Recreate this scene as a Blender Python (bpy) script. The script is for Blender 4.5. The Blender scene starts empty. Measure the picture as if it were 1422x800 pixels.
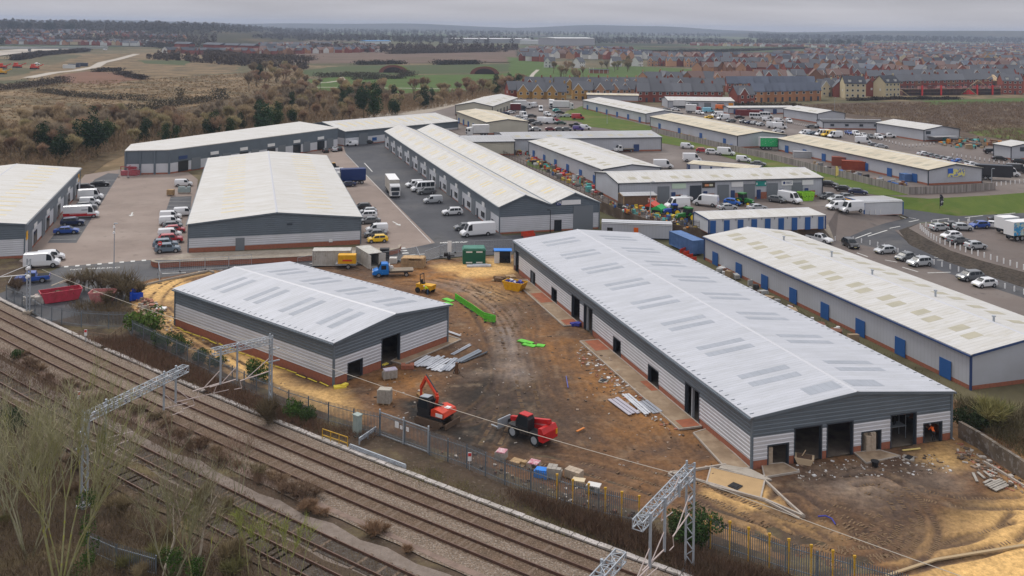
import bpy, math, random
import numpy as np
from mathutils import Vector, Matrix
R=math.radians
rnd=random.Random(11)
sc=bpy.context.scene
COL=sc.collection
# ------------------------------------------------------------------ camera (calibrated from the photo)
H=42.0; F=1285.0; ROLL=0.0137
CR,SR=math.cos(ROLL),math.sin(ROLL)
def G(px,py,z=0.0):
    "world point at height z seen at photo pixel px,py"
    u=px-711; v=py-38
    a=u*CR+v*SR; b=-u*SR+v*CR
    Y=F*(H-z)/b
    return (a*Y/F,Y)
def PX(X,Y,z=0.0):
    a=X*F/Y; b=F*(H-z)/Y
    return (711+a*CR-b*SR, 38+a*SR+b*CR)
cam=bpy.data.cameras.new('camera'); co=bpy.data.objects.new('camera',cam); COL.objects.link(co)
cam.sensor_fit='HORIZONTAL'; cam.sensor_width=36; cam.lens=36*F/1422
cam.shift_y=-362/1422; cam.clip_start=0.5; cam.clip_end=30000
co.matrix_world=Matrix.Translation((0,0,H))@Matrix.Rotation(R(90),4,'X')@Matrix.Rotation(ROLL,4,'Z')
sc.camera=co
# ------------------------------------------------------------------ light
SUN_EL=R(48); SUN_AZ=R(-35)
w=bpy.data.worlds.new('World'); sc.world=w; w.use_nodes=True
nt=w.node_tree; nt.nodes.clear()
def N(nt,t,**k):
    n=nt.nodes.new(t)
    for a,b in k.items(): setattr(n,a,b)
    return n
out=N(nt,'ShaderNodeOutputWorld'); bg=N(nt,'ShaderNodeBackground'); bg.inputs[1].default_value=0.1
sky=N(nt,'ShaderNodeTexSky',sky_type='NISHITA'); sky.sun_disc=False; sky.sun_elevation=SUN_EL; sky.sun_rotation=SUN_AZ
sky.air_density=1.0; sky.dust_density=6.0; sky.ozone_density=1.0
tc=N(nt,'ShaderNodeTexCoord'); sep=N(nt,'ShaderNodeSeparateXYZ'); nt.links.new(tc.outputs['Generated'],sep.inputs[0])
ramp=N(nt,'ShaderNodeValToRGB'); nt.links.new(sep.outputs['Z'],ramp.inputs[0])
el=ramp.color_ramp.elements
el[0].position=0.0; el[0].color=(6.0,5.7,5.8,1)
el[1].position=0.035; el[1].color=(5.2,5.15,5.5,1)
e=el.new(0.12); e.color=(5.3,5.3,5.75,1)
e=el.new(1.0); e.color=(13.5,13.3,13.6,1)
# stretched cloud noise
mp=N(nt,'ShaderNodeMapping'); mp.inputs['Scale'].default_value=(2.2,2.2,26); nt.links.new(tc.outputs['Generated'],mp.inputs[0])
cn=N(nt,'ShaderNodeTexNoise'); cn.inputs['Scale'].default_value=2.0; cn.inputs['Detail'].default_value=4; nt.links.new(mp.outputs[0],cn.inputs[0])
cr=N(nt,'ShaderNodeMapRange'); cr.inputs[1].default_value=0.3; cr.inputs[2].default_value=0.7; cr.inputs[3].default_value=0.84; cr.inputs[4].default_value=1.14
nt.links.new(cn.outputs[0],cr.inputs[0])
mul=N(nt,'ShaderNodeVectorMath',operation='SCALE'); nt.links.new(ramp.outputs[0],mul.inputs[0]); nt.links.new(cr.outputs[0],mul.inputs['Scale'])
mx=N(nt,'ShaderNodeMix',data_type='RGBA'); mx.inputs[0].default_value=0.93
nt.links.new(sky.outputs[0],mx.inputs[6]); nt.links.new(mul.outputs[0],mx.inputs[7]); nt.links.new(mx.outputs[2],bg.inputs[0]); nt.links.new(bg.outputs[0],out.inputs[0])
sl=bpy.data.lights.new('sun','SUN'); sl.energy=1.5; sl.angle=R(10); sl.color=(1,0.96,0.9)
so=bpy.data.objects.new('sun',sl); COL.objects.link(so)
# sun direction: azimuth measured like the sky node
sd=Vector((math.sin(SUN_AZ)*math.cos(SUN_EL), math.cos(SUN_AZ)*math.cos(SUN_EL), math.sin(SUN_EL)))
so.rotation_euler=sd.to_track_quat('Z','Y').to_euler()
sc.view_settings.view_transform='Standard'; sc.view_settings.look='None'; sc.view_settings.gamma=1; sc.view_settings.exposure=0.0
sc.view_settings.use_curve_mapping=False
sc.cycles.max_bounces=5; sc.cycles.diffuse_bounces=2; sc.cycles.glossy_bounces=2; sc.cycles.transmission_bounces=2; sc.cycles.volume_bounces=0; sc.cycles.transparent_max_bounces=6
sc.cycles.use_denoising=True; sc.cycles.caustics_reflective=False; sc.cycles.caustics_refractive=False
# ------------------------------------------------------------------ materials
MATS={}
def mat(name,c,c2=None,ns=0.0,rough=0.7,metal=0.0,lo=0.35,hi=0.65,bump=0.0,bs=5.0,spec=0.3,det=4,c3=None,ns3=1.0,lo3=.5,hi3=.7,seam=None,objcol=False,coat=0,detl=None,stretch=None):
    if name in MATS: return MATS[name]
    m=bpy.data.materials.new(name); m.use_nodes=True; nt=m.node_tree; b=nt.nodes['Principled BSDF']
    L=nt.links.new
    b.inputs['Roughness'].default_value=rough; b.inputs['Metallic'].default_value=metal
    b.inputs['Specular IOR Level'].default_value=spec
    if coat: b.inputs['Coat Weight'].default_value=coat; b.inputs['Coat Roughness'].default_value=.12
    col=None
    tc=N(nt,'ShaderNodeTexCoord'); src=tc.outputs['Object']
    if stretch:
        mm=N(nt,'ShaderNodeMapping'); mm.inputs['Scale'].default_value=stretch; L(src,mm.inputs[0]); src=mm.outputs[0]
    if objcol:
        oi=N(nt,'ShaderNodeObjectInfo'); col=oi.outputs['Color']
    else:
        rgb=N(nt,'ShaderNodeRGB'); rgb.outputs[0].default_value=(*c,1); col=rgb.outputs[0]
    def mixin(col,cc,scale,a,z,detail=det):
        no=N(nt,'ShaderNodeTexNoise'); no.inputs['Scale'].default_value=scale; no.inputs['Detail'].default_value=detail; no.inputs['Roughness'].default_value=.62; L(src,no.inputs[0])
        mr=N(nt,'ShaderNodeMapRange'); mr.inputs[1].default_value=a; mr.inputs[2].default_value=z; L(no.outputs[0],mr.inputs[0])
        x=N(nt,'ShaderNodeMix',data_type='RGBA'); L(mr.outputs[0],x.inputs[0]); L(col,x.inputs[6]); x.inputs[7].default_value=(*cc,1)
        return x.outputs[2]
    if c2: col=mixin(col,c2,ns,lo,hi)
    if c3: col=mixin(col,c3,ns3,lo3,hi3)
    if detl: col=mixin(col,detl[0],detl[1],detl[2],detl[3],2)
    if seam:
        ax,fr,dark,sw=seam
        sp=N(nt,'ShaderNodeSeparateXYZ'); L(tc.outputs['Object'],sp.inputs[0])
        a=N(nt,'ShaderNodeMath',operation='MULTIPLY'); a.inputs[1].default_value=fr; L(sp.outputs[ax],a.inputs[0])
        f=N(nt,'ShaderNodeMath',operation='FRACT'); L(a.outputs[0],f.inputs[0])
        g=N(nt,'ShaderNodeMath',operation='LESS_THAN'); g.inputs[1].default_value=sw; L(f.outputs[0],g.inputs[0])
        q=N(nt,'ShaderNodeMath',operation='MULTIPLY'); q.inputs[1].default_value=dark; L(g.outputs[0],q.inputs[0])
        x=N(nt,'ShaderNodeMix',data_type='RGBA'); L(q.outputs[0],x.inputs[0]); L(col,x.inputs[6]); x.inputs[7].default_value=(.12,.12,.13,1); col=x.outputs[2]
    L(col,b.inputs['Base Color'])
    if bump:
        no=N(nt,'ShaderNodeTexNoise'); no.inputs['Scale'].default_value=bs; no.inputs['Detail'].default_value=3; L(src,no.inputs[0])
        bp=N(nt,'ShaderNodeBump'); bp.inputs['Strength'].default_value=bump; bp.inputs['Distance'].default_value=0.15; L(no.outputs[0],bp.inputs['Height']); L(bp.outputs[0],b.inputs['Normal'])
    MATS[name]=m; return m
# ------------------------------------------------------------------ mesh builder
class MB:
    def __init__(s): s.v=[]; s.f=[]; s.m=[]
    def add(s,vs,fs,m=0):
        o=len(s.v); s.v.extend(vs)
        for f in fs: s.f.append(tuple(i+o for i in f)); s.m.append(m)
        return s
    def quad(s,a,b,c,d,m=0): return s.add([a,b,c,d],[(0,1,2,3)],m)
    def poly(s,pts,m=0): return s.add(list(pts),[tuple(range(len(pts)))],m)
    def box(s,x0,x1,y0,y1,z0,z1,m=0):
        return s.add([(x0,y0,z0),(x1,y0,z0),(x1,y1,z0),(x0,y1,z0),(x0,y0,z1),(x1,y0,z1),(x1,y1,z1),(x0,y1,z1)],
            [(0,3,2,1),(4,5,6,7),(0,1,5,4),(1,2,6,5),(2,3,7,6),(3,0,4,7)],m)
    def rbox(s,cx,cy,cz,lx,ly,lz,ang=0,m=0,tilt=0):
        "box centred cx,cy resting at cz rotated"
        M=Matrix.Translation((cx,cy,cz))@Matrix.Rotation(ang,4,'Z')@Matrix.Rotation(tilt,4,'Y')
        b=MB().box(-lx/2,lx/2,-ly/2,ly/2,0,lz)
        return s.add([tuple(M@Vector(p)) for p in b.v],b.f,m)
    def bar(s,p,q,w,m=0,h=None):
        "square bar from p to q"
        p=Vector(p);q=Vector(q);d=q-p
        if d.length<1e-6: return s
        d.normalize(); up=Vector((0,0,1)) if abs(d.z)<.95 else Vector((1,0,0))
        a=d.cross(up).normalized()*(w/2); b=a.cross(d).normalized()*((h or w)/2)
        vs=[p-a-b,p+a-b,p+a+b,p-a+b,q-a-b,q+a-b,q+a+b,q-a+b]
        return s.add([tuple(x) for x in vs],[(0,3,2,1),(4,5,6,7),(0,1,5,4),(1,2,6,5),(2,3,7,6),(3,0,4,7)],m)
    def tube(s,p,q,r0,r1=None,n=6,m=0,cap=True):
        r1=r0 if r1 is None else r1
        p=Vector(p);q=Vector(q);d=(q-p)
        if d.length<1e-6: return s
        d.normalize(); up=Vector((0,0,1)) if abs(d.z)<.95 else Vector((1,0,0))
        a=d.cross(up).normalized(); b=a.cross(d)
        vs=[];fs=[]
        for c,r in ((p,r0),(q,r1)):
            for i in range(n):
                t=2*math.pi*i/n; vs.append(tuple(c+a*(r*math.cos(t))+b*(r*math.sin(t))))
        for i in range(n):
            j=(i+1)%n; fs.append((i,j,n+j,n+i))
        if cap: fs.append(tuple(range(n-1,-1,-1))); fs.append(tuple(range(n,2*n)))
        return s.add(vs,fs,m)
    def prism(s,pts,y0,y1,m=0):
        "x,z outline extruded along y"
        n=len(pts); vs=[(x,y0,z) for x,z in pts]+[(x,y1,z) for x,z in pts]
        fs=[tuple(range(n)),tuple(range(2*n-1,n-1,-1))]+[(i,n+i,n+(i+1)%n,(i+1)%n) for i in range(n)]
        return s.add(vs,fs,m)
    def mesh(s,name,mats,smooth=False):
        me=bpy.data.meshes.new(name); me.from_pydata([tuple(v) for v in s.v],[],s.f)
        if not isinstance(mats,(list,tuple)): mats=[mats]
        for m in mats: me.materials.append(m)
        me.polygons.foreach_set('material_index',s.m)
        if smooth: me.polygons.foreach_set('use_smooth',[True]*len(me.polygons))
        me.update(); return me
    def build(s,name,mats,parent=None,loc=None,rz=0,smooth=False,color=None):
        o=bpy.data.objects.new(name,s.mesh(name,mats,smooth)); COL.objects.link(o)
        if parent: o.parent=parent
        if loc: o.location=loc; o.rotation_euler.z=rz
        if color: o.color=(*color,1)
        return o
def tag(o,label,cat,group=None,kind=None):
    if label: o['label']=label
    if cat: o['category']=cat
    if group: o['group']=group
    if kind: o['kind']=kind
    return o
def empty(name,label,cat,loc=(0,0,0),rz=0,group=None):
    o=bpy.data.objects.new(name,None); COL.objects.link(o); o.empty_display_size=.2
    o.location=loc if len(loc)==3 else (*loc,0); o.rotation_euler.z=rz
    return tag(o,label,cat,group)
def kids(o): return list(o.children)
def dup(o,parent=None,ch=None):
    c=o.copy(); COL.objects.link(c)
    if parent: c.parent=parent
    for k in CH.get(o.name,()): dup(k,c)
    return c
CH={}
def proto(root):
    "remember the children of a prototype once (obj.children is slow)"
    def rec(o):
        CH[o.name]=list(o.children)
        for k in CH[o.name]: rec(k)
    rec(root)
ORD=['first','second','third','fourth','fifth','sixth','seventh','eighth','ninth','tenth','eleventh','twelfth','thirteenth','fourteenth','fifteenth','sixteenth','seventeenth','eighteenth','nineteenth','twentieth',
 'twenty-first','twenty-second','twenty-third','twenty-fourth','twenty-fifth','twenty-sixth','twenty-seventh','twenty-eighth','twenty-ninth','thirtieth']+['number %d'%i for i in range(31,90)]
SHORT=[('beyond the belt, at the edge of the tan meadow','at the tan meadow edge'),('in the clump at the corner of the green field','at the green field corner'),('in the clump between the green fields and the yellow houses','near the yellow houses'),('in the clump beside the brick building on the green slope','beside the slope building'),
 ('in the red terrace behind the white unit with four shutters','in the front red terrace'),('in the second terrace behind the orange one','in the terrace behind the orange one'),('in front of the long grey unit at the head of the yards','before the long grey unit'),('in the brown-roofed row right of the small green','right of the small green'),
 ('in the row behind the scaffolded building site','behind the scaffold'),('in the grey-roofed row above the scaffold row','above the scaffold row'),('around the small green behind the terraces','around the small green'),('facing the road behind the upper green','behind the upper green'),('on the right of the middle slope','at the middle slope end'),
 ('in the middle slope, left part','on the left middle slope'),('in the middle slope, centre part','on the central middle slope'),('in the middle slope, right part','on the right middle slope'),('in the high rows of the estate, centre','in the central high rows'),('in the high rows of the estate, far right','in the far right high rows'),('in the high rows of the estate, right','in the right high rows'),('below the distant white warehouse','below the distant warehouse'),
 ('between the meadow and the left paved yard','beside the left yard'),('between the white unit and the green fields','beside the green fields'),('behind the dark-gabled white unit','behind the dark-gabled unit'),('in the crowded car yard behind the cream unit','in the crowded car yard'),('beside the left wall of the grey gabled warehouse','left of the grey gabled warehouse'),('beside the right wall of the grey gabled warehouse','right of the grey gabled warehouse')]
PEND=[]
def later(o,base,where,grp=None,x=None,who='from the left'):
    PEND.append((o,base,where,x,who))
    if grp: o['group']=grp
def settle():
    d={}
    for o,b,wh,x,who in PEND: d.setdefault((b,wh),[]).append((x if x is not None else PX(max(-1e4,o.location.x),max(1,o.location.y))[0],o,who))
    for (b,wh),l in d.items():
        l.sort(key=lambda t:t[0])
        for i,(x,o,who) in enumerate(l):
            t=(b+' '+wh) if len(l)==1 else '%s %s %s %s'%(ORD[i],b,who,wh)
            if len(t.split())>16: t=t.replace(' from the left',', left to right,').replace('left to right,','from left')
            for q,z_ in SHORT:
                if len(t.split())>16: t=t.replace(q,z_)
            if len(t.split())>16: print('LONG',len(t.split()),t)
            o['label']=t
def struct(mb,name,mats,smooth=False):
    o=mb.build(name,mats,smooth=smooth); o['kind']='structure'; return o
LAY=[0.0]
def sheet(name,px,m,z=0.0,lift=None,world=False,jit=0,sub=0):
    "flat ground sheet from photo pixels (or world points)"
    LAY[0]+=0.004
    lz=z+(LAY[0] if lift is None else lift)
    pts=[p if world else G(p[0],p[1],z) for p in px]
    if sub:
        q=[];r=random.Random(len(px)*7+int(abs(pts[0][0])))
        for i,p in enumerate(pts):
            n=pts[(i+1)%len(pts)]; L=math.dist(p,n); k=max(1,int(L/sub))
            for t in range(k):
                f=t/k; j=jit if t else 0
                q.append((p[0]+(n[0]-p[0])*f+r.uniform(-j,j),p[1]+(n[1]-p[1])*f+r.uniform(-j,j)))
        pts=q
    from mathutils.geometry import tessellate_polygon
    v3=[Vector((x,y,0)) for x,y in pts]
    tris=tessellate_polygon([v3])
    mb=MB(); fs=[]
    for t in tris:
        a,b,c=[v3[i] for i in t]
        if (b-a).cross(c-a).z<0: t=(t[0],t[2],t[1])
        fs.append(tuple(t))
    mb.add([(x,y,lz) for x,y in pts],fs)
    o=struct(mb,name,m); return o
def ribbon(name,px,wd,m,z=0.0,world=False,lift=None,kind=True,mb=None):
    LAY[0]+=0.004; lz=z+(LAY[0] if lift is None else lift)
    pts=[Vector(p if world else G(p[0],p[1],z)) for p in px]
    own=mb is None; mb=mb or MB()
    ls=[];rs=[]
    for i,p in enumerate(pts):
        d=(pts[min(i+1,len(pts)-1)]-pts[max(i-1,0)]).normalized(); n=Vector((-d.y,d.x))*wd/2
        ls.append(p+n); rs.append(p-n)
    for i in range(len(pts)-1):
        mb.quad((rs[i].x,rs[i].y,lz),(rs[i+1].x,rs[i+1].y,lz),(ls[i+1].x,ls[i+1].y,lz),(ls[i].x,ls[i].y,lz))
    if own: return struct(mb,name,m)
# ------------------------------------------------------------------ material library
M_roofnew=mat('roof_new',(.50,.515,.56),(.43,.445,.48),.9,rough=.42,seam=(1,2.0,.22,.14),spec=.4,c3=(.40,.41,.42),ns3=2.6,lo3=.52,hi3=.8,stretch=(.16,1,1))
M_roofold=mat('roof_old',(.57,.565,.555),(.50,.485,.45),.7,rough=.6,seam=(1,1.4,.18,.16),c3=(.42,.395,.32),ns3=1.7,lo3=.54,hi3=.8,stretch=(.2,1,1))
M_roofcream=mat('roof_cream',(.60,.54,.42),(.48,.42,.31),.5,rough=.7,seam=(1,1.2,.14,.16),c3=(.38,.34,.27),ns3=1.4,lo3=.55,hi3=.8,stretch=(.22,1,1))
M_roofgrey=mat('roof_grey',(.42,.43,.45),(.36,.36,.36),.1,rough=.6,seam=(1,1.2,.2,.16),c3=(.3,.3,.28),ns3=.5,lo3=.58,hi3=.8)
M_grey=mat('clad_grey',(.13,.16,.19),(.115,.14,.165),.4,rough=.45)
M_silver=mat('clad_silver',(.57,.58,.62),(.52,.53,.56),.4,rough=.4)
M_white=mat('clad_white',(.47,.49,.54),(.42,.43,.46),.15,rough=.55,seam=(1,1.6,.10,.2))
M_whitex=mat('clad_white_gable',(.47,.49,.54),(.42,.43,.46),.15,rough=.55,seam=(0,1.6,.10,.2))
M_cream=mat('clad_cream',(.50,.48,.40),(.44,.42,.35),.15,rough=.6,seam=(1,1.6,.1,.2))
M_brick=mat('brick',(.36,.13,.075),(.26,.10,.065),3,rough=.85,c3=(.45,.28,.2),ns3=6,lo3=.6,hi3=.75)
M_dark=mat('dark_trim',(.045,.055,.07),rough=.5)
M_navy=mat('navy_trim',(.03,.06,.16),rough=.5)
M_blue=mat('blue_door',(.025,.10,.30),rough=.5)
M_shut=mat('shutter',(.17,.19,.21),rough=.5,seam=(2,4,.25,.2))
M_glass=mat('window_glass',(.02,.025,.03),rough=.1,spec=.6)
M_conc=mat('concrete',(.33,.29,.24),(.24,.20,.16),.5,rough=.9,c3=(.42,.36,.28),ns3=2)
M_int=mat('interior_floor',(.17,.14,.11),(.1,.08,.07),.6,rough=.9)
M_light=mat('rooflight_grey',(.35,.375,.42),(.30,.325,.365),.6,rough=.3,seam=(0,1.2,.2,.1))
M_stain=mat('rooflight_cream',(.64,.54,.30),(.54,.46,.28),.4,rough=.5)
M_tan=mat('rooflight_tan',(.42,.39,.30),(.36,.34,.26),.4,rough=.6)
M_white2=mat('white_paint',(.75,.75,.75),rough=.5)
M_cap=mat('ridge_cap',(.5,.51,.54),rough=.45)
M_steel=mat('galvanised',(.42,.46,.50),(.34,.37,.41),2,rough=.45,metal=.25)
def rot(a): return (math.cos(R(a)),math.sin(R(a)))
def flip(C,d,depth):
    a=rot(d+90); return (C[0]+a[0]*depth,C[1]+a[1]*depth)
class Bld: pass
def shed(name,label,cat,org,yd,w,l,h,rise,z0=0,bands=None,roof=None,n=1,ops=(),feats=(),trim=None,ribs=True,cladm=None,over=.25,asym=.5,gutter=True,brk=False,interior=False):
    """bands: (z_top, material) from the ground up, last one fills the gable. ops: (side,u0,u1,z1) real openings. feats: (part name, side,u0,u1,z0,z1,material)"""
    b=Bld(); root=empty(name,label,cat,(org[0],org[1],z0),R(yd-90)); b.root=root;b.w=w;b.l=l;b.h=h;b.yd=yd;b.org=org;b.n=n;b.rise=rise;b.asym=asym
    bands=bands or [(.5,M_brick),(h,cladm or M_white)]
    mats=[m for _,m in bands]; top=len(mats)-1
    trim=trim or M_dark
    mb=MB()
    ln={'near':w,'far':w,'left':l,'right':l}
    def S(side,u,o,z):
        return {'near':(u,-o,z),'far':(u,l+o,z),'left':(-o,u,z),'right':(w+o,u,z)}[side]
    b.S=S
    def fill(side,u0,u1,z0_,z1_,m,tri=None):
        "one cladding field, ribbed when the band is metal"
        def q(a0,a1,za,zb,oa,ob):
            if abs(zb-za)<1e-5 and abs(oa-ob)<1e-5: return
            p=[S(side,a0[0],oa,za),S(side,a0[1],oa,za),S(side,a1[1],ob,zb),S(side,a1[0],ob,zb)]
            if side in('far','left'): p=p[::-1]
            mb.quad(*p,m)
        ext=tri or (lambda z:(u0,u1))
        if m==0 and len(mats)>1 or not ribs:
            if tri:
                k=6
                for i in range(k):
                    za=z0_+(z1_-z0_)*i/k; zb=z0_+(z1_-z0_)*(i+1)/k; q(ext(za),ext(zb),za,zb,0,0)
            else: q((u0,u1),(u0,u1),z0_,z1_,0,0)
            return
        P=.38; z=math.floor(z0_/P)*P
        brkp=[(0,0),(.84,.045),(1,0)]
        while z<z1_-1e-6:
            for (fa,oa),(fb,ob) in zip(brkp,brkp[1:]):
                za=z+fa*P; zb=z+fb*P
                ca=max(za,z0_); cb=min(zb,z1_)
                if cb-ca<1e-6: continue
                q(ext(ca),ext(cb),ca,cb,oa+(ob-oa)*(ca-za)/(zb-za),oa+(ob-oa)*(cb-za)/(zb-za))
            z+=P
    for side in ('near','far','left','right'):
        O=[(o[1],o[2],o[3]) for o in ops if o[0]==side]
        us=sorted({0,ln[side],*[x for o in O for x in o[:2]]}); zs=sorted({0,h,*[o[2] for o in O],*[zt for zt,_ in bands[:-1]]})
        for ua,ub in zip(us,us[1:]):
            for za,zb in zip(zs,zs[1:]):
                um=(ua+ub)/2; zm=(za+zb)/2
                if any(o[0]<um<o[1] and zm<o[2] for o in O): continue
                m=next((i for i,(zt,_) in enumerate(bands) if zm<zt),top)
                fill(side,ua,ub,za,zb,m)
        if side in ('near','far') and rise>0:
            for k in range(n):
                xa=w*k/n; xb=w*(k+1)/n; xm=xa+(xb-xa)*asym
                fill(side,xa,xb,h,h+rise,top,tri=lambda z,xa=xa,xb=xb,xm=xm:(xa+(xm-xa)*(z-h)/rise, xb-(xb-xm)*(z-h)/rise))
    mb.build('wall',mats,root)
    # jambs of the real openings
    if ops:
        for side,u0,u1,z1 in ops:
            fr=MB(); T=.35; j=.12
            def fb(ua,ub,za,zb,oa=-T,ob=.05):
                p=[S(side,ua,oa,za),S(side,ub,ob,zb)]
                fr.box(min(p[0][0],p[1][0]),max(p[0][0],p[1][0]),min(p[0][1],p[1][1]),max(p[0][1],p[1][1]),za,zb)
            fb(u0,u0+j,0,z1);fb(u1-j,u1,0,z1);fb(u0+j,u1-j,z1-j,z1)
            fr.build('door_frame',M_dark,root)
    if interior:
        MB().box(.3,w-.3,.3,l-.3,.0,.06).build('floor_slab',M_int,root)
        for k in range(1,int(l/6)):  # portal frames seen through the open doors
            y=k*6.0; it=MB()
            it.box(.12,.4,y-.1,y+.1,.06,h-.1); it.box(w-.4,w-.12,y-.1,y+.1,.06,h-.1); it.prism([(.3,h-.35),(w/2,h+rise-.35),(w-.3,h-.35),(w-.3,h-.1),(w/2,h+rise-.1),(.3,h-.1)],y-.08,y+.08)
            it.build('steel_frame',M_steel,root)
    # roof
    rf=MB(); cap=MB(); t=.1
    for k in range(n):
        xa=w*k/n; xb=w*(k+1)/n; xm=xa+(xb-xa)*asym
        oa=over if k==0 else 0; ob=over if k==n-1 else 0
        sl=rise/max(.01,(xm-xa)); sr=rise/max(.01,(xb-xm))
        zl=h-oa*sl+.03; zr=h-ob*sr+.03
        if asym>.02: rf.prism([(xa-oa,zl),(xm,h+rise+.03),(xm,h+rise+t+.03),(xa-oa,zl+t)],-over,l+over)
        if asym<.98: rf.prism([(xm,h+rise+.03),(xb+ob,zr),(xb+ob,zr+t),(xm,h+rise+t+.03)],-over,l+over)
        cap.prism([(xm-.25,h+rise+.09),(xm+.25,h+rise+.09),(xm,h+rise+.2)],-over-.01,l+over+.01)
    rf.build('roof',roof or M_roofold,root)
    if .02<asym<.98: cap.build('ridge_cap',M_cap,root)
    # trims: barge boards, gutters, corner posts
    tm=MB()
    for k in range(n):
        xa=w*k/n; xb=w*(k+1)/n; xm=xa+(xb-xa)*asym
        for y in (-over-.04,l+over-.02):
            for x0,zz0,x1,zz1 in ((xa,h,xm,h+rise),(xm,h+rise,xb,h)):
                if x1-x0<.1: continue
                v=[(x0,y,zz0-.16),(x1,y,zz1-.16),(x1,y,zz1+.1),(x0,y,zz0+.1)]
                w2=[(a,y+.06,c) for a,_,c in v]
                tm.add(v+w2,[(0,1,2,3),(7,6,5,4),(0,4,5,1),(3,2,6,7)])
        if k: tm.box(xa-.22,xa+.22,-over,l+over,h+.16,h+.22)
    for x,y in ((0,0),(w,0),(0,l),(w,l)): tm.box(x-.11,x+.11,y-.11,y+.11,0,h-.05)
    tm.build('trim',trim,root)
    if gutter:
        g=MB(); g.box(-over-.2,-over,-over,l+over,h-.18,h-.02); g.box(w+over,w+over+.2,-over,l+over,h-.18,h-.02); g.build('gutter',trim,root)
    if brk:
        q=MB(); k=int(l/1.15)
        for i in range(k):
            y=.4+i*1.15
            for s in (0,1):
                x0=.0 if s==0 else w; d=.42 if s==0 else -.42
                z=h+.15; q.bar((x0,y,z),(x0+d,y,z+abs(d)*rise/(w/n/2)+.0),.045)
        q.build('eaves_strap',M_grey,root)['kind']='stuff'
    for f in feats: feat(b,*f)
    return b
def feat(b,name,side,u0,u1,z0,z1,m,out=.08,label=None,depth=None):
    mb=MB(); S=b.S
    p=[S(side,u0,.052 if depth is None else depth,z0),S(side,u1,out+.052,z1)]
    mb.box(min(p[0][0],p[1][0]),max(p[0][0],p[1][0]),min(p[0][1],p[1][1]),max(p[0][1],p[1][1]),z0,z1)
    o=mb.build(name,m,b.root)
    if label: o['label']=label
    return o
def upos(b,side,px,py,z=None):
    "coordinate along a wall of the photo pixel px,py at the wall foot"
    z=b.root.location.z if z is None else z
    X,Y=G(px,py,z); dx=X-b.org[0]; dy=Y-b.org[1]
    ux,uy=rot(b.yd-90); vx,vy=rot(b.yd)
    return dx*ux+dy*uy if side in('near','far') else dx*vx+dy*vy
def oppx(org,yd,side,lst,z0=0):
    t=Bld(); t.org=org; t.yd=yd
    r=[]
    for (a,b_,c,d,zt) in lst:
        u0=upos(t,side,a,b_,z0); u1=upos(t,side,c,d,z0); r.append((side,min(u0,u1),max(u0,u1),zt))
    return r
def patch(b,k,slope,y0,y1,s0,s1,m,name='rooflight'):
    xa=b.w*k/b.n; xb=b.w*(k+1)/b.n; xm=xa+(xb-xa)*b.asym
    if slope=='l': f=lambda s:(xa+(xm-xa)*s, b.h+b.rise*s+.142)
    else: f=lambda s:(xb-(xb-xm)*s, b.h+b.rise*s+.142)
    x0,za=f(s0); x1,zb=f(s1)
    o=.018; mb=MB()
    if x0>x1: x0,x1,za,zb=x1,x0,zb,za
    vs=[(x0,y0,za),(x1,y0,zb),(x1,y1,zb),(x0,y1,za),(x0,y0,za-.03),(x1,y0,zb-.03),(x1,y1,zb-.03),(x0,y1,za-.03)]
    mb.add(vs,[(0,1,2,3),(4,5,1,0),(5,6,2,1),(6,7,3,2),(7,4,0,3)])
    return mb.build(name,m,b.root)
def grid_patches(b,k,slope,y0,dy,cnt,s0,s1,wy,m,pair=0,name='rooflight'):
    for i in range(cnt):
        y=y0+i*dy
        patch(b,k,slope,y,y+wy,s0,s1,m,name)
        if pair: patch(b,k,slope,y+pair,y+pair+wy,s0,s1,m,name)
def text(body,size,loc,rx,rz,m,name='lettering',parent=None,align='CENTER',ext=.01,rot3=None):
    c=bpy.data.curves.new(name,'FONT'); c.body=body; c.size=size; c.align_x=align; c.align_y='CENTER'; c.extrude=ext
    o=bpy.data.objects.new(name,c); me=bpy.data.meshes.new_from_object(o)
    me.materials.clear(); me.materials.append(m)
    bpy.data.objects.remove(o)
    o=bpy.data.objects.new(name,me); COL.objects.link(o)
    if parent: o.parent=parent
    o.location=loc; o.rotation_euler=rot3 or (rx,0,rz); return o
# ================================================================== BUILDINGS
# B: large new unit
bo,by=(23.4,88.2),107.4
opsB=oppx(bo,by,'left',[(955.6,582.3,977,592.4,3.6),(899.4,533,924.7,544.3,2.3),(851.8,493.7,872,500,2.3),(816.3,464.6,829.5,467,3.6),(799.9,448,812.5,452,3.6),(767,421.5,780.9,425.3,2.3),(737.3,396.2,749.2,400,2.3),(713.8,377.2,722.7,381,3.6)])
def cl(ops,l,mn=1.2):
    r=[]
    for s,a,b_,z in sorted(ops,key=lambda o:o[1]):
        a=max(.6,a); b_=min(l-.6,max(b_,a+(3.2 if z>3 else 2.4)))
        if r and a<r[-1][2]+.5: a=r[-1][2]+.5; b_=max(b_,a+2.4)
        if b_<l: r.append((s,a,b_,z))
    return r
opsB=cl(opsB,75)+cl(oppx(bo,by,'near',[(1061.8,648.6,1085.8,647.3,2.2),(1097,642,1135.8,642,3.5),(1145.3,638.5,1183.3,636,3.5),(1194,631,1218.6,631,2.2),(1235.7,625.8,1273,623.3,3.5),(1282,619.5,1304.7,617,2.2)]),22.9)
uB=shed('industrial_unit','long new silver and grey industrial unit with open doorways beside the muddy yard','building',bo,by,23.4,75,5.05,1.2,
  bands=[(.85,M_brick),(3.1,M_silver),(5.05,M_grey)],roof=M_roofnew,ops=opsB,z0=.1,trim=M_grey,brk=True,interior=True)
for sl in 'lr': grid_patches(uB,0,sl,5.5,8.9,8,.3,.8,1.05,M_light,2.1)
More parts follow.
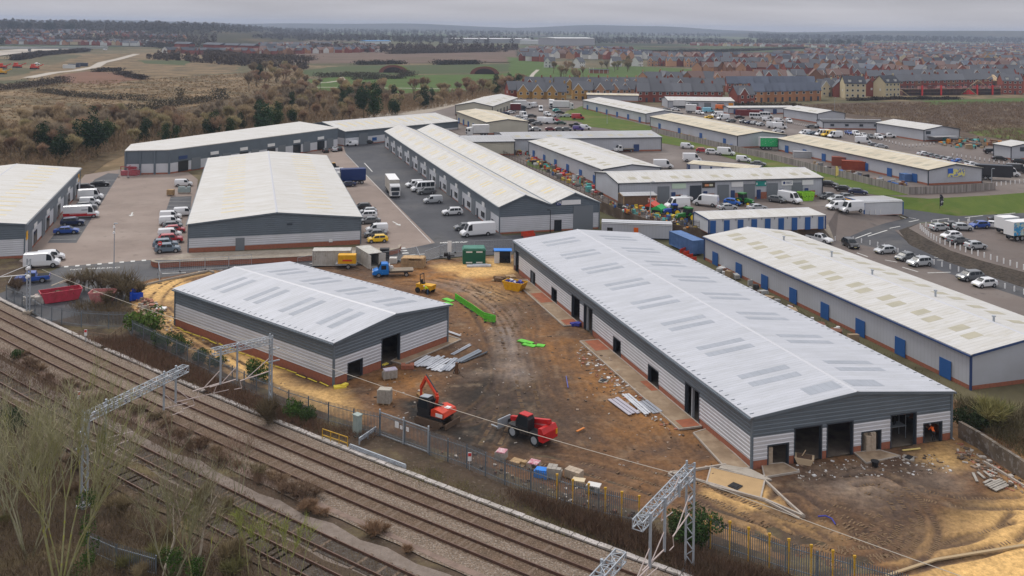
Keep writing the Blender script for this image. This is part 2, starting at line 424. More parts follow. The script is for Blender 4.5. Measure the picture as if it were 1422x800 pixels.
patch(uB,0,'l',1.2,2.9,.62,.95,M_light); patch(uB,0,'r',1.2,2.9,.62,.95,M_light)
# A: smaller new unit
ao,ay=(-20.1,107.1),141.3
opsA=cl(oppx(ao,ay,'near',[(475,528.6,492.3,523.5,2.2),(514.7,508.4,540.9,503.3,3.7)]),18.5)
uA=shed('industrial_unit','new silver and grey gabled unit with brick plinth nearest the railway fence','building',ao,ay,19.4,33.2,5.1,1.05,
  bands=[(1.05,M_brick),(3.15,M_silver),(5.1,M_grey)],roof=M_roofnew,ops=opsA,z0=.1,trim=M_grey,brk=True,interior=True)
for sl in 'lr': grid_patches(uA,0,sl,3.2,7.4,4,.25,.8,1.0,M_light,2.1)
# G: grey gabled warehouse
uG=shed('warehouse','grey gabled warehouse with wide white roof between the two paved yards','building',(-58.6,169.0),105.8,31.3,86,5.2,1.5,
  bands=[(.85,M_brick),(2.6,M_silver),(5.2,M_grey)],roof=M_roofold,trim=M_grey,
  feats=[('door','near',8.3,9.9,0,2.3,M_shut),('vent','near',17.5,18.5,4.3,4.6,M_dark),('sign_plate','near',25.3,26.0,.7,1.3,M_white2)])
for sl,s0,s1 in (('l',.35,.62),('r',.3,.62)): grid_patches(uG,0,sl,6,3.9,20,s0,s1,.7,M_stain)
# L: unit at left edge
ux,uy=rot(17.3)
uL=shed('warehouse','grey and white trade unit with a row of shopfront doors left of the paved yard','building',(-85.7-28*ux,163.7-28*uy),107.3,28,66,6.0,1.4,
  bands=[(.5,M_brick),(3.4,M_silver),(6.0,M_grey)],roof=M_roofold,trim=M_grey)
for y in (3,16,29,42,55):
    feat(uL,'roller_shutter','right',y,y+3.4,0,3.6,M_shut); feat(uL,'window','right',y+5,y+8,.5,2.9,M_glass)
    feat(uL,'sign_plate','right',y+5,y+8,3.5,4.3,M_white2)
feat(uL,'sign_plate','right',1.0,2.3,2.9,4.4,mat('sign_yellow',(.8,.42,.02),rough=.5),label='square yellow trade sign'); feat(uL,'sign_plate','right',62.5,64,3.2,5.0,MATS['sign_yellow'],label='square yellow trade sign')
grid_patches(uL,0,'r',6,4.3,14,.3,.62,.8,M_stain)
# T: twin gabled unit
uT=shed('warehouse','long twin-gabled grey and silver unit numbered 29 beside the tarmac road','building',(-2.0,187.7),107.4,21.8,138,5.55,2.15,n=2,
  bands=[(.35,M_brick),(3.4,M_silver),(5.55,M_grey)],roof=M_roofold,trim=M_grey)
for k in (0,1):
    for sl in 'lr': grid_patches(uT,k,sl,8,10.6,12,.3,.72,.9,M_stain,2.2)
feat(uT,'roller_shutter','near',16.0,20.4,0,5.0,M_shut,label='tall grey roller shutter'); feat(uT,'door','near',11.8,13.4,0,2.3,M_glass)
feat(uT,'sign_plate','near',13.3,17.6,5.35,6.3,M_white2,label='white sign board beside the number'); feat(uT,'number_plate','near',12.2,13.25,5.35,6.3,mat('navy_sign',(.01,.03,.2),rough=.4))
text('29',.95,(12.72,-.19,5.83),R(90),0,M_white2,'number',uT.root)
for i in range(11):
    y=4+i*12.0
    feat(uT,'roller_shutter','left',y+2.5,y+5.8,0,3.5,M_shut); feat(uT,'window','left',y+7,y+9.6,1.0,2.2,M_glass); feat(uT,'door','left',y+.3,y+1.4,0,2.1,M_dark)
    feat(uT,'sign_plate','left',y+7,y+9,3.3,4.3,M_white2)
# ---- older white units; Z = terrace level
Z=2.2
def older(org,yd,w,l,h,rise,label,roof=None,z0=Z,lights='tan',dk='l',nd=6,name='warehouse',mtrim=None,clad=None,dm=None,**k):
    b=shed(name,label,'building',org,yd,w,l,h,rise,z0=z0,roof=roof or M_roofold,trim=mtrim or M_dark,ribs=False,cladm=clad,bands=[(.5,M_brick),(h,clad or M_white)],**k)
    if lights:
        q=max(2,int(l/9)); 
        for i in range(q):
            y=l*(i+.35)/q
            for sl in 'lr':
                patch(b,0,sl,y,y+1.7,.25,.5,M_tan); patch(b,0,sl,y+3.4,y+5.1,.25,.5,M_tan)
    sd={'l':'left','r':'right'}[dk] if dk else None
    if sd:
        for i in range(nd):
            u=l*(i+.5)/nd; feat(b,'door',sd,u-.95,u+.95,.05,2.3,dm or M_blue)
    return b
M_stains=M_tan
uR=older((54.6,109.0),107.4,18,63,4.2,1.2,'white pitched-roof unit with blue doors behind the long new unit',z0=0,nd=8,lights=None,mtrim=M_navy)
for i in range(9):
    y=3.2+i*6.7
    for sl in 'lr': patch(uR,0,sl,y,y+1.5,.3,.56,M_tan); patch(uR,0,sl,y+2.6,y+4.1,.36,.62,M_tan)
for i in range(5): # flues on the ridge
    mb=MB(); mb.tube((0,0,-.2),(0,0,.8),.14,n=8); mb.tube((0,0,.8),(0,0,.95),.24,n=8); mb.build('flue',M_steel,uR.root,(9.3+(i%2)*1.3,6+i*11.5,5.3))
uR2=older((68.5,93.0),107.4,12,15,4.3,.8,'small white unit with dark trim at the right edge below the big white unit',z0=0,lights=None,nd=1)
u1=older((-8.8,342.4),108,16.2,44,4.5,1.0,'cream walled unit with brown rooflights behind the twin-gabled unit',clad=M_cream,roof=M_roofcream,nd=6)
c=(-8.2,411.0); u1b=older(flip(c,77.6,17),77.6,17,53,4.6,1.6,'pale roofed unit with dark doorways at the head of the busy car yard',clad=M_cream,dk='r',nd=8,dm=M_dark)
u2=older(flip((-1.3,291.5),12.8,18.5),12.8,18.5,52,4.5,1.0,'low wide white unit with blue doors across the middle of the estate',dk='r',nd=3,roof=M_roofgrey,dm=M_navy)
u2b=older(flip((-1.3-13,284.5),12.8,14),12.8,14,16,4.3,1.0,'small beige grey-roofed unit left of the wide white unit',dk=None,roof=M_roofgrey,clad=M_cream,lights=None)
u3=older((23.1,231.8),107.4,16.1,58,4.5,1.0,'white unit with speckled rooflights and blue doors beside the junk yard',nd=6)
u4=older(flip((24.8,210.9),13.6,16.3),13.6,16.3,52,4.6,1.1,'white trade unit with grey shutters and coloured shop signs facing the tractors',dk=None)
for i,u in enumerate((9.5,17.5,24.5,31.2,37.2,43.8)):
    feat(u4,'roller_shutter' ,'right',u,u+2.9,0,3.6,M_shut if i not in(1,) else M_dark)
    feat(u4,'door','right',u+3.4,u+4.4,0,2.2,M_navy); feat(u4,'brick_panel','right',u+4.5,u+6.2,0,1.6,M_brick,out=.03)
sg=[(13.0,16.5,mat('s_green',(.5,.62,.5))),(20.6,23.8,mat('s_black',(.05,.04,.03))),(28,31,M_white2),(34.3,37,mat('s_teal',(.02,.25,.22))),(41,44,M_white2),(46.5,49.5,M_white2)]
for a,b_,m in sg: feat(u4,'shop_sign','right',a,b_,3.0,4.2,m,out=.12)
text('R&G',.75,(16.5,43.0,3.62),R(90),R(90),mat('s_navy',(.01,.03,.16)),'lettering',u4.root)
for yy,dy_,m in ((21.7,.5,mat('s_orange',(.7,.3,.15))),(22.8,.45,mat('s_pale',(.6,.58,.45))),(34.55,.12,M_white2),(36.75,.12,M_white2)): MB().box(16.48,16.5,yy-dy_,yy+dy_,3.35,3.85).build('sign_mark',m,u4.root)
MB().tube((16.48,41.7,3.62),(16.5,41.7,3.62),.32,n=12).build('logo_disc',mat('s_navy'  ,(.01,.03,.16)),u4.root)
# M5 garage block (flat roofs, blue doors)
u5=shed('garage_block','row of low white lock-ups with blue doors on the retaining wall','building',flip((39.0,180.9),13.5,7.0),13.5,7.0,25.5,2.7,.25,z0=Z,asym=.1,bands=[(.1,M_brick),(2.7,M_silver)],ribs=False,roof=M_roofold,gutter=False,trim=M_navy,over=.1)
for i in range(9): feat(u5,'door','right',.25+i*2.95,1.45+i*2.95,0,2.5,M_blue)
for i in range(8): feat(u5,'roof_joint','right',2.9+i*2.8,2.98+i*2.8,2.3,2.75,M_dark)
u6=shed('garage_block','row of cream-roofed lock-ups with dark blue posts in the upper yard','building',flip((49.0,256.0),-28,6.5),-28,6.5,19,2.7,.2,z0=Z,asym=.1,bands=[(.1,M_brick),(2.7,M_silver)],ribs=False,roof=M_roofcream,gutter=False,trim=M_navy,over=.1)
for i in range(6): feat(u6,'door','right',.3+i*3.1,.8+i*3.1,0,2.5,M_navy)
kc=G(1200,300,.7); kio=shed('garage_block','white kiosk building with blue corners and yellow fascia beside the road junction','building',flip(kc,14,7),14,7,10,2.9,.2,z0=.7,asym=.9,bands=[(.1,M_brick),(2.9,M_silver)],ribs=False,roof=M_roofgrey,gutter=False,trim=M_blue,over=.1)
feat(kio,'fascia','near',-.1,7.1,2.5,2.9,MATS['sign_yellow']); 
U1=older((56.9,389.5),107.1,17,72,4.2,1.3,'white pitched unit with blue doors above the grass bank, farthest of its line',nd=6)
U2=older((76.7,312.7),107.2,19,67,4.2,1.2,'cream-roofed long unit behind the timber fence, middle of its line',roof=M_roofcream,nd=4)
U3=older((109.3,241.8),107.0,17.4,69,4.0,1.3,'cream-roofed long unit with a yellow and blue poster on its gable end',roof=M_roofcream,nd=7,dm=M_blue)
ps=feat(U3,'poster','near',6.2,11.6,2.0,3.9,mat('poster_yellow',(.7,.65,.2),(.15,.2,.45),1.6,lo=.52,hi=.56)); feat(U3,'poster','near',6.2,7.8,2.9,4.2,mat('poster_blue',(.03,.12,.5)),out=.11)
U4=older((132.9,401.1),108,14.2,24.8,4.2,1.2,'white unit with grey skylit roof beside the scrub land',nd=0,dk=None)
U4b=older(flip(G(1143,179.5,Z),2,7),2,7,25,3.0,.7,'low white annex with a dark roof and small windows beside the skylit unit',dk=None,lights=None,roof=mat('roof_dark',(.07,.07,.075),rough=.8))
for i in range(4): feat(U4b,'window','right',3+i*6,4.5+i*6,1.3,2.2,M_dark)
U5=older((151.5,339.1),109.0,16.4,25,4.3,1.2,'white pitched unit beside the white bollards and scrap heap',dk=None,lights=None)
feat(U5,'sign_plate','near',.8,3.0,2.7,3.8,M_dark); feat(U5,'canopy','near',1.5,12,1.9,2.1,M_roofgrey,out=4)
U7=older(flip((79.8,470.0),2,16),2,16,34,4.4,1.3,'white unit with four grey shutters in front of the brick houses',dk=None,lights=None,z0=1.5)
for i in range(4): feat(U7,'roller_shutter','right',5.5+i*6.5,9+i*6.5,0,3.4,M_shut)
feat(U7,'sign_plate','right',31,33.4,1.5,3.5,mat('s_orange2',(.75,.3,.03)))
U8=older(flip(G(1012,158.5,Z),12,6),12,6,34,3.0,.5,'low white office block with blue doors behind the maroon container',dk='r',nd=5,lights=None,dm=M_navy)
U9=older(flip(G(815,140,1.0),-4,8),-4,8,29,3.4,.7,'yellowed flat unit in front of the peach houses',dk=None,lights=None,z0=1.0,roof=M_roofcream)
U10=older(flip(G(1025,203,Z),2,8),2,8,15,3.6,.4,'small white unit with a red lettered sign beside the maroon trailer',dk=None,lights=None)
feat(U10,'sign_plate','right',2,8,2.2,3.3,M_white2); [MB().box(8.14,8.2,2.5+i*.52,2.5+i*.52+q,2.6,2.95).build('sign_mark',mat('s_red',(.5,.03,.12)),U10.root) for i,q in enumerate((.46,.4,.46,.42,.2,.44,.46,.4,.44))]
U11=older(G(1404,222,Z),107,14,7,4.2,1.0,'white unit with a dark sign at the right edge of the upper road',dk=None,lights=None)
feat(U11,'sign_plate','near',3.5,9,2.6,3.9,M_dark)
# BL and BW
def block(name,label,pts,hs,walls,roofm,z0=0,feats=()):
    "walled footprint (ccw) with per-corner roof heights"
    cx=sum(p[0] for p in pts)/len(pts); cy=sum(p[1] for p in pts)/len(pts)
    root=empty(name,label,'building',(cx,cy,z0)); mb=MB(); n=len(pts); P=[(p[0]-cx,p[1]-cy) for p in pts]
    for i in range(n):
        a,b_=P[i],P[(i+1)%n]; ha,hb=hs[i],hs[(i+1)%n]; lo=3.0
        mb.quad((*a,.5),(*b_,.5),(*b_,lo),(*a,lo),1); mb.quad((*a,lo),(*b_,lo),(*b_,hb),(*a,ha),2); mb.quad((*a,0),(*b_,0),(*b_,.5),(*a,.5),0)
    mb.build('wall',walls,root)
    r=MB(); c=[(x*1.01,y*1.01,h+.02) for (x,y),h in zip(P,hs)]; t=[(x,y,z+.2) for x,y,z in c]
    r.poly(t); 
    for i in range(n): r.quad(c[i],c[(i+1)%n],t[(i+1)%n],t[i])
    r.build('roof',roofm,root); return root,P
p1_,p2_,p3_=G(174.7,210,6.6),G(235.4,208.9,6.6),G(469,178.5,6.6)
p4_=(p3_[0]-16,p3_[1]+12); p0_=(p1_[0]-2,p1_[1]+9)
bl,P=block('warehouse','long grey unit with shopfronts backing on to the bare trees',[p1_,p2_,p3_,p4_,p0_],[6.6,6.6,6.6,7.3,7.2],[M_brick,M_silver,M_grey],M_roofold)
d=Vector(P[2])-Vector(P[1]); dl=d.length; d.normalize(); nrm=Vector((d.y,-d.x))
for i in range(6):
    for nm,s,wd,zt,m in (('window',.0,3.4,3.2,M_glass),('roller_shutter',4.6,3.2,3.6,M_shut),('sign_plate',.1,3,4.6,M_white2 if i else M_navy)):
        u=3+i*11.3+s; q=Vector(P[1])+d*(u+wd/2)+nrm*.08; zb=.3 if nm!='sign_plate' else 3.7
        MB().rbox(0,0,0,wd,.14,zt-zb,0).build(nm,m,bl,(q.x,q.y,zb),math.atan2(d.y,d.x))
for i in range(4):
    q=Vector(P[0]).lerp(Vector(P[1]),i/3); MB().rbox(0,0,0,.5,.3,6.5).build('pilaster',M_grey,bl,(q.x,q.y-.1,0),0)
cb=(-57.2,319.8); uW=shed('warehouse','white-roofed unit with dark grey gable in front of the ivy-clad trees','building',flip(cb,47.7,26),47.7,26,54.5,5.2,2.2,bands=[(.4,M_brick),(2.8,M_silver),(5.2,M_grey)],roof=M_roofold,trim=M_grey)
grid_patches(uW,0,'r',4,4,12,.35,.75,.9,M_stain)
for i in range(4): feat(uW,'roller_shutter','right',6+i*12,10+i*12,0,4.0,M_shut); feat(uW,'window','right',12+i*12,14+i*12,1,2.2,M_blue)
# portacabin with orange door between the units, containers etc are placed later
# ================================================================== GROUND
def gm(name,*a,**k): return mat(name,*a,rough=k.pop('rough',.95),spec=.1,**k)
M_ground=gm('ground_field',(.15,.125,.075),(.085,.085,.045),.004,c3=(.20,.15,.09),ns3=.012,lo3=.52,hi3=.6,lo=.42,hi=.56,det=6,detl=((.06,.05,.03),.15,.5,.75))
M_meadow=gm('meadow_tan',(.20,.14,.08),(.105,.085,.048),.035,lo=.42,hi=.6,det=8,c3=(.30,.215,.125),ns3=.06,lo3=.52,hi3=.7,detl=((.12,.09,.055),.4,.52,.75))
M_green=gm('field_green',(.075,.125,.03),(.06,.10,.028),.05,det=6,detl=((.10,.11,.04),.3,.5,.75))
M_bank=gm('grass_bank',(.10,.135,.03),(.075,.115,.025),.25,det=8,c3=(.17,.145,.06),ns3=.1,lo3=.52,hi3=.72,bump=.4,bs=2)
M_dgreen=gm('field_dark',(.06,.085,.035),(.075,.085,.04),.02)
M_plough=gm('plough',(.19,.105,.07),(.15,.085,.055),.03,det=6)
M_heath=gm('heath',(.16,.11,.09),(.11,.085,.06),.02,det=6)
M_scrub=gm('scrub',(.11,.08,.06),(.21,.165,.10),.03,lo=.5,hi=.68,det=8,detl=((.045,.035,.03),.25,.45,.7))
M_earth=gm('bare_earth',(.16,.105,.07),(.11,.08,.055),.2,det=8,c3=(.24,.18,.12),ns3=.08)
M_under=gm('undergrowth',(.12,.085,.05),(.07,.052,.03),.3,det=8,c3=(.17,.13,.08),ns3=.08,bump=.8,bs=1.5)
M_asph=gm('asphalt',(.075,.077,.085),(.055,.057,.065),.12,rough=.55,det=8,c3=(.12,.115,.11),ns3=.04,detl=((.045,.045,.05),.6,.55,.8))
M_asphB=gm('asphalt_brown',(.165,.135,.12),(.12,.10,.09),.1,rough=.6,det=8,c3=(.22,.19,.17),ns3=.05,detl=((.08,.07,.065),.5,.6,.85))
M_block=gm('block_paving',(.27,.215,.185),(.22,.175,.15),.12,det=8,c3=(.32,.265,.23),ns3=.04,detl=((.17,.135,.115),.5,.6,.85),rough=.7)
M_line=gm('road_paint',(.62,.62,.6),(.4,.4,.38),2,lo=.5,hi=.75)
M_track=gm('gravel_track',(.42,.38,.33),rough=.9)
M_ballast=gm('ballast',(.235,.175,.13),(.165,.12,.085),1.2,det=6,c3=(.32,.27,.23),ns3=5,lo3=.48,hi3=.62,bump=.9,bs=6,detl=((.10,.085,.07),9,.5,.66))
M_ballastb=gm('ballast_brown',(.17,.115,.08),(.12,.085,.06),1.0,det=6,c3=(.24,.18,.135),ns3=5,lo3=.5,hi3=.65,bump=.9,bs=6,detl=((.07,.05,.035),9,.5,.66))
M_ballastd=gm('ballast_dark',(.10,.08,.064),(.07,.055,.045),1.0,det=6,c3=(.13,.12,.11),ns3=5,lo3=.5,hi3=.65,bump=.9,bs=6)
M_pale=gm('ballast_pale',(.25,.205,.175),(.18,.145,.12),1.5,det=6,bump=.7,bs=6,detl=((.2,.17,.15),7,.5,.7))
M_soil=gm('dark_soil',(.06,.05,.043),(.09,.075,.06),.4,det=8,bump=1,bs=2,detl=((.035,.03,.025),2,.45,.7))
M_brush=gm('embankment',(.10,.07,.05),(.065,.05,.035),.35,det=8,c3=(.15,.12,.065),ns3=.2,lo3=.5,hi3=.65,bump=1,bs=2.5,detl=((.17,.14,.11),3,.62,.75))
g=MB(); 
S_=13400
g.quad((-S_,20,-.02),(S_,20,-.02),(S_,1000,-.02),(-S_,1000,-.02)); g.quad((-S_,1000,-.02),(S_,1000,-.02),(S_,1150,-1),(-S_,1150,-1)); g.quad((-S_,1150,-1),(S_,1150,-1),(S_,13400,-1),(-S_,13400,-1)); struct(g,'ground',M_ground)
A_=dict(jit=3,sub=14)
# patchwork of far fields beyond 700 m
fr=random.Random(5); fm=[M_green,M_dgreen,M_heath,M_ground,M_plough,M_dgreen,M_meadow,M_dgreen]
fcol=[gm('far_field_%d'%i,c,c2,.01) for i,(c,c2) in enumerate([((.075,.10,.04),(.06,.085,.035)),((.11,.11,.06),(.09,.09,.05)),((.05,.06,.035),(.04,.05,.03)),((.12,.09,.065),(.10,.08,.055)),((.045,.052,.035),(.035,.042,.03)),((.10,.12,.05),(.09,.105,.045))])]
LAY[0]=-.9
for i in range(210):
    y=1500*math.exp(fr.uniform(0,1.9)); x=fr.uniform(-.75,.75)*y; a=fr.uniform(-.4,.4); lx=y*fr.uniform(.05,.16); ly=y*fr.uniform(.05,.14)
    c_,s_=math.cos(a),math.sin(a)
    sheet('far_field',[(x+u*lx*c_-v*ly*s_,y+u*lx*s_+v*ly*c_) for u,v in((-1,-1),(1,-1.1),(1.1,.9),(-.9,1))],fr.choice(fcol),world=True)
LAY[0]=0
sheet('meadow',[(-60,150),(-60,118),(60,116),(200,110),(300,104),(415,98),(432,118),(350,165),(260,205),(100,250),(-60,280)],M_meadow,**A_)
sheet('meadow',[(40,100),(120,76),(230,72),(330,82),(330,100),(180,112),(40,112)],M_meadow,**A_)
sheet('plough_field',[(78,106),(120,99),(180,102),(200,110),(150,117),(88,115)],M_plough,**A_)
sheet('field',[(190,84),(265,84),(258,91),(200,88)],M_dgreen,**A_)
sheet('heath',[(410,72),(715,70),(722,86),(560,88),(400,88)],M_heath,**A_)
sheet('field',[(418,98),(470,92),(735,88),(742,98),(560,104),(430,106)],M_dgreen,**A_)
sheet('green_field',[(405,126),(428,111),(480,105),(560,105),(680,103),(735,100),(745,118),(700,130),(610,137),(520,133),(450,133)],M_green,**A_)
sheet('green_field',[(705,79),(760,84),(790,96),(880,92),(960,96),(955,112),(900,110),(850,118),(790,121),(715,122)],M_green,**A_)
sheet('field',[(990,60),(1140,64),(1120,74),(960,70)],M_dgreen,**A_)
for pl in ([(414,127),(411,122),(418,118.5),(430,116),(455,114.5),(470,112.5),(477,110.5),(474,107)],[(410,121),(470,121.5),(560,122.5),(650,124)],[(747,97),(741,102),(738,106),(742,110),(752,114)],[(40,108),(75,101),(105,98),(132,93),(142,87),(165,82),(190,75)]):
    ribbon('path',pl,3.5 if pl[0][0]!=40 else 9,M_track)
sheet('road',[(-20,72),(30,68),(120,67),(120,69.5),(60,71),(30,73.5),(-20,80)],M_track)
# scrub under the trees
sheet('undergrowth',[(-40,205),(120,175),(250,150),(400,120),(470,128),(620,130),(760,118),(740,135),(640,150),(600,160),(470,172),(360,185),(250,200),(175,215),(130,240),(40,262),(-60,300)],M_under,**A_)
# upper terrace of the estate
W0=G(836.6,281,Z); ut=rot(107.4)
tl=[(W0[0]+ut[0]*210,W0[1]+ut[1]*210),W0,G(887,301,Z),G(912,309,Z),G(983,320,Z),G(1143,317,Z),G(1150,311,Z),G(1165,286,Z),G(1222,271,Z),G(1290,276,Z),G(1380,271,Z),G(1520,260,Z),G(1520,222,Z),G(1340,196,Z),G(1235,172,Z),G(1140,158,Z),G(900,148,Z),G(690,132,Z)]
sk={6:G(1160,336,0),7:G(1252,306,0),8:G(1244,290,0),9:G(1330,300,0),10:G(1405,297,0),11:G(1545,292,0),12:G(1545,210,0),13:G(1345,186,0),14:G(1240,164,0),15:G(1145,153,0),16:G(900,144,0),17:G(680,129,0),0:(tl[0][0]-30,tl[0][1]+10)}
from mathutils.geometry import tessellate_polygon
tb=MB(); v3=[Vector((x,y,0)) for x,y in tl]; fs=[]
for t in tessellate_polygon([v3]):
    a,b_,c_=[v3[i] for i in t]
    fs.append(tuple(t) if (b_-a).cross(c_-a).z>0 else (t[0],t[2],t[1]))
tb.add([(x,y,Z) for x,y in tl],fs); n=len(tl)
def base(i): p=sk.get(i,tl[i]); return (p[0],p[1],-.05)
for i in range(n):
    j=(i+1)%n; m=0
    if i in (8,9,10): m=1
    if i in (11,12,13,14,15,16): m=2
    if i in (0,1,2,3,4,5,17): m=3
    tb.quad(base(i),base(j),(*tl[j],Z),(*tl[i],Z),m)
struct(tb,'terrace_ground',[M_asphB,M_bank,M_scrub,M_conc])
# bank of grass along the timber fence (lies on the terrace)
sheet('grass_bank',[(770,167),(793,152),(812,147),(850,163),(905,176),(905,186),(855,181),(818,176),(800,168)],M_bank,z=Z,jit=1,sub=6)
sheet('grass_bank',[(905,184),(1014,209.5),(1062,220.5),(1222,260),(1262,271),(1222,272),(1204,269),(1163,257),(1111,245),(1069,236),(991,213),(960,206),(905,197)],M_bank,z=Z,jit=.4,sub=6)
sheet('yard_grass',[(735,222),(770,224),(785,232),(760,240),(732,230)],M_bank,z=Z,jit=.6,sub=3)
# scrub land on the right
sheet('scrub',[(1085,153),(1090,146),(1250,141),(1500,137),(1520,222),(1340,186),(1250,168),(1150,158)],M_scrub,**A_)
sheet('green_verge',[(1280,140.5),(1520,133),(1520,139),(1290,146)],M_green,jit=2,sub=10)
sheet('green_verge',[(1345,184),(1400,178),(1520,180),(1520,205),(1370,195)],M_bank,jit=2,sub=8)
# paving of the left yard
sheet('block_paving',[(118,243),(165,236),(262,240),(275,250),(262,352),(250,362),(205,362),(86,371),(30,376),(25,364),(36,355),(75,300),(112,250)],M_block)
sheet('block_paving',[(365,203),(478,200),(500,212),(604,338),(552,349),(500,349),(500,300),(440,215)],M_block)
sheet('parking_bays',[(66,338),(92,305),(131,250),(150,241),(166,242),(106,338)],M_asph)
sheet('parking_bays',[(229,298),(237,274),(266,273),(264,298)],M_asph)
sheet('forecourt',[(262,352),(503,344),(552,346),(553,349),(500,353),(400,358),(262,364),(215,364),(205,362)],M_conc)
# tarmac road beside the twin gabled unit and across the front
sheet('tarmac_road',[(481,216),(477,203),(450,200),(520,190),(560,198),(700,330),(640,348),(604,338)],M_asph)
sheet('tarmac_road',[(-40,425),(20,400),(60,382),(86,371),(205,362),(262,362),(505,352),(552,349),(604,338),(700,328),(840,320),(905,318),(905,334),(840,336),(715,344),(712,353),(640,357),(560,364),(440,374),(330,380),(225,392),(185,392),(168,425),(60,450),(-40,455)],M_asph)
# right: roads and car parks
sheet('road',[(1085,352),(1150,345),(1178,330),(1215,314),(1262,303),(1210,283),(1245,289),(1330,301),(1430,296),(1500,292),(1500,306),(1372,308),(1290,312),(1262,319),(1243,321),(1258,335),(1300,356),(1422,398),(1500,425),(1500,520),(1422,470),(1330,420),(1200,365)],M_asph)
sheet('pavement',[(1243,321),(1262,336),(1300,356),(1422,398),(1500,425),(1500,410),(1422,384),(1320,352),(1270,333),(1250,320)],M_asphB)
sheet('car_park',[(1095,330),(1160,334),(1240,350),(1300,375),(1422,415),(1500,445),(1500,520),(1422,470),(1330,420),(1200,370)],M_asphB)
# raised car park with its dark bank
Z2=1.3
top=[G(x,y,Z2) for x,y in ((1277,310),(1262,317),(1290,333),(1320,348),(1360,361),(1422,378),(1520,402),(1520,318),(1422,304),(1350,307))]
bot=[G(1278,309,0),G(1246,320,0),G(1262,342,0),G(1310,364,0),G(1360,381,0),G(1422,402,0),G(1540,440,0),G(1540,318,0),G(1422,306,0),G(1350,310,0)]
tb=MB(); tb.poly([(x,y,Z2) for x,y in top][::-1]); 
for i in range(len(top)):
    j=(i+1)%len(top); tb.quad((*bot[j],-.05),(*bot[i],-.05),(*top[i],Z2),(*top[j],Z2),1 if i<6 else 2)
struct(tb,'raised_car_park',[M_asphB,M_soil,M_bank])
# painted markings
mk=MB()
def dash(a,b_,wd,z=0,lift=.42):
    p,q=Vector(G(*a,z)),Vector(G(*b_,z)); d=(q-p).normalized(); n_=Vector((-d.y,d.x))*wd/2; zz=z+lift
    mk.quad((*(p-n_),zz),(*(q-n_),zz),(*(q+n_),zz),(*(p+n_),zz))
LF=LAY[0]+.006
for i in range(8): x=89+i*15.4; y=371.5-i*1.25; dash((x,y),(x+6,y-.5),.9,0,LF)
for i in range(5): dash((554+i*2.2,346+i*3.4),(563+i*2.2,345.3+i*3.4),.75,0,LF)
for a in (((225,381),(258,379.5)),((275,378),(309,376)),((330,374),(360,372)),((380,370.5),(410,368.5)),((430,367),(460,365)),((560,356),(590,353.5)),((506,227),(517,239)),((1190,352),(1205,357.5)),((1229,362),(1246,365)),((1253,372),(1275,378.5)),((1288,380),(1320,379)),((1188,332),(1210,324)),((1205,329),(1232,320.5)),((1235,318),(1250,315)),((1130,322),(1148,319)),((1262,309),(1276,306)),((1295,306.5),(1318,304)),((1340,303),(1365,300)),((1385,299),(1410,296.5)),((1297,358),(1312,360)),((1301,362),(1316,362.5)),((1250,301),(1258,304)),((1262,303),(1272,305)),((1200,311),(1232,309))): dash(*a,.28,0,LF)
for i in range(9): u=i/8; a=(128-u*58,252+u*82); dash(a,(a[0]+ (38-u*2),a[1]-1.5+.5*u),.12,0,LF)
for i in range(5): dash((236-i*1.6,276+i*5),(264,275.5+i*5),.12,0,LF)
for i in range(12): dash((480+i*9.85,214+i*10.3),(480+(i+1)*9.85,214+(i+1)*10.3),.14,0,LF)
struct(mk,'road_marking',M_line)
def roadtext(s,px,size,rz,name='road_lettering'):
    p=G(*px); o=text(s,size,(p[0],p[1],LF),0,rz,M_line,name,ext=.002); o['kind']='structure'
roadtext('NO  PARKING',(132,374),1.25,R(14))
rm=MB(); rr_=random.Random(6)
for i in range(16):
    if i in(5,11): continue
    a=G(612+i*2.35,338-i*.06); rm.rbox(a[0],a[1],LF,.22,.85,.004,R(15+rr_.choice((0,25,-25)))); rm.rbox(a[0]+.17,a[1]+rr_.choice((-.35,0,.35)),LF+.004,.4,.2,.004,R(15))
struct(rm,'road_marking',M_line)
def ring(px,r0,r1):
    m=MB(); x,y=G(*px)
    for i in range(32):
        a,b_=2*math.pi*i/32,2*math.pi*(i+1)/32
        m.quad(*[(x+r*math.cos(t),y+r*math.sin(t),LF) for r,t in((r0,a),(r1,a),(r1,b_),(r0,b_))])
    struct(m,'road_marking',M_line)
ring((240,368.6),1.15,1.5); roadtext('20',(240,368.6),1.5,0)
arw=MB(); 
for px,dd in (((183,298),-72),((550,311),-62)):
    x,y=G(*px); c_,s_=rot(dd)
    f=lambda u,v:(x+u*c_-v*s_,y+u*s_+v*c_,LF)
    arw.quad(f(-2,-.15),f(1,-.15),f(1,.15),f(-2,.15)); arw.poly([f(1,-.6),f(2.6,0),f(1,.6)])
struct(arw,'road_marking',M_line)
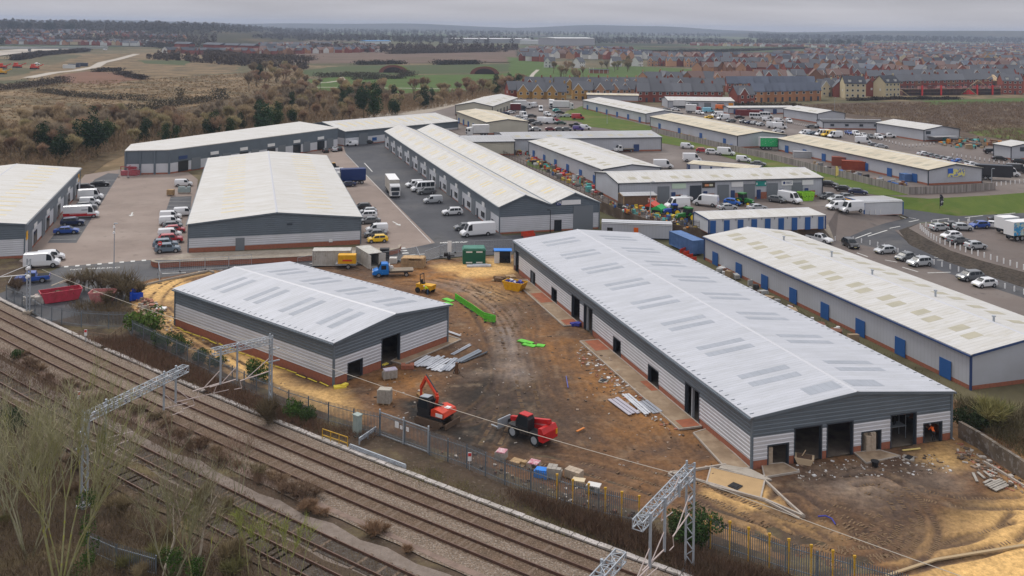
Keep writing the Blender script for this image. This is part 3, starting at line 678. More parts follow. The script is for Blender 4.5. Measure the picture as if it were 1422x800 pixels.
# ---------------- construction site surface: one fine grid with painted soil colours and ruts
def dist_poly(X,Y,pts):
    d=np.full(X.shape,1e9); 
    for (ax,ay_),(bx,by_) in zip(pts,pts[1:]):
        vx,vy=bx-ax,by_-ay_; L=vx*vx+vy*vy+1e-9
        t=np.clip(((X-ax)*vx+(Y-ay_)*vy)/L,0,1)
        d=np.minimum(d,np.hypot(X-ax-t*vx,Y-ay_-t*vy))
    return d
def inside(X,Y,pts):
    r=np.zeros(X.shape,bool); n=len(pts); j=n-1
    for i in range(n):
        xi,yi=pts[i];xj,yj=pts[j]
        c=((yi>Y)!=(yj>Y))&(X<(xj-xi)*(Y-yi)/(yj-yi+1e-12)+xi); r^=c; j=i
    return r
def vnoise(X,Y,s,seed):
    g_=np.random.default_rng(seed).random((512,512)); x=X/s+200.3; y=Y/s+200.7
    xi=np.floor(x).astype(int); yi=np.floor(y).astype(int); fx=x-xi; fy=y-yi; fx=fx*fx*(3-2*fx); fy=fy*fy*(3-2*fy)
    q=lambda a,b_:g_[a%512,b_%512]
    return (q(xi,yi)*(1-fx)+q(xi+1,yi)*fx)*(1-fy)+(q(xi,yi+1)*(1-fx)+q(xi+1,yi+1)*fx)*fy
site=[G(*p) for p in ((178,398),(205,388),(285,375),(400,372),(520,368),(600,361),(712,354),(716,340),(830,332),(900,344),(960,380),(1422,600),(1560,700),(1600,830),(1300,850),(1175,805),(1085,786),(985,748),(887,716),(773,688),(650,645),(600,626),(525,600),(470,585),(350,540),(215,480),(182,440))]
def pw(l): return [G(*p) for p in l]
x0,x1=min(p[0] for p in site)-1,max(p[0] for p in site)+1; y0,y1=min(p[1] for p in site)-1,max(p[1] for p in site)+1
st=.26; nx=int((x1-x0)/st); ny=int((y1-y0)/st)
gx,gy=np.meshgrid(np.linspace(x0,x1,nx),np.linspace(y0,y1,ny))
fb=lambda s,seed:vnoise(gx,gy,s,seed)*.55+vnoise(gx,gy,s/2.3,seed+1)*.28+vnoise(gx,gy,s/5.1,seed+2)*.17
wob=(fb(6,3)-.5)*7
def blob(pts,soft=2.5,grow=0):
    q=pw(pts); d=dist_poly(gx,gy,q+[q[0]]); ins=inside(gx,gy,q); sd_=np.where(ins,-d,d)+wob*.5-grow
    return np.clip(.5-sd_/soft,0,1)
sand=np.maximum.reduce([blob([(190,400),(290,376),(300,380),(262,390),(255,430),(330,490),(400,520),(350,530),(230,470),(185,430)]),
 blob([(330,500),(420,535),(470,545),(500,580),(440,575),(360,535)],3)*.7,
 blob([(600,372),(660,362),(712,362),(712,380),(640,388)],3)*.9,
 blob([(1260,790),(1330,748),(1422,690),(1560,650),(1560,840),(1300,860),(1200,820)],5),blob([(1150,760),(1230,770),(1330,735),(1380,700),(1422,640),(1500,640),(1400,760),(1250,800),(1140,790)],4)*.6,
 blob([(1280,640),(1330,615),(1365,625),(1330,660)],3)*.9,
 blob([(970,690),(1000,655),(1060,665),(1075,700),(1030,715)],1.5),
 blob([(1090,720),(1200,760),(1180,790),(1050,760),(980,730)],5)*.5, blob([(650,395),(700,400),(720,420),(660,430)],4)*.35])
dark=np.maximum.reduce([blob([(650,500),(700,470),(740,500),(790,560),(760,640),(640,640),(570,610),(610,560)],7),blob([(1120,700),(1200,650),(1330,660),(1380,690),(1250,740),(1150,760)],8)*.6,blob([(555,560),(600,555),(640,600),(610,620),(560,590)],3),blob([(760,540),(830,560),(850,640),(780,640)],8)*.55,blob([(1320,690),(1400,700),(1390,720),(1300,720)],4)*.7])
pale=np.maximum.reduce([blob([(690,440),(710,430),(725,500),(745,520),(720,540),(690,520),(700,480)],4)*.9,blob([(600,395),(650,390),(700,430),(690,445),(640,410)],3)*.6,blob([(1150,680),(1200,660),(1260,680),(1200,700)],6)*.6,blob([(1290,640),(1350,660),(1330,680),(1280,665)],4)*.5,blob([(640,520),(700,512),(700,525),(650,530)],3)*.5])
ochre=np.maximum.reduce([blob([(560,372),(650,362),(700,380),(720,440),(840,520),(960,600),(900,620),(800,560),(740,470),(620,420),(560,390)],8)*.8,blob([(470,545),(560,520),(620,530),(560,560)],5)*.6,blob([(900,640),(980,600),(1060,660),(1000,680)],6)*.5])
ruts=np.zeros(gx.shape); tread=np.zeros(gx.shape); berm=np.zeros(gx.shape); RUTL=[]
def rut(l,wd=.28,off=0,sp=1.0,world=False,k=1.0):
    global ruts,tread,berm; RUTL.append((l,k))
    p=l if world else pw(l)
    # resample
    q=[]
    for i in range(len(p)-1):
        a=Vector(p[max(i-1,0)]);b_=Vector(p[i]);c_=Vector(p[i+1]);d_=Vector(p[min(i+2,len(p)-1)])
        for t in np.linspace(0,1,6)[:-1]:
            q.append(tuple(.5*((2*b_)+(c_-a)*t+(2*a-5*b_+4*c_-d_)*t*t+(3*b_-a-3*c_+d_)*t**3)))
    q.append(tuple(p[-1]))
    for s in (-1,1):
        o=[]
        for i,pt in enumerate(q):
            d_=(Vector(q[min(i+1,len(q)-1)])-Vector(q[max(i-1,0)])).normalized(); o.append((pt[0]-d_.y*s*.95,pt[1]+d_.x*s*.95))
        d=dist_poly(gx,gy,o); ruts=np.maximum(ruts,k*np.clip(1.5-d/wd*.9,0,1)); berm=np.maximum(berm,k*np.exp(-((d-.62)/.2)**2))
rut([(1080,735),(1150,770),(1230,770),(1262,740),(1250,700),(1200,680)],.3); rut([(1060,735),(1130,778),(1240,785),(1285,745),(1265,700),(1225,670),(1180,672)],.3)
rut([(1070,745),(1180,782),(1300,775),(1380,755),(1422,720)],.3); rut([(1085,700),(1100,690),(1130,712),(1160,745),(1210,752),(1240,722)],.3)
rut([(1422,735),(1340,760),(1240,790),(1160,775),(1000,720),(900,680),(800,650),(740,640)],.3,k=.9); rut([(1422,700),(1330,700),(1270,690),(1200,700)],.3,k=.8)
for dx in range(6):
    rut([(1180-dx*14,700+dx*6),(1230-dx*12,712+dx*8),(1250-dx*9,735+dx*7),(1225-dx*10,762+dx*4),(1150-dx*14,760+dx*3)],.3,k=.7)
rut([(620,400),(680,430),(710,480),(705,560),(680,620)],.3,k=.8); rut([(640,395),(700,440),(722,500),(735,560),(760,620)],.3,k=.9); rut([(600,400),(660,430),(700,520),(660,580),(600,590)],.3,k=.8)
for dx in range(5): rut([(640+dx*16,400+dx*2),(690+dx*10,440),(705+dx*9,500),(712+dx*14,560),(760+dx*18,610+dx*3)],.3,k=.55)
for dx in range(4): rut([(760+dx*20,470+dx*10),(780+dx*14,520+dx*6),(800+dx*16,560),(880+dx*10,610-dx*5),(900+dx*12,640)],.3,k=.45)
for dx in range(4): rut([(560+dx*22,395-dx*3),(620+dx*16,400),(700+dx*8,425),(720+dx*6,460)],.3,k=.6)
for dx in range(5): rut([(880+dx*26,660+dx*6),(960+dx*28,680+dx*9),(1060+dx*14,720+dx*6),(1130+dx*16,745+dx*4)],.3,k=.5)
for dx in range(3): rut([(205+dx*10,430),(235+dx*8,455),(290+dx*5,490),(340,515+dx*2)],.25,k=.6)
rut([(290,382),(240,395),(215,425),(240,460)],.25,k=.5)
ruts*=np.clip(vnoise(gx,gy,1.9,44)*1.3+.2,.35,1); berm*=np.clip(vnoise(gx,gy,1.3,45)*1.6-.1,.1,1)*(1-ruts)
inB=inside(gx,gy,[(23.4-1.5,88.2),(23.4-1.5-22.5,88.2+72),(40,160),(46,95)])
hz=.10+(fb(9,20)-.5)*.30+(fb(2.2,30)-.5)*.22*(1-sand*.6)-ruts*.24+berm*.12
edge=np.clip(-(np.where(inside(gx,gy,site),-dist_poly(gx,gy,site+[site[0]]),1.0))/1.5,0,1)
hz=.03+hz*edge*.8+edge*.13
# keep the surface below floors and aprons
for pts in ([(23.4,88.2),tuple(np.array((23.4,88.2))+75*np.array(rot(107.4))),tuple(np.array((23.4,88.2))+75*np.array(rot(107.4))+23.4*np.array(rot(17.4))),tuple(np.array((23.4,88.2))+23.4*np.array(rot(17.4)))],
            [ao,tuple(np.array(ao)+33.2*np.array(rot(ay))),tuple(np.array(ao)+33.2*np.array(rot(ay))+19.4*np.array(rot(ay-90))),tuple(np.array(ao)+19.4*np.array(rot(ay-90)))]):
    m_=inside(gx,gy,pts); hz=np.where(m_,np.minimum(hz,-.04),hz)
ins=inside(gx,gy,site)
vid=-np.ones(gx.shape,int); keep=ins.copy()
vid[keep]=np.arange(keep.sum())
vv=np.stack([gx[keep],gy[keep],hz[keep]],1)
q=keep[:-1,:-1]&keep[1:,:-1]&keep[:-1,1:]&keep[1:,1:]
a=vid[:-1,:-1][q];b_=vid[:-1,1:][q];c_=vid[1:,1:][q];d_=vid[1:,:-1][q]
ff=np.stack([a,b_,c_,d_],1)
me=bpy.data.meshes.new('site_mud'); me.vertices.add(len(vv)); me.vertices.foreach_set('co',vv.ravel()); me.loops.add(ff.size); me.loops.foreach_set('vertex_index',ff.ravel().astype(np.int32))
me.polygons.add(len(ff)); me.polygons.foreach_set('loop_start',np.arange(0,ff.size,4,dtype=np.int32)); me.polygons.foreach_set('loop_total',np.full(len(ff),4,np.int32)); me.polygons.foreach_set('use_smooth',[True]*len(ff)); me.update()
big=fb(5,60)
def mixc(c,cc,w_): return c*(1-w_[...,None])+np.array(cc)*w_[...,None]
C_=np.zeros(gx.shape+(3,))+np.array((.15,.085,.048))
C_=mixc(C_,(.10,.064,.045),np.clip((big-.42)*5,0,1)); C_=mixc(C_,(.30,.15,.06),ochre*np.clip(fb(3,71)*2.2-.3,0,1))
C_=mixc(C_,(.040,.029,.022),dark*1.15*np.clip(fb(4,81)*2.4-.2,0,1)); C_=mixc(C_,(.33,.27,.225),pale*np.clip(fb(2.5,91)*2.6-.4,0,1))
C_=mixc(C_,(.56,.375,.185),sand*np.clip(1.25-ruts*.8-np.clip((fb(7,95)-.55)*4,0,.9),0,1)); C_=mixc(C_,(.30,.235,.17),np.clip((fb(1.6,97)-.62)*4,0,1)*(1-sand)*.4)
C_=mixc(C_,(.07,.047,.036),ruts*.85*(1-sand*.3)); C_=mixc(C_,(.27,.17,.10),berm*.3); C_=mixc(C_,(.27,.205,.155),np.clip(fb(1.1,99)*3-1.7,0,1)*(1-ruts)*.2*(1-sand))
lum_=C_.mean(2,keepdims=True); C_=np.clip(lum_+(C_-lum_)*1.22,.015,1)*(.90+.12*sand[...,None]); wet=np.clip(pale*1.1*np.clip((vnoise(gx,gy,1.7,131)-.35)*3,0,1)+ruts*.12*(1-sand),0,1)
ca=me.color_attributes.new('soil','FLOAT_COLOR','POINT'); ca.data.foreach_set('color',np.concatenate([C_[keep],wet[keep][:,None]],1).astype(np.float32).ravel())
mm=bpy.data.materials.new('site_mud'); mm.use_nodes=True; nt=mm.node_tree; b=nt.nodes['Principled BSDF']; L=nt.links.new
at=N(nt,'ShaderNodeAttribute',attribute_name='soil'); tcn=N(nt,'ShaderNodeTexCoord')
n1=N(nt,'ShaderNodeTexNoise'); n1.inputs['Scale'].default_value=2.2; n1.inputs['Detail'].default_value=10; n1.inputs['Roughness'].default_value=.7; L(tcn.outputs['Object'],n1.inputs[0])
mr=N(nt,'ShaderNodeMapRange'); mr.inputs[1].default_value=.3; mr.inputs[2].default_value=.7; mr.inputs[3].default_value=.55; mr.inputs[4].default_value=1.5; L(n1.outputs[0],mr.inputs[0])
vm=N(nt,'ShaderNodeVectorMath',operation='SCALE'); L(at.outputs['Color'],vm.inputs[0]); L(mr.outputs[0],vm.inputs['Scale']); L(vm.outputs[0],b.inputs['Base Color'])
b.inputs['Specular IOR Level'].default_value=.25
n2=N(nt,'ShaderNodeTexNoise'); n2.inputs['Scale'].default_value=2.5; n2.inputs['Detail'].default_value=6; L(tcn.outputs['Object'],n2.inputs[0])
bp=N(nt,'ShaderNodeBump'); bp.inputs['Strength'].default_value=.8; bp.inputs['Distance'].default_value=.12; L(n2.outputs[0],bp.inputs['Height']); L(bp.outputs[0],b.inputs['Normal'])
n3=N(nt,'ShaderNodeTexNoise'); n3.inputs['Scale'].default_value=.12; n3.inputs['Detail'].default_value=4; L(tcn.outputs['Object'],n3.inputs[0])
mr3=N(nt,'ShaderNodeMapRange'); mr3.inputs[1].default_value=.42; mr3.inputs[2].default_value=.62; mr3.inputs[3].default_value=.95; mr3.inputs[4].default_value=.42; L(n3.outputs[0],mr3.inputs[0]); rx=N(nt,'ShaderNodeMapRange'); rx.inputs[3].default_value=.92; rx.inputs[4].default_value=.22; L(at.outputs['Alpha'],rx.inputs[0]); L(rx.outputs[0],b.inputs['Roughness'])
me.materials.append(mm); o=bpy.data.objects.new('site_mud',me); COL.objects.link(o); o['kind']='structure'
def _siteh_doc(): pass
def siteh(x,y):
    i=int((y-y0)/(y1-y0)*(ny-1)); j=int((x-x0)/(x1-x0)*(nx-1))
    if 0<=i<ny and 0<=j<nx and ins[i,j]: return float(hz[i,j])
    return .2
# ================================================================== RAILWAY
tx=[-72.2,-56.9,-24.7,-10.6,0.8,6.9]; ty=[131.5,119.0,94.2,83.8,76.0,71.9]
tcf=np.polyfit(tx,ty,2)
def tc_(x): return float(np.polyval(tcf,x))
def tpt(x,off):
    s=2*tcf[0]*x+tcf[1]; L=math.hypot(1,s); return (x+off*s/L, tc_(x)-off/L)
TX=[-110+i*2.5 for i in range(70)]
def line(off,a=-110,b_=62,k=2.5):
    n=int((b_-a)/k); return [tpt(a+i*k,off) for i in range(n+1)]
def band(name,o0,o1,m,lift,jit=0,a=-110,b_=62):
    mb=MB(); p=line(o0,a,b_);q=line(o1,a,b_); r=random.Random(int(o0*10))
    p=[(x+r.uniform(-jit,jit),y+r.uniform(-jit,jit)) for x,y in p]; q=[(x+r.uniform(-jit,jit),y+r.uniform(-jit,jit)) for x,y in q]
    for i in range(len(p)-1): mb.quad((*q[i],lift),(*q[i+1],lift),(*p[i+1],lift),(*p[i],lift))
    return struct(mb,name,m)
LZ=LAY[0]+.01
band('embankment',-14,40,M_brush,LZ-.03)
band('ballast',-2.5,6.6,M_ballast,LZ+.06,.12)
band('ballast',7.6,12.0,M_pale,LZ+.06,.4); band('ballast',11.4,15.2,M_brush,LZ+.09,.25)
band('ballast',1.15,2.2,M_ballast,LZ+.064)
for o in (0,3.35): band('ballast',o-1.0,o+1.0,M_ballastb,LZ+.075,.05)
band('ballast',8.9,11.1,M_ballastd,LZ+.12,.05); band('ballast',12.3,14.3,M_ballastd,LZ+.13,.05)
band('ballast',5.6,6.3,mat('ballast_pink',(.25,.18,.145),(.18,.13,.105),1.5,rough=.95,bump=.7,bs=6),LZ+.079,.25)
M_rail=mat('rail_rust',(.11,.055,.035),(.07,.04,.03),2,rough=.7); M_railtop=mat('rail_top',(.16,.10,.08),rough=.45,metal=.5)
M_sleep=mat('sleeper',(.185,.135,.10),(.13,.095,.07),2,rough=.95)
for i,(o,lab) in enumerate(((0,'rusty brown railway track nearest the building site'),(3.35,'rusty brown railway track, second from the building site'),(10.0,'dark railway track beyond the bramble strip, third from the building site'),(13.3,'dark overgrown railway track nearest the foreground trees'))):
    x,y=tpt(0,o); root=empty('railway_track',lab,'railway track',(x,y,LZ+.07)); bz=.0 if i<2 else .05
    for s in (-.75,.75):
        mb=MB(); p=line(o+s,-108,60,1.5)
        for a,b_ in zip(p,p[1:]): mb.bar((a[0]-x,a[1]-y,bz+.1),(b_[0]-x,b_[1]-y,bz+.1),.10,0,.2); mb.bar((a[0]-x,a[1]-y,bz+.21),(b_[0]-x,b_[1]-y,bz+.21),.075,1,.02)
        mb.build('rail',[M_rail,M_railtop],root)
    mb=MB(); t=-105.
    r=random.Random(i)
    while t<58:
        t+=.55
        if r.random()<.5: continue
        a=tpt(t,o-1.25); b_=tpt(t,o+1.25)
        mb.bar((a[0]-x,a[1]-y,bz-.085),(b_[0]-x,b_[1]-y,bz-.085),.24,0,.19)
    sl_=mb.build('sleepers',M_sleep,root); sl_['kind']='stuff'
# cable trough
mb=MB(); t=-104; r=random.Random(3); x0_,y0_=tpt(0,-2.85)
root=empty('cable_trough','pale concrete cable trough running beside the rusty tracks','cable trough',(x0_,y0_,LZ))
while t<52:
    t+=1.0
    if t<-35 and r.random()<.12: continue
    a=tpt(t,-2.85+r.uniform(-.04,.04)); b_=tpt(t+.94,-2.85+r.uniform(-.04,.04))
    mb.bar((a[0]-x0_,a[1]-y0_,.16),(b_[0]-x0_,b_[1]-y0_,.16+r.uniform(-.03,.03)),.52,0,.16)
tl_=mb.build('trough_lid',mat('trough_concrete',(.52,.48,.46),(.36,.33,.30),.8,rough=.9,detl=((.2,.18,.15),3,.58,.7)),root); tl_['kind']='stuff'
for nm,o,m in (('side_wall',-2.55,M_ballastd),('side_wall',-3.15,M_ballastd)):
    mb=MB(); p=line(o,-100,50)
    for a,b_ in zip(p,p[1:]): mb.bar((a[0]-x0_,a[1]-y0_,.05),(b_[0]-x0_,b_[1]-y0_,.05),.08,0,.16)
    mb.build(nm,m,root)
# conductor cable beside track 3 (thin pale line)
# ---------------- palisade fences
M_pal=mat('palisade',(.20,.23,.26),(.15,.17,.19),.8,rough=.5,metal=.3)
def palisade(label,pts,h=2.3,name='palisade_fence',step=.17,m=None,world=False,posts=2.75,cat='fence'):
    pts=[p if world else G(*p) for p in pts]; x,y=pts[0]; z=siteh(x,y)*0+LZ
    root=empty(name,label,cat,(x,y,z)); pa=MB(); ra=MB(); L_=0; pp=MB()
    for a,b_ in zip(pts,pts[1:]):
        a=Vector((a[0]-x,a[1]-y,0)); b_=Vector((b_[0]-x,b_[1]-y,0)); d=(b_-a); ln=d.length; d.normalize(); nn=Vector((-d.y,d.x,0))
        k=int(ln/step)
        for i in range(k+1):
            c=a+d*(ln*i/max(1,k)); w_=d*.035
            pa.add([tuple(c-w_),tuple(c+w_),tuple(c+w_+Vector((0,0,h))),tuple(c+Vector((0,0,h+.1))),tuple(c-w_+Vector((0,0,h)))],[(0,1,2,3,4)])
        for zz in (.35,h-.35): ra.bar(tuple(a+nn*.03+Vector((0,0,zz))),tuple(b_+nn*.03+Vector((0,0,zz))),.05,0,.06)
        k=max(1,round(ln/posts))
        for i in range(k+1):
            c=a+d*(ln*i/k)+nn*.08; pp.box(c.x-.05,c.x+.05,c.y-.05,c.y+.05,0,h-.1)
    pa.build('pale',m or M_pal,root); ra.build('rail',m or M_pal,root); pp.build('post',m or M_pal,root); return root
palisade('grey palisade fence around the red skips, beside the railway',[(8,418),(30,428),(57,445),(85,452),(112,456),(150,458),(176,458),(183,470)])
palisade('ivy-grown grey palisade fence below the silver unit',[(183,470),(230,492),(290,520),(355,553),(400,572),(455,590),(490,600),(526,607.5)])
palisade('long grey palisade fence with yellow posts, between the site and the railway',[(595.5,634),(647,652),(700,675),(773,700),(830,718),(887,731)])
palisade('grey palisade fence with yellow posts at the sandy corner of the site',[(984,762),(1039,780),(1090,797),(1180,822),(1260,845)])
palisade('short grey palisade fence half hidden by ivy at the bottom of the trees',[(120,772),(160,790),(215,806)],h=1.8)
gt=palisade('wide grey palisade double gate facing the orange excavator','x' and [(527,606),(561,619),(594.5,631)],h=2.4,name='palisade_gate',cat='gate',posts=50)
p=G(527,606);q=G(594.5,631); d=Vector((q[0]-p[0],q[1]-p[1])); mbq=MB()
for f in (0,.5,1): mbq.rbox(d.x*f,d.y*f,0,.16,.16,2.65)
mbq.bar((0,0,2.35),(d.x,d.y,2.35),.08);mbq.bar((0,0,.12),(d.x,d.y,.12),.08); mbq.build('gate_frame',M_steel,gt)
for f,s in ((.38,.5),(.47,.3),(.6,.35)): MB().rbox(d.x*f-.08,d.y*f-.1,1.45,.5*s*2,.03,s*1.2,math.atan2(d.y,d.x)).build('notice',M_white2,gt)
M_yel=mat('yellow_paint',(.62,.36,.03),(.45,.26,.03),2,rough=.5)
for px in ((773,703),(795,711),(817,717),(840,723),(863,729),(887,735),(986,765),(1013,773),(1039,782),(1068,791),(1095,799),(1126,808),(1156,816),(1186,824)):
    x,y=G(*px); mb=MB(); mb.rbox(0,0,0,.06,.06,2.4); mb.rbox(0,0,1.7,.12,.1,.85); mb.rbox(0,0,2.55,.22,.14,.16)
    o=mb.build('marker_post',M_yel,None,(x,y,LZ)); tag(o,None,'marker post'); later(o,'yellow marker post','on the palisade fence beside the railway','yellow posts along the palisade fence')
# ---------------- overhead line gantries
M_ins=mat('arm_pink',(.55,.46,.43),rough=.5)
def lattice(mb,p,q,wd,ht,step,th=.09):
    p=Vector(p);q=Vector(q);d=q-p;L_=d.length;d.normalize()
    s=Vector((-d.y,d.x,0)).normalized()*(wd/2) if abs(d.z)<.9 else Vector((1,0,0))*(wd/2)
    u=Vector((0,0,ht)) if abs(d.z)<.9 else Vector((0,ht,0))
    k=max(2,round(L_/step)); P_=lambda i,a,b_:p+d*(L_*i/k)+s*a+u*b_
    for a in (-1,1):
        for b_ in (0,1): mb.bar(P_(0,a,b_),P_(k,a,b_),th)
    for i in range(k+1):
        for b_ in (0,1): mb.bar(P_(i,-1,b_),P_(i,1,b_),th*.6)
        for a in (-1,1): mb.bar(P_(i,a,0),P_(i,a,1),th*.6)
    for i in range(k):
        for b_ in (0,1): mb.bar(P_(i,-1 if i%2 else 1,b_),P_(i+1,1 if i%2 else -1,b_),th*.6)
        for a in (-1,1): mb.bar(P_(i,a,i%2),P_(i+1,a,1-i%2),th*.6)
def gantry(label,mast,end,zt,drops,mirror=1,mh=None):
    root=empty('overhead_line_gantry',label,'gantry',(mast[0],mast[1],LZ)); e=Vector((end[0]-mast[0],end[1]-mast[1],0)); L_=e.length; d=e.normalized(); n_=Vector((-d.y,d.x,0))
    m=MB(); h=mh or zt+.35
    for s in (-.32,.32): m.bar(tuple(n_*s),tuple(n_*s+Vector((0,0,h))),.15,0,.15)
    k=int(h/.55)
    for i in range(k): m.bar(tuple(n_*(.3 if i%2 else -.3)+Vector((0,0,h*i/k))),tuple(n_*(-.3 if i%2 else .3)+Vector((0,0,h*(i+1)/k))),.06)
    m.rbox(0,0,-.2,1.0,1.0,.35,math.atan2(d.y,d.x)); m.build('mast',M_steel,root)
    m=MB(); lattice(m,(0,0,zt-.55),tuple(e+Vector((0,0,zt-.55))),.75,.6,.72,.075); m.build('boom',M_steel,root)
    a=MB()
    for zz in (zt-1.3,zt-2.6): a.bar(tuple(d*.3+Vector((0,0,zz))),tuple(-d*1.0+Vector((0,0,zz))),.12)
    a.build('bracket',M_steel,root)
    for j,(f,lng) in enumerate(drops):
        c=d*(L_*f)+n_*(.45); c2=c+Vector((0,0,zt+.25)); b0=c+Vector((0,0,zt-lng))
        MB().tube(b0,c2,.11,n=8).build('drop_tube',M_steel,root)
        ar=MB(); s=mirror*(1 if j%2 else 1)
        t1=b0+Vector((0,0,1.2)); e1=b0-n_*2.6*s+Vector((0,0,.9)) if 0 else b0+d*2.7+n_*(-.5)+Vector((0,0,-.25))
        ar.tube(tuple(b0+Vector((0,0,.15))),tuple(e1),.055,n=5); ar.tube(tuple(b0+Vector((0,0,1.5))),tuple(b0.lerp(e1,.62)),.045,n=5)
        ar.tube(tuple(b0.lerp(e1,.75)),tuple(b0.lerp(e1,.85)+Vector((0,0,-.7))),.035,n=5); ar.tube(tuple(b0.lerp(e1,.85)+Vector((0,0,-.7))),tuple(b0.lerp(e1,.3)+Vector((0,0,-.75))),.035,n=5)
        ar.build('registration_arm',M_ins,root)
    # arm from the mast
    if mirror:
        ar=MB(); b0=Vector((0,0,zt-3.6))+d*.2; e1=b0+d*3.2+Vector((0,0,-.3))
        ar.tube(tuple(b0),tuple(e1),.055,n=5); ar.tube(tuple(b0+Vector((0,0,1.4))),tuple(b0.lerp(e1,.8)),.045,n=5); ar.tube(tuple(e1),tuple(e1+Vector((0,0,-.8))-d*.2),.035,n=5); ar.tube(tuple(e1+Vector((0,0,-.8))-d*.2),tuple(e1+Vector((0,0,-.75))+d*.6),.035,n=5)
        ar.build('registration_arm',M_ins,root)
    return root
m1,m2,m3=G(375,575),G(117,705),G(957,795)
gantry('grey lattice gantry with its mast below the silver gabled unit',m1,G(296,494,7.6),8.1,[(.62,3.6),(.9,3.6)])
gantry('grey lattice gantry with its boom over the left bushes and tracks',m2,G(258,514,7.6),7.9,[(.22,3.4),(.80,3.5),(.93,3.5)])
gantry('steep grey lattice gantry beside the fence gap at the ivy bush',m3,G(885,742,7.4),8.1,[(.35,.8),(.62,3.6),(.88,3.6)])
e4=G(862,773,7.9); gantry('grey lattice boom end just entering at the bottom edge',(e4[0]-9.8,e4[1]-15.5),e4,8.1,[(.9,3.0)],mirror=0)
# feeder wires carried by the masts
def wire(label,pts,r=.03,name='feeder_wire',sag=.5,m=None):
    root=None; mb=MB(); o=Vector(pts[0])
    for a,b_ in zip(pts,pts[1:]):
        a=Vector(a);b_=Vector(b_); k=10; L_=(b_-a).length
        q=[a.lerp(b_,i/k)-Vector((0,0,sag*4*(i/k)*(1-i/k))) for i in range(k+1)]
        for s,t in zip(q,q[1:]): mb.tube(tuple(s-o),tuple(t-o),r,n=4,cap=False)
    ob=mb.build(name,m or mat('wire_alu',(.5,.45,.38),rough=.5),None,tuple(o)); tag(ob,label,'wire')
d13=Vector((m3[0]-m1[0],m3[1]-m1[1])); dn=d13.normalized()
wz=7.0
wire('pale feeder wire sagging between the lattice masts above the site fence',[(m1[0]-dn.x*48-1,m1[1]-dn.y*48+3,wz),(m1[0]+.3,m1[1]+.4,wz),(m3[0]+.5,m3[1]+.7,6.9),(m3[0]+dn.x*48+2,m3[1]+dn.y*48-3,wz)],.028,sag=.55)


# left pole with insulators, relay cabinet, railings, barriers, small signs
x,y=G(39,437); r_=empty('signal_pole','grey pole with white round fittings beside the blue pickup and skips','pole',(x,y,LZ))
mb=MB(); mb.bar((-.22,0,0),(-.22,0,7.9),.16); mb.bar((.22,0,0),(.22,0,7.9),.16)
for i in range(14): mb.bar((-.22 if i%2 else .22,0,i*.56),(.22 if i%2 else -.22,0,(i+1)*.56),.06)
mb.build('mast',M_steel,r_); MB().rbox(0,0,-.1,1.1,1.1,.5).build('base',M_conc,r_)
for z in (5.4,6.6):
    mb=MB(); mb.tube((.1,-.2,z),(.1,-.75,z),.28,.2,10); mb.build('insulator',M_white2,r_)
mb=MB(); mb.tube((0,0,5.6),(-2.8,-2.6,5.9),.06,n=5); mb.tube((-2.8,-2.6,5.9),(0,0,7.0),.05,n=5); mb.tube((-1.6,-1.5,5.7),(-1.9,-1.8,4.9),.04,n=5); mb.build('registration_arm',M_white2,r_)
x,y=G(496,607); cb_=MB().rbox(0,0,0,.75,.6,2.1).rbox(0,0,2.1,.85,.7,.12)
o=cb_.build('relay_cabinet',mat('cabinet_green',(.33,.39,.36),(.27,.32,.3),2,rough=.6),None,(x,y,LZ),R(-38)); tag(o,'tall grey-green relay cabinet beside the palisade gate','cabinet')
def fencerail(name,label,cat,a,b_,h,n,m,rails=(0.05,.5,1.0),th=.06,z=None):
    a=Vector((*G(*a),0)); b_=Vector((*G(*b_),0)); d=b_-a; r_=empty(name,label,cat,(a.x,a.y,LZ if z is None else z)); 
    mb=MB()
    for i in range(n): c=d*(i/(n-1)); mb.bar((c.x,c.y,0),(c.x,c.y,h),th)
    mb.build('post',m,r_); mb=MB()
    for f in rails: mb.bar((0,0,h*f if f<1 else h),(d.x,d.y,h*f if f<1 else h),th)
    mb.build('rail',m,r_); return r_
fencerail('safety_railing','yellow tubular safety railing beside the cable trough','railing',(447.5,614),(482.5,626),1.2,4,M_yel,th=.07)
fencerail('crash_barrier','low galvanised crash barrier beside the cable trough below the gate','barrier',(486,627),(563,656),.55,6,M_steel,rails=(.6,1.0),th=.14)
fencerail('crash_barrier','short grey and yellow barrier rail leading to the gate','barrier',(499,619),(522,603),.6,3,M_steel,rails=(.6,1.0),th=.14)
for px,lab in (((119,477),'small red and white numbered sign on a post beside the trough'),((110,567),'small orange marker board on a post among the brambles'),((652,655),'white marker post leaning on the palisade fence')):
    x,y=G(*px); o=MB().rbox(0,0,0,.06,.06,1.3,0,0).rbox(0,-.05,.9,.35,.05,.8,0,1).rbox(0,-.08,1.35,.3,.02,.3,0,2).build('trackside_sign',[M_steel,M_white2,mat('sign_red',(.6,.04,.04),rough=.5)],None,(x,y,LZ)); tag(o,lab,'sign')
fencerail('timber_fence','low brown timber rail fence below the palisade corner','fence',(100,470),(150,477),1.0,6,mat('old_timber',(.22,.15,.09),(.15,.10,.07),3,rough=.9),rails=(.5,1))
fencerail('timber_fence','short brown timber rail fence beside the evergreen shrub','fence',(152,477),(176,460),1.0,4,MATS['old_timber'],rails=(.5,1))
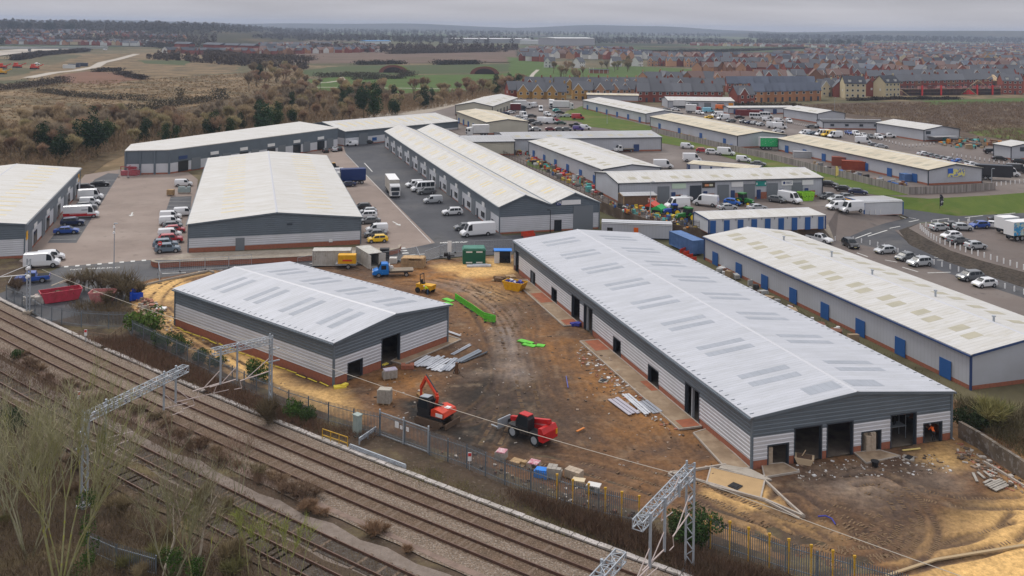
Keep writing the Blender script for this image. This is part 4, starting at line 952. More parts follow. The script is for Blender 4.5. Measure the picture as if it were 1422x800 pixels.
# retaining walls and yard walls
def wall(label,pts,z0,z1,th,m,name='retaining_wall',cat='wall',coping=None,world=False):
    P=[p if world else G(p[0],p[1],z1) for p in pts]; o=P[0]; mb=MB()
    for a,b_ in zip(P,P[1:]): mb.bar((a[0]-o[0],a[1]-o[1],(z1-z0)/2),(b_[0]-o[0],b_[1]-o[1],(z1-z0)/2),th,0,z1-z0)
    r_=empty(name,label,cat,(o[0],o[1],z0)); mb.build('wall_face',m,r_)
    if coping:
        mb=MB()
        for a,b_ in zip(P,P[1:]): mb.bar((a[0]-o[0],a[1]-o[1],z1-z0+.05),(b_[0]-o[0],b_[1]-o[1],z1-z0+.05),th+.14,0,.1)
        mb.build('coping',coping,r_)
    return r_
wall('curved red brick retaining wall below the grey gabled warehouse',[(211,361),(213,363.5),(220,365),(262,363),(400,357),(500,352),(540,348),(553,345),(556,340)],0,.95,.35,M_brick,coping=M_conc)
Wb=[(tl[1][0]+ut[0]*q,tl[1][1]+ut[1]*q) for q in (150,100,50)]
wall('long brown concrete retaining wall between the junk yard and the twin gabled unit',Wb+[tl[1]]+tl[2:6],-.05,2.35,.35,mat('wall_brown',(.13,.09,.065),(.09,.065,.05),1,rough=.9,c3=(.2,.16,.12),ns3=.5),world=True)
wall('low stained concrete wall running beyond the pitched end of the long new unit',[(1333,585),(1360,600),(1422,640),(1500,690)],0,1.9,.4,mat('wall_old',(.19,.15,.115),(.09,.07,.05),.5,rough=.9,c3=(.28,.26,.24),ns3=2),cat='wall')
palisade('rusty mesh fence on top of the brown retaining wall',Wb[1:]+[tl[1]]+tl[2:5],h=1.5,name='mesh_fence',m=mat('mesh_dark',(.09,.08,.075),rough=.8),world=True,step=.3).location.z=2.35
# timber fence above the grass bank
M_wood=mat('fence_wood',(.34,.31,.29),(.15,.13,.12),1.6,rough=.9,stretch=(1,1,.05),lo=.38,hi=.66)
for lab,pts in (('grey timber fence on the grass bank behind the cream roofed units',[(905,183),(1014,208.5),(1062,219.5),(1100,229)]),('weathered grey timber fence on the grass bank around the poster unit yard',[(1100,229),(1262,270),(1330,267.5),(1382,263)])):
    P=[G(a,b_,Z) for a,b_ in pts]; wall(lab,P,Z,Z+1.8,.08,M_wood,name='timber_fence',cat='fence',world=True)
# bollards: white posts with black feet
M_bol=[M_white2,M_dark]
bm=MB().rbox(0,0,.25,.17,.17,.75,0,0).rbox(0,0,0,.18,.18,.25,0,1).mesh('bollard',M_bol)
bmw=MB().rbox(0,0,0,.17,.17,1.0,0,0).mesh('bollard',M_bol)
def bollards(where,pts,n,z,w_=False):
    P=[Vector(G(*p,z)) for p in pts]; L_=[0]
    for a,b_ in zip(P,P[1:]): L_.append(L_[-1]+(b_-a).length)
    for i in range(n):
        s=L_[-1]*i/(n-1); k=max(j for j in range(len(P)-1) if L_[j]<=s+1e-6); f=(s-L_[k])/(L_[k+1]-L_[k]+1e-9); c=P[k].lerp(P[k+1],min(1,f))
        o=bpy.data.objects.new('bollard',bmw if w_ else bm); COL.objects.link(o); o.location=(c.x,c.y,z); tag(o,'white bollard '+where,'bollard','white bollards '+where)
bollards('along the dark bank of the raised car park',[(1278,318),(1290,329),(1303,337),(1340,350),(1380,362),(1422,375),(1440,381)],26,Z2,True)
bollards('behind the parked cars at the road junction',[(1278,317),(1300,311.5),(1344,311),(1346,308)],8,Z2,True)
bollards('between the lower car park and the pavement',[(1147,335),(1185,336),(1215,342),(1250,353),(1300,369),(1340,381),(1390,400),(1422,410)],26,0,True)
bollards('beside the white kiosk building',[(1209,298),(1243,296)],6,1.0,True)
bollards('in front of the brick shelter on the upper road',[(1085,169),(1121,176.5)],14,Z)
bollards('below the parked lorries on the upper road',[(1166,187),(1213,193),(1262,205),(1297,201)],26,Z)
bollards('on the verge beside the dark cars at the right edge',[(1323,217),(1422,233)],16,Z)
bollards('below the dark lorries at the right edge',[(1384,258),(1422,254)],7,Z,True)
bollards('beside the white minibuses',[(1046,165),(1063,168)],8,Z)
# ================================================================== VEHICLES
M_paint=mat('car_paint',(.5,.5,.5),rough=.28,objcol=True,coat=.6,spec=.5)
M_tyre=mat('tyre',(.02,.02,.02),rough=.9); M_rim=mat('wheel_rim',(.35,.36,.38),rough=.35,metal=.6)
M_cg=mat('car_glass',(.02,.025,.03),rough=.18,spec=.22); M_lamp=mat('headlamp',(.75,.78,.8),rough=.15); M_tail=mat('tail_lamp',(.35,.01,.01),rough=.3); M_plate=mat('plate',(.6,.55,.3),rough=.6)
VK={ # L,W, stations (x,under,belt,roof,topwidth)  wheels x,r  windscreen (x_belt,x_roof)  rear glass  side windows
'hatchback':(4.0,1.74,[(-2,.42,.7,.70,.9),(-1.95,.3,.95,1.0,.86),(-1.72,.25,.97,1.26,.8),(-1.3,.22,.95,1.45,.78),(.25,.2,.92,1.48,.78),(.55,.2,.92,1.42,.78),(1.15,.2,.90,.94,.86),(1.7,.22,.80,.82,.84),(1.93,.28,.64,.65,.82),(2,.4,.5,.5,.8)],(-1.22,1.28,.31),(1.12,.5),(-1.74,-1.33),[(-1.35,-.35),(-.28,.72)]),
'saloon':(4.6,1.80,[(-2.3,.42,.7,.70,.9),(-2.26,.3,.93,.94,.88),(-1.75,.25,.97,1.0,.86),(-1.1,.22,.95,1.38,.76),(.2,.2,.92,1.42,.76),(.55,.2,.92,1.36,.77),(1.25,.2,.90,.93,.86),(1.95,.22,.80,.82,.84),(2.22,.28,.62,.63,.82),(2.3,.4,.5,.5,.8)],(-1.38,1.42,.33),(1.22,.52),(-1.72,-1.12),[(-1.2,-.3),(-.23,.72)]),
'SUV':(4.55,1.86,[(-2.27,.5,.8,.80,.9),(-2.22,.38,1.08,1.15,.86),(-2.0,.3,1.1,1.45,.8),(-1.7,.28,1.07,1.66,.78),(.2,.26,1.03,1.70,.78),(.6,.26,1.02,1.62,.78),(1.2,.26,1.0,1.07,.87),(1.95,.28,.93,.97,.85),(2.2,.36,.74,.76,.82),(2.27,.45,.6,.6,.8)],(-1.35,1.4,.36),(1.17,.55),(-2.0,-1.72),[(-1.75,-1.2),(-1.12,-.3),(-.23,.74)]),
'small van':(4.45,1.82,[(-2.22,.42,.8,.80,.92),(-2.2,.34,1.05,1.6,.88),(-2.1,.28,1.08,1.80,.86),(.2,.24,1.05,1.82,.86),(.75,.24,1.02,1.72,.84),(1.35,.24,1.0,1.08,.87),(1.9,.26,.9,.93,.85),(2.15,.32,.7,.72,.83),(2.22,.42,.55,.55,.8)],(-1.35,1.42,.32),(1.32,.7),None,[(.12,.98)]),
'large van':(5.6,2.02,[(-2.8,.5,.9,.90,.95),(-2.79,.42,1.2,2.3,.92),(-2.7,.36,1.2,2.48,.9),(.95,.32,1.18,2.5,.9),(1.35,.32,1.16,2.3,.86),(1.95,.3,1.12,1.22,.87),(2.45,.32,1.0,1.05,.85),(2.72,.38,.8,.82,.84),(2.8,.45,.6,.6,.8)],(-1.75,1.8,.36),(1.93,1.3),None,[(.75,1.6)]),
'long white van':(7.0,2.02,[(-3.5,.5,.9,.90,.95),(-3.49,.42,1.2,2.5,.92),(-3.4,.36,1.2,2.68,.9),(1.7,.32,1.18,2.7,.9),(2.1,.32,1.16,2.45,.86),(2.7,.3,1.12,1.22,.87),(3.2,.32,1.0,1.05,.85),(3.42,.38,.8,.82,.84),(3.5,.45,.6,.6,.8)],(-1.9,2.5,.38),(2.68,2.05),None,[(1.4,2.3)]),
'minibus':(6.0,2.02,[(-3.0,.5,.9,.90,.95),(-2.99,.42,1.2,2.3,.92),(-2.9,.36,1.2,2.5,.9),(1.15,.32,1.18,2.52,.9),(1.55,.32,1.16,2.3,.86),(2.15,.3,1.12,1.22,.87),(2.65,.32,1.0,1.05,.85),(2.92,.38,.8,.82,.84),(3.0,.45,.6,.6,.8)],(-1.85,2.0,.36),(2.13,1.5),None,[(-2.8,-1.75),(-1.65,-.6),(-.5,.55),(.75,1.75)]),
'pickup':(5.3,1.85,[(-2.65,.5,.8,.80,.95),(-2.63,.42,1.08,1.08,.93),(-.75,.35,1.08,1.09,.93),(-.6,.33,1.06,1.7,.8),(.3,.3,1.05,1.78,.78),(.75,.3,1.05,1.72,.79),(1.3,.3,1.05,1.12,.88),(2.2,.32,1.0,1.02,.88),(2.55,.4,.75,.77,.85),(2.65,.5,.6,.6,.8)],(-1.6,1.65,.38),(1.28,.68),(-.76,-.6),[(-.55,.12),(.2,.9)]),
}
def interp(st,x,k):
    for a,b_ in zip(st,st[1:]):
        if a[0]<=x<=b_[0]+1e-9: f=(x-a[0])/(b_[0]-a[0]+1e-9); return a[k]+(b_[k]-a[k])*f
    return st[-1][k]
def loft(st,Wd):
    mb=MB(); n=10; rings=[]
    for x,u,be,ro,tw in st:
        h=Wd/2
        if ro-be<.12: hw=[(h*.84,u),(h*.97,u+.12*(be-u)),(h*.985,be-.06),(h*.93,ro),(h*.5,ro+.02)]
        else: hw=[(h*.86,u),(h*.98,u+.15),(h,be),(h*tw,ro-.07),(h*tw*.8,ro)]
        rings.append([(x,-y,z) for y,z in hw]+[(x,y,z) for y,z in hw[::-1]])
    for r in rings: mb.v+=r
    for i in range(len(rings)-1):
        for j in range(n-1): mb.f.append((i*n+j,(i+1)*n+j,(i+1)*n+j+1,i*n+j+1)); mb.m.append(0)
        mb.f.append((i*n+n-1,(i+1)*n+n-1,(i+1)*n,i*n)); mb.m.append(1)
    mb.f.append(tuple(range(n))); mb.m.append(0); e=(len(rings)-1)*n; mb.f.append(tuple(range(e+n-1,e-1,-1))); mb.m.append(0)
    return mb
wheelmesh={}
def wheel(r,wd=.22,parent=None,loc=None,rim=True,m=None,rm=None):
    k=(round(r,2),round(wd,2),m.name if m else '')
    if k not in wheelmesh:
        t=MB().tube((0,-wd/2,0),(0,wd/2,0),r,n=18); 
        q=MB().tube((0,-wd/2-.012,0),(0,wd/2+.012,0),r*.64,n=14)
        wheelmesh[k]=(t.mesh('wheel',M_tyre),q.mesh('rim',rm or M_rim))
    o=bpy.data.objects.new('wheel',wheelmesh[k][0]); COL.objects.link(o); o.parent=parent; o.location=loc
    if rim: p=bpy.data.objects.new('rim',wheelmesh[k][1]); COL.objects.link(p); p.parent=o
    return o
PROTO={}
def mkproto(kind,detail):
    Lg,Wd,st,(wr,wf,rr),ws,rg,sw=VK[kind]
    root=bpy.data.objects.new('vehicle',None)
    mb=loft(st,Wd)
    if kind=='pickup': mb.box(-2.55,-.8,-.78,.78,1.085,1.12,1)
    for x in (wr,wf):
        for s in (-1,1): mb.tube((x,s*(Wd/2-.3),rr),(x,s*(Wd/2+.004),rr),rr+.07,n=14,m=1)
    me_=mb.mesh('body',[M_paint,M_tyre]); 
    bo_=bpy.data.objects.new('body',me_); COL.objects.link(bo_); bo_.parent=root
    g=MB(); h=Wd/2
    P_=lambda x,t,s:(x,s*((h+(h*interp(st,x,4)-h)*t)+.014),interp(st,x,2)+(interp(st,x,3)-.05-interp(st,x,2))*t)
    for a,b_ in sw:
        for s in (-1,1):
            za=min(.9,.9) ; k=4
            for i in range(k):
                xa=a+(b_-a)*i/k; xb=a+(b_-a)*(i+1)/k
                q=[P_(xa,.06,s),P_(xb,.06,s),P_(xb,.86,s),P_(xa,.86,s)]
                g.quad(*(q if s<0 else q[::-1]))
    def pane(xb,xr):
        zb,zr=interp(st,xb,3)+.02,interp(st,xr,3)+.02; wb,wt=h*interp(st,xb,4)*.82,h*interp(st,xr,4)*.78
        if rg and kind=='pickup' and xb<xr: return
        n=3
        for i in range(n):
            fa,fb=i/n,(i+1)/n; xa,xc=xb+(xr-xb)*fa,xb+(xr-xb)*fb; wa,wc=wb+(wt-wb)*fa,wb+(wt-wb)*fb; za,zc=interp(st,xa,3)+.03,interp(st,xc,3)+.03
            o_=.02 if xb>xr else -.02
            q=[(xa+o_,-wa,za),(xa+o_,wa,za),(xc+o_,wc,zc),(xc+o_,-wc,zc)]
            if xb<xr: q=q[::-1]
            g.quad(*q)
    pane(ws[0],ws[1])
    if rg: pane(rg[0],rg[1])
    go=g.build('window_glass',M_cg,root)
    for x in (wr,wf):
        for s in (-1,1): wheel(rr,.2,root,(x,s*(Wd/2-.09),rr),rim=detail)
    if detail:
        for s in (-1,1):
            zf=interp(st,Lg/2-.1,2)-.02; zr=interp(st,-Lg/2+.05,2)
            MB().box(Lg/2-.22,Lg/2-.03,s*h*.72-.16,s*h*.72+.16,zf-.16,zf+.0).build('headlight',M_lamp,root)
            MB().box(-Lg/2-.015,-Lg/2+.12,s*h*.85-.1,s*h*.85+.1,min(zr,1.1)-.25,min(zr,1.1)).build('tail_light',M_tail,root)
        MB().box(Lg/2-.02,Lg/2+.02,-.26,.26,.42,.53).build('number_plate',M_plate,root)
    proto(root)
    for c in CH[root.name]: 
        for d_ in CH[c.name]: COL.objects.unlink(d_)
        COL.objects.unlink(c)
    return root
CC={'white':(.72,.73,.75),'silver':(.42,.44,.46),'grey':(.13,.14,.15),'black':(.012,.013,.016),'dark blue':(.012,.025,.08),'blue':(.02,.08,.35),'bright blue':(.01,.12,.5),'red':(.42,.02,.03),'dark red':(.16,.015,.02),'yellow':(.8,.5,.01),'teal':(.03,.4,.36),'orange':(.75,.16,.01),'purple':(.07,.04,.22),'green':(.03,.2,.06),'dark green':(.01,.06,.04),'light blue':(.2,.5,.65),'blue-grey':(.12,.17,.22)}
def vehicle(kind,px,py,hd,col,where,z=0,detail=None,base=None,scale=None,world=None):
    v=py-38; d=v>165 if detail is None else detail
    key=(kind,d)
    if key not in PROTO: PROTO[key]=mkproto(kind,d)
    pr=PROTO[key]; r_=pr.copy(); r_.name={'SUV':'parked_car','hatchback':'parked_car','saloon':'parked_car','pickup':'pickup_truck','minibus':'minibus'}.get(kind,'van'); COL.objects.link(r_)
    for c in CH[pr.name]: 
        c2=dup(c,r_)
        if c.name.startswith('body'): c2.color=(*CC[col],1)
    x,y=world or G(px,py,z); r_.location=(x,y,z+.0+LAY[0]); r_.rotation_euler.z=R(hd)+rnd.uniform(-.03,.03)
    r_['category']={'van':'van','pickup_truck':'pickup truck','minibus':'minibus'}.get(r_.name.split('.')[0],'car')
    later(r_,base or '%s %s'%(col,kind.replace('long white van','long van')),where); return r_
A1=17.4;A2=197.4;A3=107.4;A4=-72.6
V=[ # where, z, list
('left of the paved yard by the trade unit doors',0,[('saloon',139,259,A1,'black'),('hatchback',119,263.5,A1,'black'),('large van',126,277.5,A1,'white'),('small van',125,285,A1,'white'),('SUV',120,291.5,A1,'grey'),('SUV',101,313.5,A1,'dark blue'),('saloon',92.5,325,A1,'blue'),('small van',71,362.5,A1+8,'white'),('large van',58.5,371.5,A1,'white'),]),
('at the corner below the trade unit',0,[('pickup',44,393,A2+3,'blue')]),
('beside the left wall of the grey gabled warehouse',0,[('small van',255,259,A1,'white'),('small van',256,300,A1,'white'),('small van',237,305,A1,'white'),('small van',236.5,312.5,A1,'white'),('hatchback',240,318,A1,'grey'),('hatchback',243,323.5,A1,'red'),('small van',236,330.5,A1,'white'),('SUV',237,337.5,A1,'red'),('SUV',230,344.5,A1,'blue-grey'),('SUV',233,351,A1,'blue-grey')]),
('beside the right wall of the grey gabled warehouse',0,[('small van',466,243,A2,'white'),('saloon',482,259.5,A2,'dark blue'),('hatchback',503,291.5,A2,'black'),('hatchback',511,298,A2,'silver'),('SUV',509,304,A2,'white'),('saloon',513,311,A2,'grey'),('small van',523,323.5,A2,'white'),('saloon',521,329.5,A2,'grey'),('hatchback',524,337,A2,'yellow')]),
('on the tarmac beside the twin gabled unit',0,[('small van',575,260,A2+8,'white'),('minibus',587,266,A2+5,'white'),('SUV',592,270,A2,'grey'),('small van',601,282.5,A2,'silver'),('SUV',628,299,A2,'white'),('hatchback',644,320,A2,'grey')]),
('outside the nearest corner of the twin gabled unit',0,[('long white van',663,328,A2+5,'white')]),
('in front of the long grey unit at the head of the yards',0,[('hatchback',368,211,60,'white'),('hatchback',452,212,A3,'black'),('hatchback',464,210.5,A3,'silver'),('hatchback',471,209.5,A3,'black'),('small van',488,203,A2,'white'),('saloon',509,200,A2,'black'),('saloon',405,212,A1,'grey')]),
('in front of the trade unit with shop signs',Z,[('saloon',947.5,280,A2,'white'),('large van',940,290,A2,'white'),('large van',980,286,155,'white'),('hatchback',1018,285,-35,'bright blue'),('hatchback',1079,281,-40,'grey'),('large van',1097,281.5,-55,'white'),('saloon',1051,292.5,A1,'silver'),('saloon',1010,292,A1,'silver')]),
('right of the trade unit with shop signs',Z,[('saloon',1149,276,A2,'grey'),('hatchback',1161,280.5,A2,'silver'),('saloon',1172,277,A2,'grey'),('saloon',1151,259,-40,'black'),('saloon',1172.5,266,-30,'black'),('saloon',1191.5,270,-20,'dark blue'),('small van',1161,291,A2,'white')]),
('beside the white kiosk building',1.7,[('large van',1182,295,A2,'white')]),
('in the lower car park behind the big white unit',0,[('pickup',1138,337,-50,'white'),('SUV',1181,344,-85,'black'),('hatchback',1229,352.5,A1+180,'silver'),('hatchback',1257,362,A2+10,'grey'),('SUV',1277,370,A2,'silver'),('SUV',1347,390,A2,'grey'),('hatchback',1367,399,A2,'white')]),
('in the raised car park by the road junction',Z2,[('hatchback',1304,320.5,A2-180,'silver'),('hatchback',1324,317.5,A1,'black'),('hatchback',1336,320,A1-20,'silver'),('hatchback',1320.5,332,A2,'white'),('saloon',1331,338.5,A1,'grey'),('hatchback',1354.7,346,A1-5,'silver'),('hatchback',1359.7,317,A2-5,'blue'),('saloon',1381,317,-30,'white'),('saloon',1388,310,-15,'black')]),
('in the crowded car yard behind the cream unit',Z,[('large van',734.6,150,60,'white'),('large van',742,149,70,'white'),('large van',751,154.5,-90,'white'),('hatchback',773,155.5,0,'teal'),('saloon',777,158,A1,'black'),('saloon',708.6,158,30,'white'),('hatchback',702,160,20,'dark blue'),('large van',727,163,-70,'white'),('saloon',738,163,10,'black'),('small van',760,161,-60,'white'),('saloon',774,163,A1,'silver'),('saloon',788,163,0,'silver'),('SUV',739,171,20,'black'),('large van',755,171,10,'white'),('large van',764,172,15,'white'),('hatchback',772,169,0,'red'),('saloon',779,173,0,'dark green'),('saloon',731,168.5,A1,'white'),('saloon',746,174,A1,'grey'),('small van',699,183,A1,'white'),('large van',708.6,183.5,A1,'white'),('large van',720,183.5,A1,'white'),('large van',731,182,A1,'white'),('hatchback',764,182,0,'dark red'),('hatchback',777,182,0,'grey'),('hatchback',787,182,0,'grey'),('hatchback',745,182,0,'silver'),('saloon',720,165,A1,'silver')]),
('below the grass bank of the upper yard',Z,[('large van',802.6,166,10,'red'),('pickup',799,176.5,5,'black'),('small van',803,181.5,0,'purple'),('small van',813,180,-10,'white')]),
('behind the cream-roofed middle unit',Z,[('large van',984,156.5,A1,'light blue'),('large van',1001.4,152.5,-20,'orange'),('large van',995.7,162.5,A2,'white'),('large van',1004,166.5,A2,'white'),('hatchback',984,165,A2,'yellow'),('saloon',1015,170,A2,'grey'),('small van',972,159,-60,'white'),('minibus',1050,165,-10,'white'),('minibus',1064,163.5,-10,'white'),('small van',1065,168.5,-10,'white'),('small van',1081.8,170,0,'white'),('small van',1095.7,170.5,-90,'white'),('hatchback',1032.4,171,40,'grey'),('hatchback',1040,172.3,40,'dark blue'),('hatchback',1047.6,173,40,'silver'),('hatchback',1056.5,175,40,'silver'),('large van',1074,178,-8,'white'),('large van',1083,179,-8,'white'),('saloon',1081,184.5,0,'white'),('saloon',925,154.5,A1,'grey'),('saloon',938,154,0,'white'),('saloon',1027,165,0,'black')]),
('beside the lock-ups under the grass bank',Z,[('small van',954.6,206.5,-20,'white'),('hatchback',975.4,212,-20,'red'),('SUV',989.4,214.5,-20,'white'),('large van',1008.4,216,-20,'white'),('large van',961,224.5,0,'white'),('small van',1032.8,225,-20,'white'),('saloon',1053,230.5,-20,'grey'),('large van',921,234,0,'white')]),
('on the upper road beside the skylit unit',Z,[('saloon',1127,178,-5,'grey'),('saloon',1140,177.5,0,'silver'),('saloon',1178.5,186.5,-90,'blue'),('small van',1189,188.5,-90,'white'),('hatchback',1199.4,190.5,-90,'white'),('hatchback',1208.9,192,-90,'grey'),('small van',1220.3,193,-90,'white'),('pickup',1234,191.5,0,'white'),('large van',1141.8,189,A2,'white'),('large van',1150.6,190,A2,'yellow'),('large van',1159.5,191.5,A2,'white'),('small van',1117.7,187,A2,'white'),('saloon',1128.5,187.5,A2,'blue-grey'),('large van',1199,199.5,-10,'white'),('saloon',1214,204.4,-10,'grey'),('saloon',1224,206,-10,'silver')]),
('behind the poster unit',Z,[('saloon',1282.5,216.5,20,'white'),('saloon',1292,219,20,'grey'),('saloon',1300,221,20,'grey'),('saloon',1308,223,20,'grey'),('saloon',1318,224.5,20,'silver'),('saloon',1330.6,227,20,'bright blue'),('saloon',1341,229.5,20,'grey'),('saloon',1349,231.5,20,'white'),('saloon',1356,233.5,20,'silver'),('saloon',1366,237,20,'blue-grey'),('saloon',1370,241,20,'grey'),('SUV',1376,213.5,-10,'black'),('saloon',1388,216,-15,'silver'),('saloon',1388,223,-15,'black'),('SUV',1416,228,-10,'black'),('minibus',1400,245,-15,'white'),('saloon',1390,238,-15,'grey'),('large van',1412,240,-15,'black')]),
('among the left scrub',0,[('large van',146,70,0,'white'),('small van',52,90,0,'white')]),
]
for wh,z,l in V:
    for k,px,py,hd,c in l: vehicle(k,px,py,hd,c,wh,z)
# red lower half on one van
rv=vehicle('long white van',113,303,A1,'white','left of the paved yard by the trade unit doors',base='white and red long van')
for c in rv.children:
    if c.name.startswith('body'): 
        MB().box(-3.45,1.2,-1.03,1.03,.5,1.15).box(1.2,2.9,-1.02,1.02,.5,.85).build('red_panel',mat('van_red',(.5,.015,.02),rough=.3),rv)
        MB().box(.1,1.3,-1.05,-1.0,1.75,1.87).build('livery_line',mat('txt_dark',(.12,.12,.15)),rv); MB().box(-2.2,1.1,-1.045,-1.03,1.0,1.08).build('livery_line',M_white2,rv)
# lorries
def lorry(label,px,py,hd,z,boxc,cabc,Lb=9,box_h=2.9,name='lorry',cat='lorry',curtain=None,cab=True):
    x,y=G(px,py,z); r_=empty(name,label,cat,(x,y,z+LAY[0]),R(hd)); tot=Lb+(2.2 if cab else 0); f=tot/2
    mb=MB().box(f-tot,f-tot+Lb,-1.22,1.22,1.1,1.1+box_h); mb.box(f-tot+.0,f-tot+Lb,-1.25,1.25,1.1+box_h-.1,1.1+box_h+.04,1); mb.box(f-tot-.02,f-tot+.05,-1.24,1.24,1.05,1.15+box_h,1)
    mb.build('cargo_box',[boxc,M_white2 if curtain is None else curtain],r_)
    MB().box(f-tot,f-.3,-.5,.5,.75,1.05).build('chassis',M_dark,r_)
    if cab:
        c=MB().prism([(f-2.05,.5),(f,.5),(f+.02,1.4),(f-.12,2.7),(f-.35,3.0),(f-2.05,3.25)],-1.2,1.2); c.build('cab',cabc,r_)
        MB().quad((f+.03,-1.05,1.75),(f+.03,1.05,1.75),(f-.09,1.0,2.62),(f-.09,-1.0,2.62)).box(f-1.0,f-.25,-1.215,1.215,1.75,2.5).build('windscreen',M_cg,r_)
        MB().box(f-.02,f+.06,-.85,.85,.7,1.5).build('grille',M_dark,r_)
        for s in (-1,1): MB().box(f-.03,f+.07,s*.95-.2,s*.95+.2,.62,.85).build('headlight',M_lamp,r_)
    for wx in ([f-.9]if cab else [])+[f-tot+1.0,f-tot+2.2]+([f-tot+3.4] if Lb>8 else []):
        for s in (-1,1): wheel(.5,.32,r_,(wx,s*1.02,.5))
    return r_
M_lgrey=mat('box_grey',(.42,.40,.36),(.36,.34,.3),.8,rough=.6); M_bluebox=mat('box_blue',(.01,.03,.13),rough=.5); M_box=mat('box_white',(.62,.63,.64),(.55,.55,.55),.5,rough=.5)
lorry('pale grey articulated lorry driving down the tarmac road beside the yards',545,270,-76,0,M_lgrey,M_box,Lb=9.5,box_h=3.0)
lorry('blue curtain-sided lorry with white cab beside the grey gabled warehouse',484,256,A2,0,M_bluebox,M_box,Lb=6.5,curtain=M_bluebox)
lorry('white box lorry beside the pale roofed unit in the crowded car yard',724,151,0,Z,M_box,M_box,Lb=7)
lorry('white square box lorry in front of the yellow houses',766,150.5,-90,Z,M_box,M_box,Lb=6)
lorry('large white box lorry beside the grass bank in the crowded car yard',782,152,0,Z,M_box,M_box,Lb=8)
lorry('dark red horse lorry in the crowded car yard',719,156,0,Z,mat('box_maroon',(.12,.015,.02),rough=.5),M_dark,Lb=5)
lorry('white lorry in the narrow alley behind the twin gabled unit',663,189,A2,Z,M_box,M_box,Lb=6)
lorry('white camper lorry in front of the grey shutters',946,150,0,Z,M_box,M_box,Lb=6)
lorry('red and white box lorry behind the cream-roofed middle unit',963,157.5,-20,Z,M_box,mat('cab_red',(.3,.02,.02),rough=.4),Lb=5)
lorry('long dark lorry trailer at the right edge beside the white bollards',1380,250,-15,Z,mat('box_black',(.03,.03,.035),rough=.5),M_dark,Lb=9,cab=False,curtain=M_dark,name='trailer',cat='trailer')
lorry('maroon curtain trailer beside the timber fence',1062,203,0,Z,mat('box_crimson',(.25,.02,.04),rough=.5),M_dark,Lb=8,cab=False,curtain=MATS['box_crimson'],name='trailer',cat='trailer')
lorry('bright green curtain trailer beside the timber fence',1072,208,0,Z,mat('box_green',(.03,.42,.14),(.6,.6,.6),3,lo=.62,hi=.68,rough=.5),M_dark,Lb=8.5,cab=False,curtain=M_roofgrey,name='trailer',cat='trailer')
lorry('small white caravan in the raised car park',1398,324,A1,Z2,M_box,M_box,Lb=4.0,box_h=2.2,cab=False,name='caravan',cat='caravan')
lorry('blue and white picture-covered exhibition trailer at the edge of the raised car park',1420,333,A1,Z2,mat('box_art',(.04,.28,.55),(.45,.55,.5),1.2,lo=.48,hi=.52,c3=(.5,.2,.1),ns3=1.7,lo3=.6,hi3=.63,rough=.4),M_box,Lb=7.0,box_h=2.6,cab=False,name='trailer',cat='trailer')
# blue flatbed truck beside the containers
def flatbed(label,px,py,hd,cabc,z=0,bed=None):
    x,y=G(px,py,z); r_=empty('flatbed_truck',label,'truck',(x,y,z+.25),R(hd))
    st=[(.7,.4,1.2,1.25,.9),(.75,.4,1.2,2.05,.84),(1.0,.38,1.2,2.25,.82),(1.9,.36,1.15,2.25,.82),(2.5,.34,1.12,1.35,.86),(3.1,.36,1.0,1.1,.85),(3.35,.42,.8,.85,.84),(3.42,.5,.6,.6,.8)]
    b_=loft(st,2.0).build('cab',[cabc,M_tyre],r_)
    MB().quad((2.53,-.82,1.42),(2.53,.82,1.42),(2.0,.74,2.2),(2.0,-.74,2.2)).box(1.15,1.95,-.99,.99,1.3,1.95).build('windscreen',M_cg,r_)
    MB().box(-3.4,.6,-1.05,1.05,.95,1.08).box(.5,.62,-1.05,1.05,1.08,1.9,1).build('bed',[bed or mat('bed_ply',(.28,.23,.18),(.2,.17,.13),1,rough=.9),M_steel],r_)
    MB().box(-3.3,2.2,-.4,.4,.6,.92).build('chassis',M_dark,r_)
    for wx in (2.35,-2.2):
        for s in (-1,1): wheel(.36,.24,r_,(wx,s*.88,.36))
    for s in (-1,1): MB().box(3.25,3.42,s*.75-.15,s*.75+.15,.85,1.05).build('headlight',M_lamp,r_)
    return r_
fb_=flatbed('bright blue flatbed truck with empty plywood bed beside the open container',545.5,385,A2-8,mat('cab_blue',(.01,.17,.55),(.1,.35,.7),3,lo=.6,hi=.7,rough=.35))
MB().tube((0.2,-.9,1.25),(.2,-.5,1.25),.3,n=10).build('strap_reel',M_white2,fb_)
flatbed('white flatbed truck on the upper road below the dark-roofed annex',1163,178,5,M_box,Z-.25); flatbed('white flatbed truck in front of the wide low unit',866,212,A2,M_box,Z-.25)
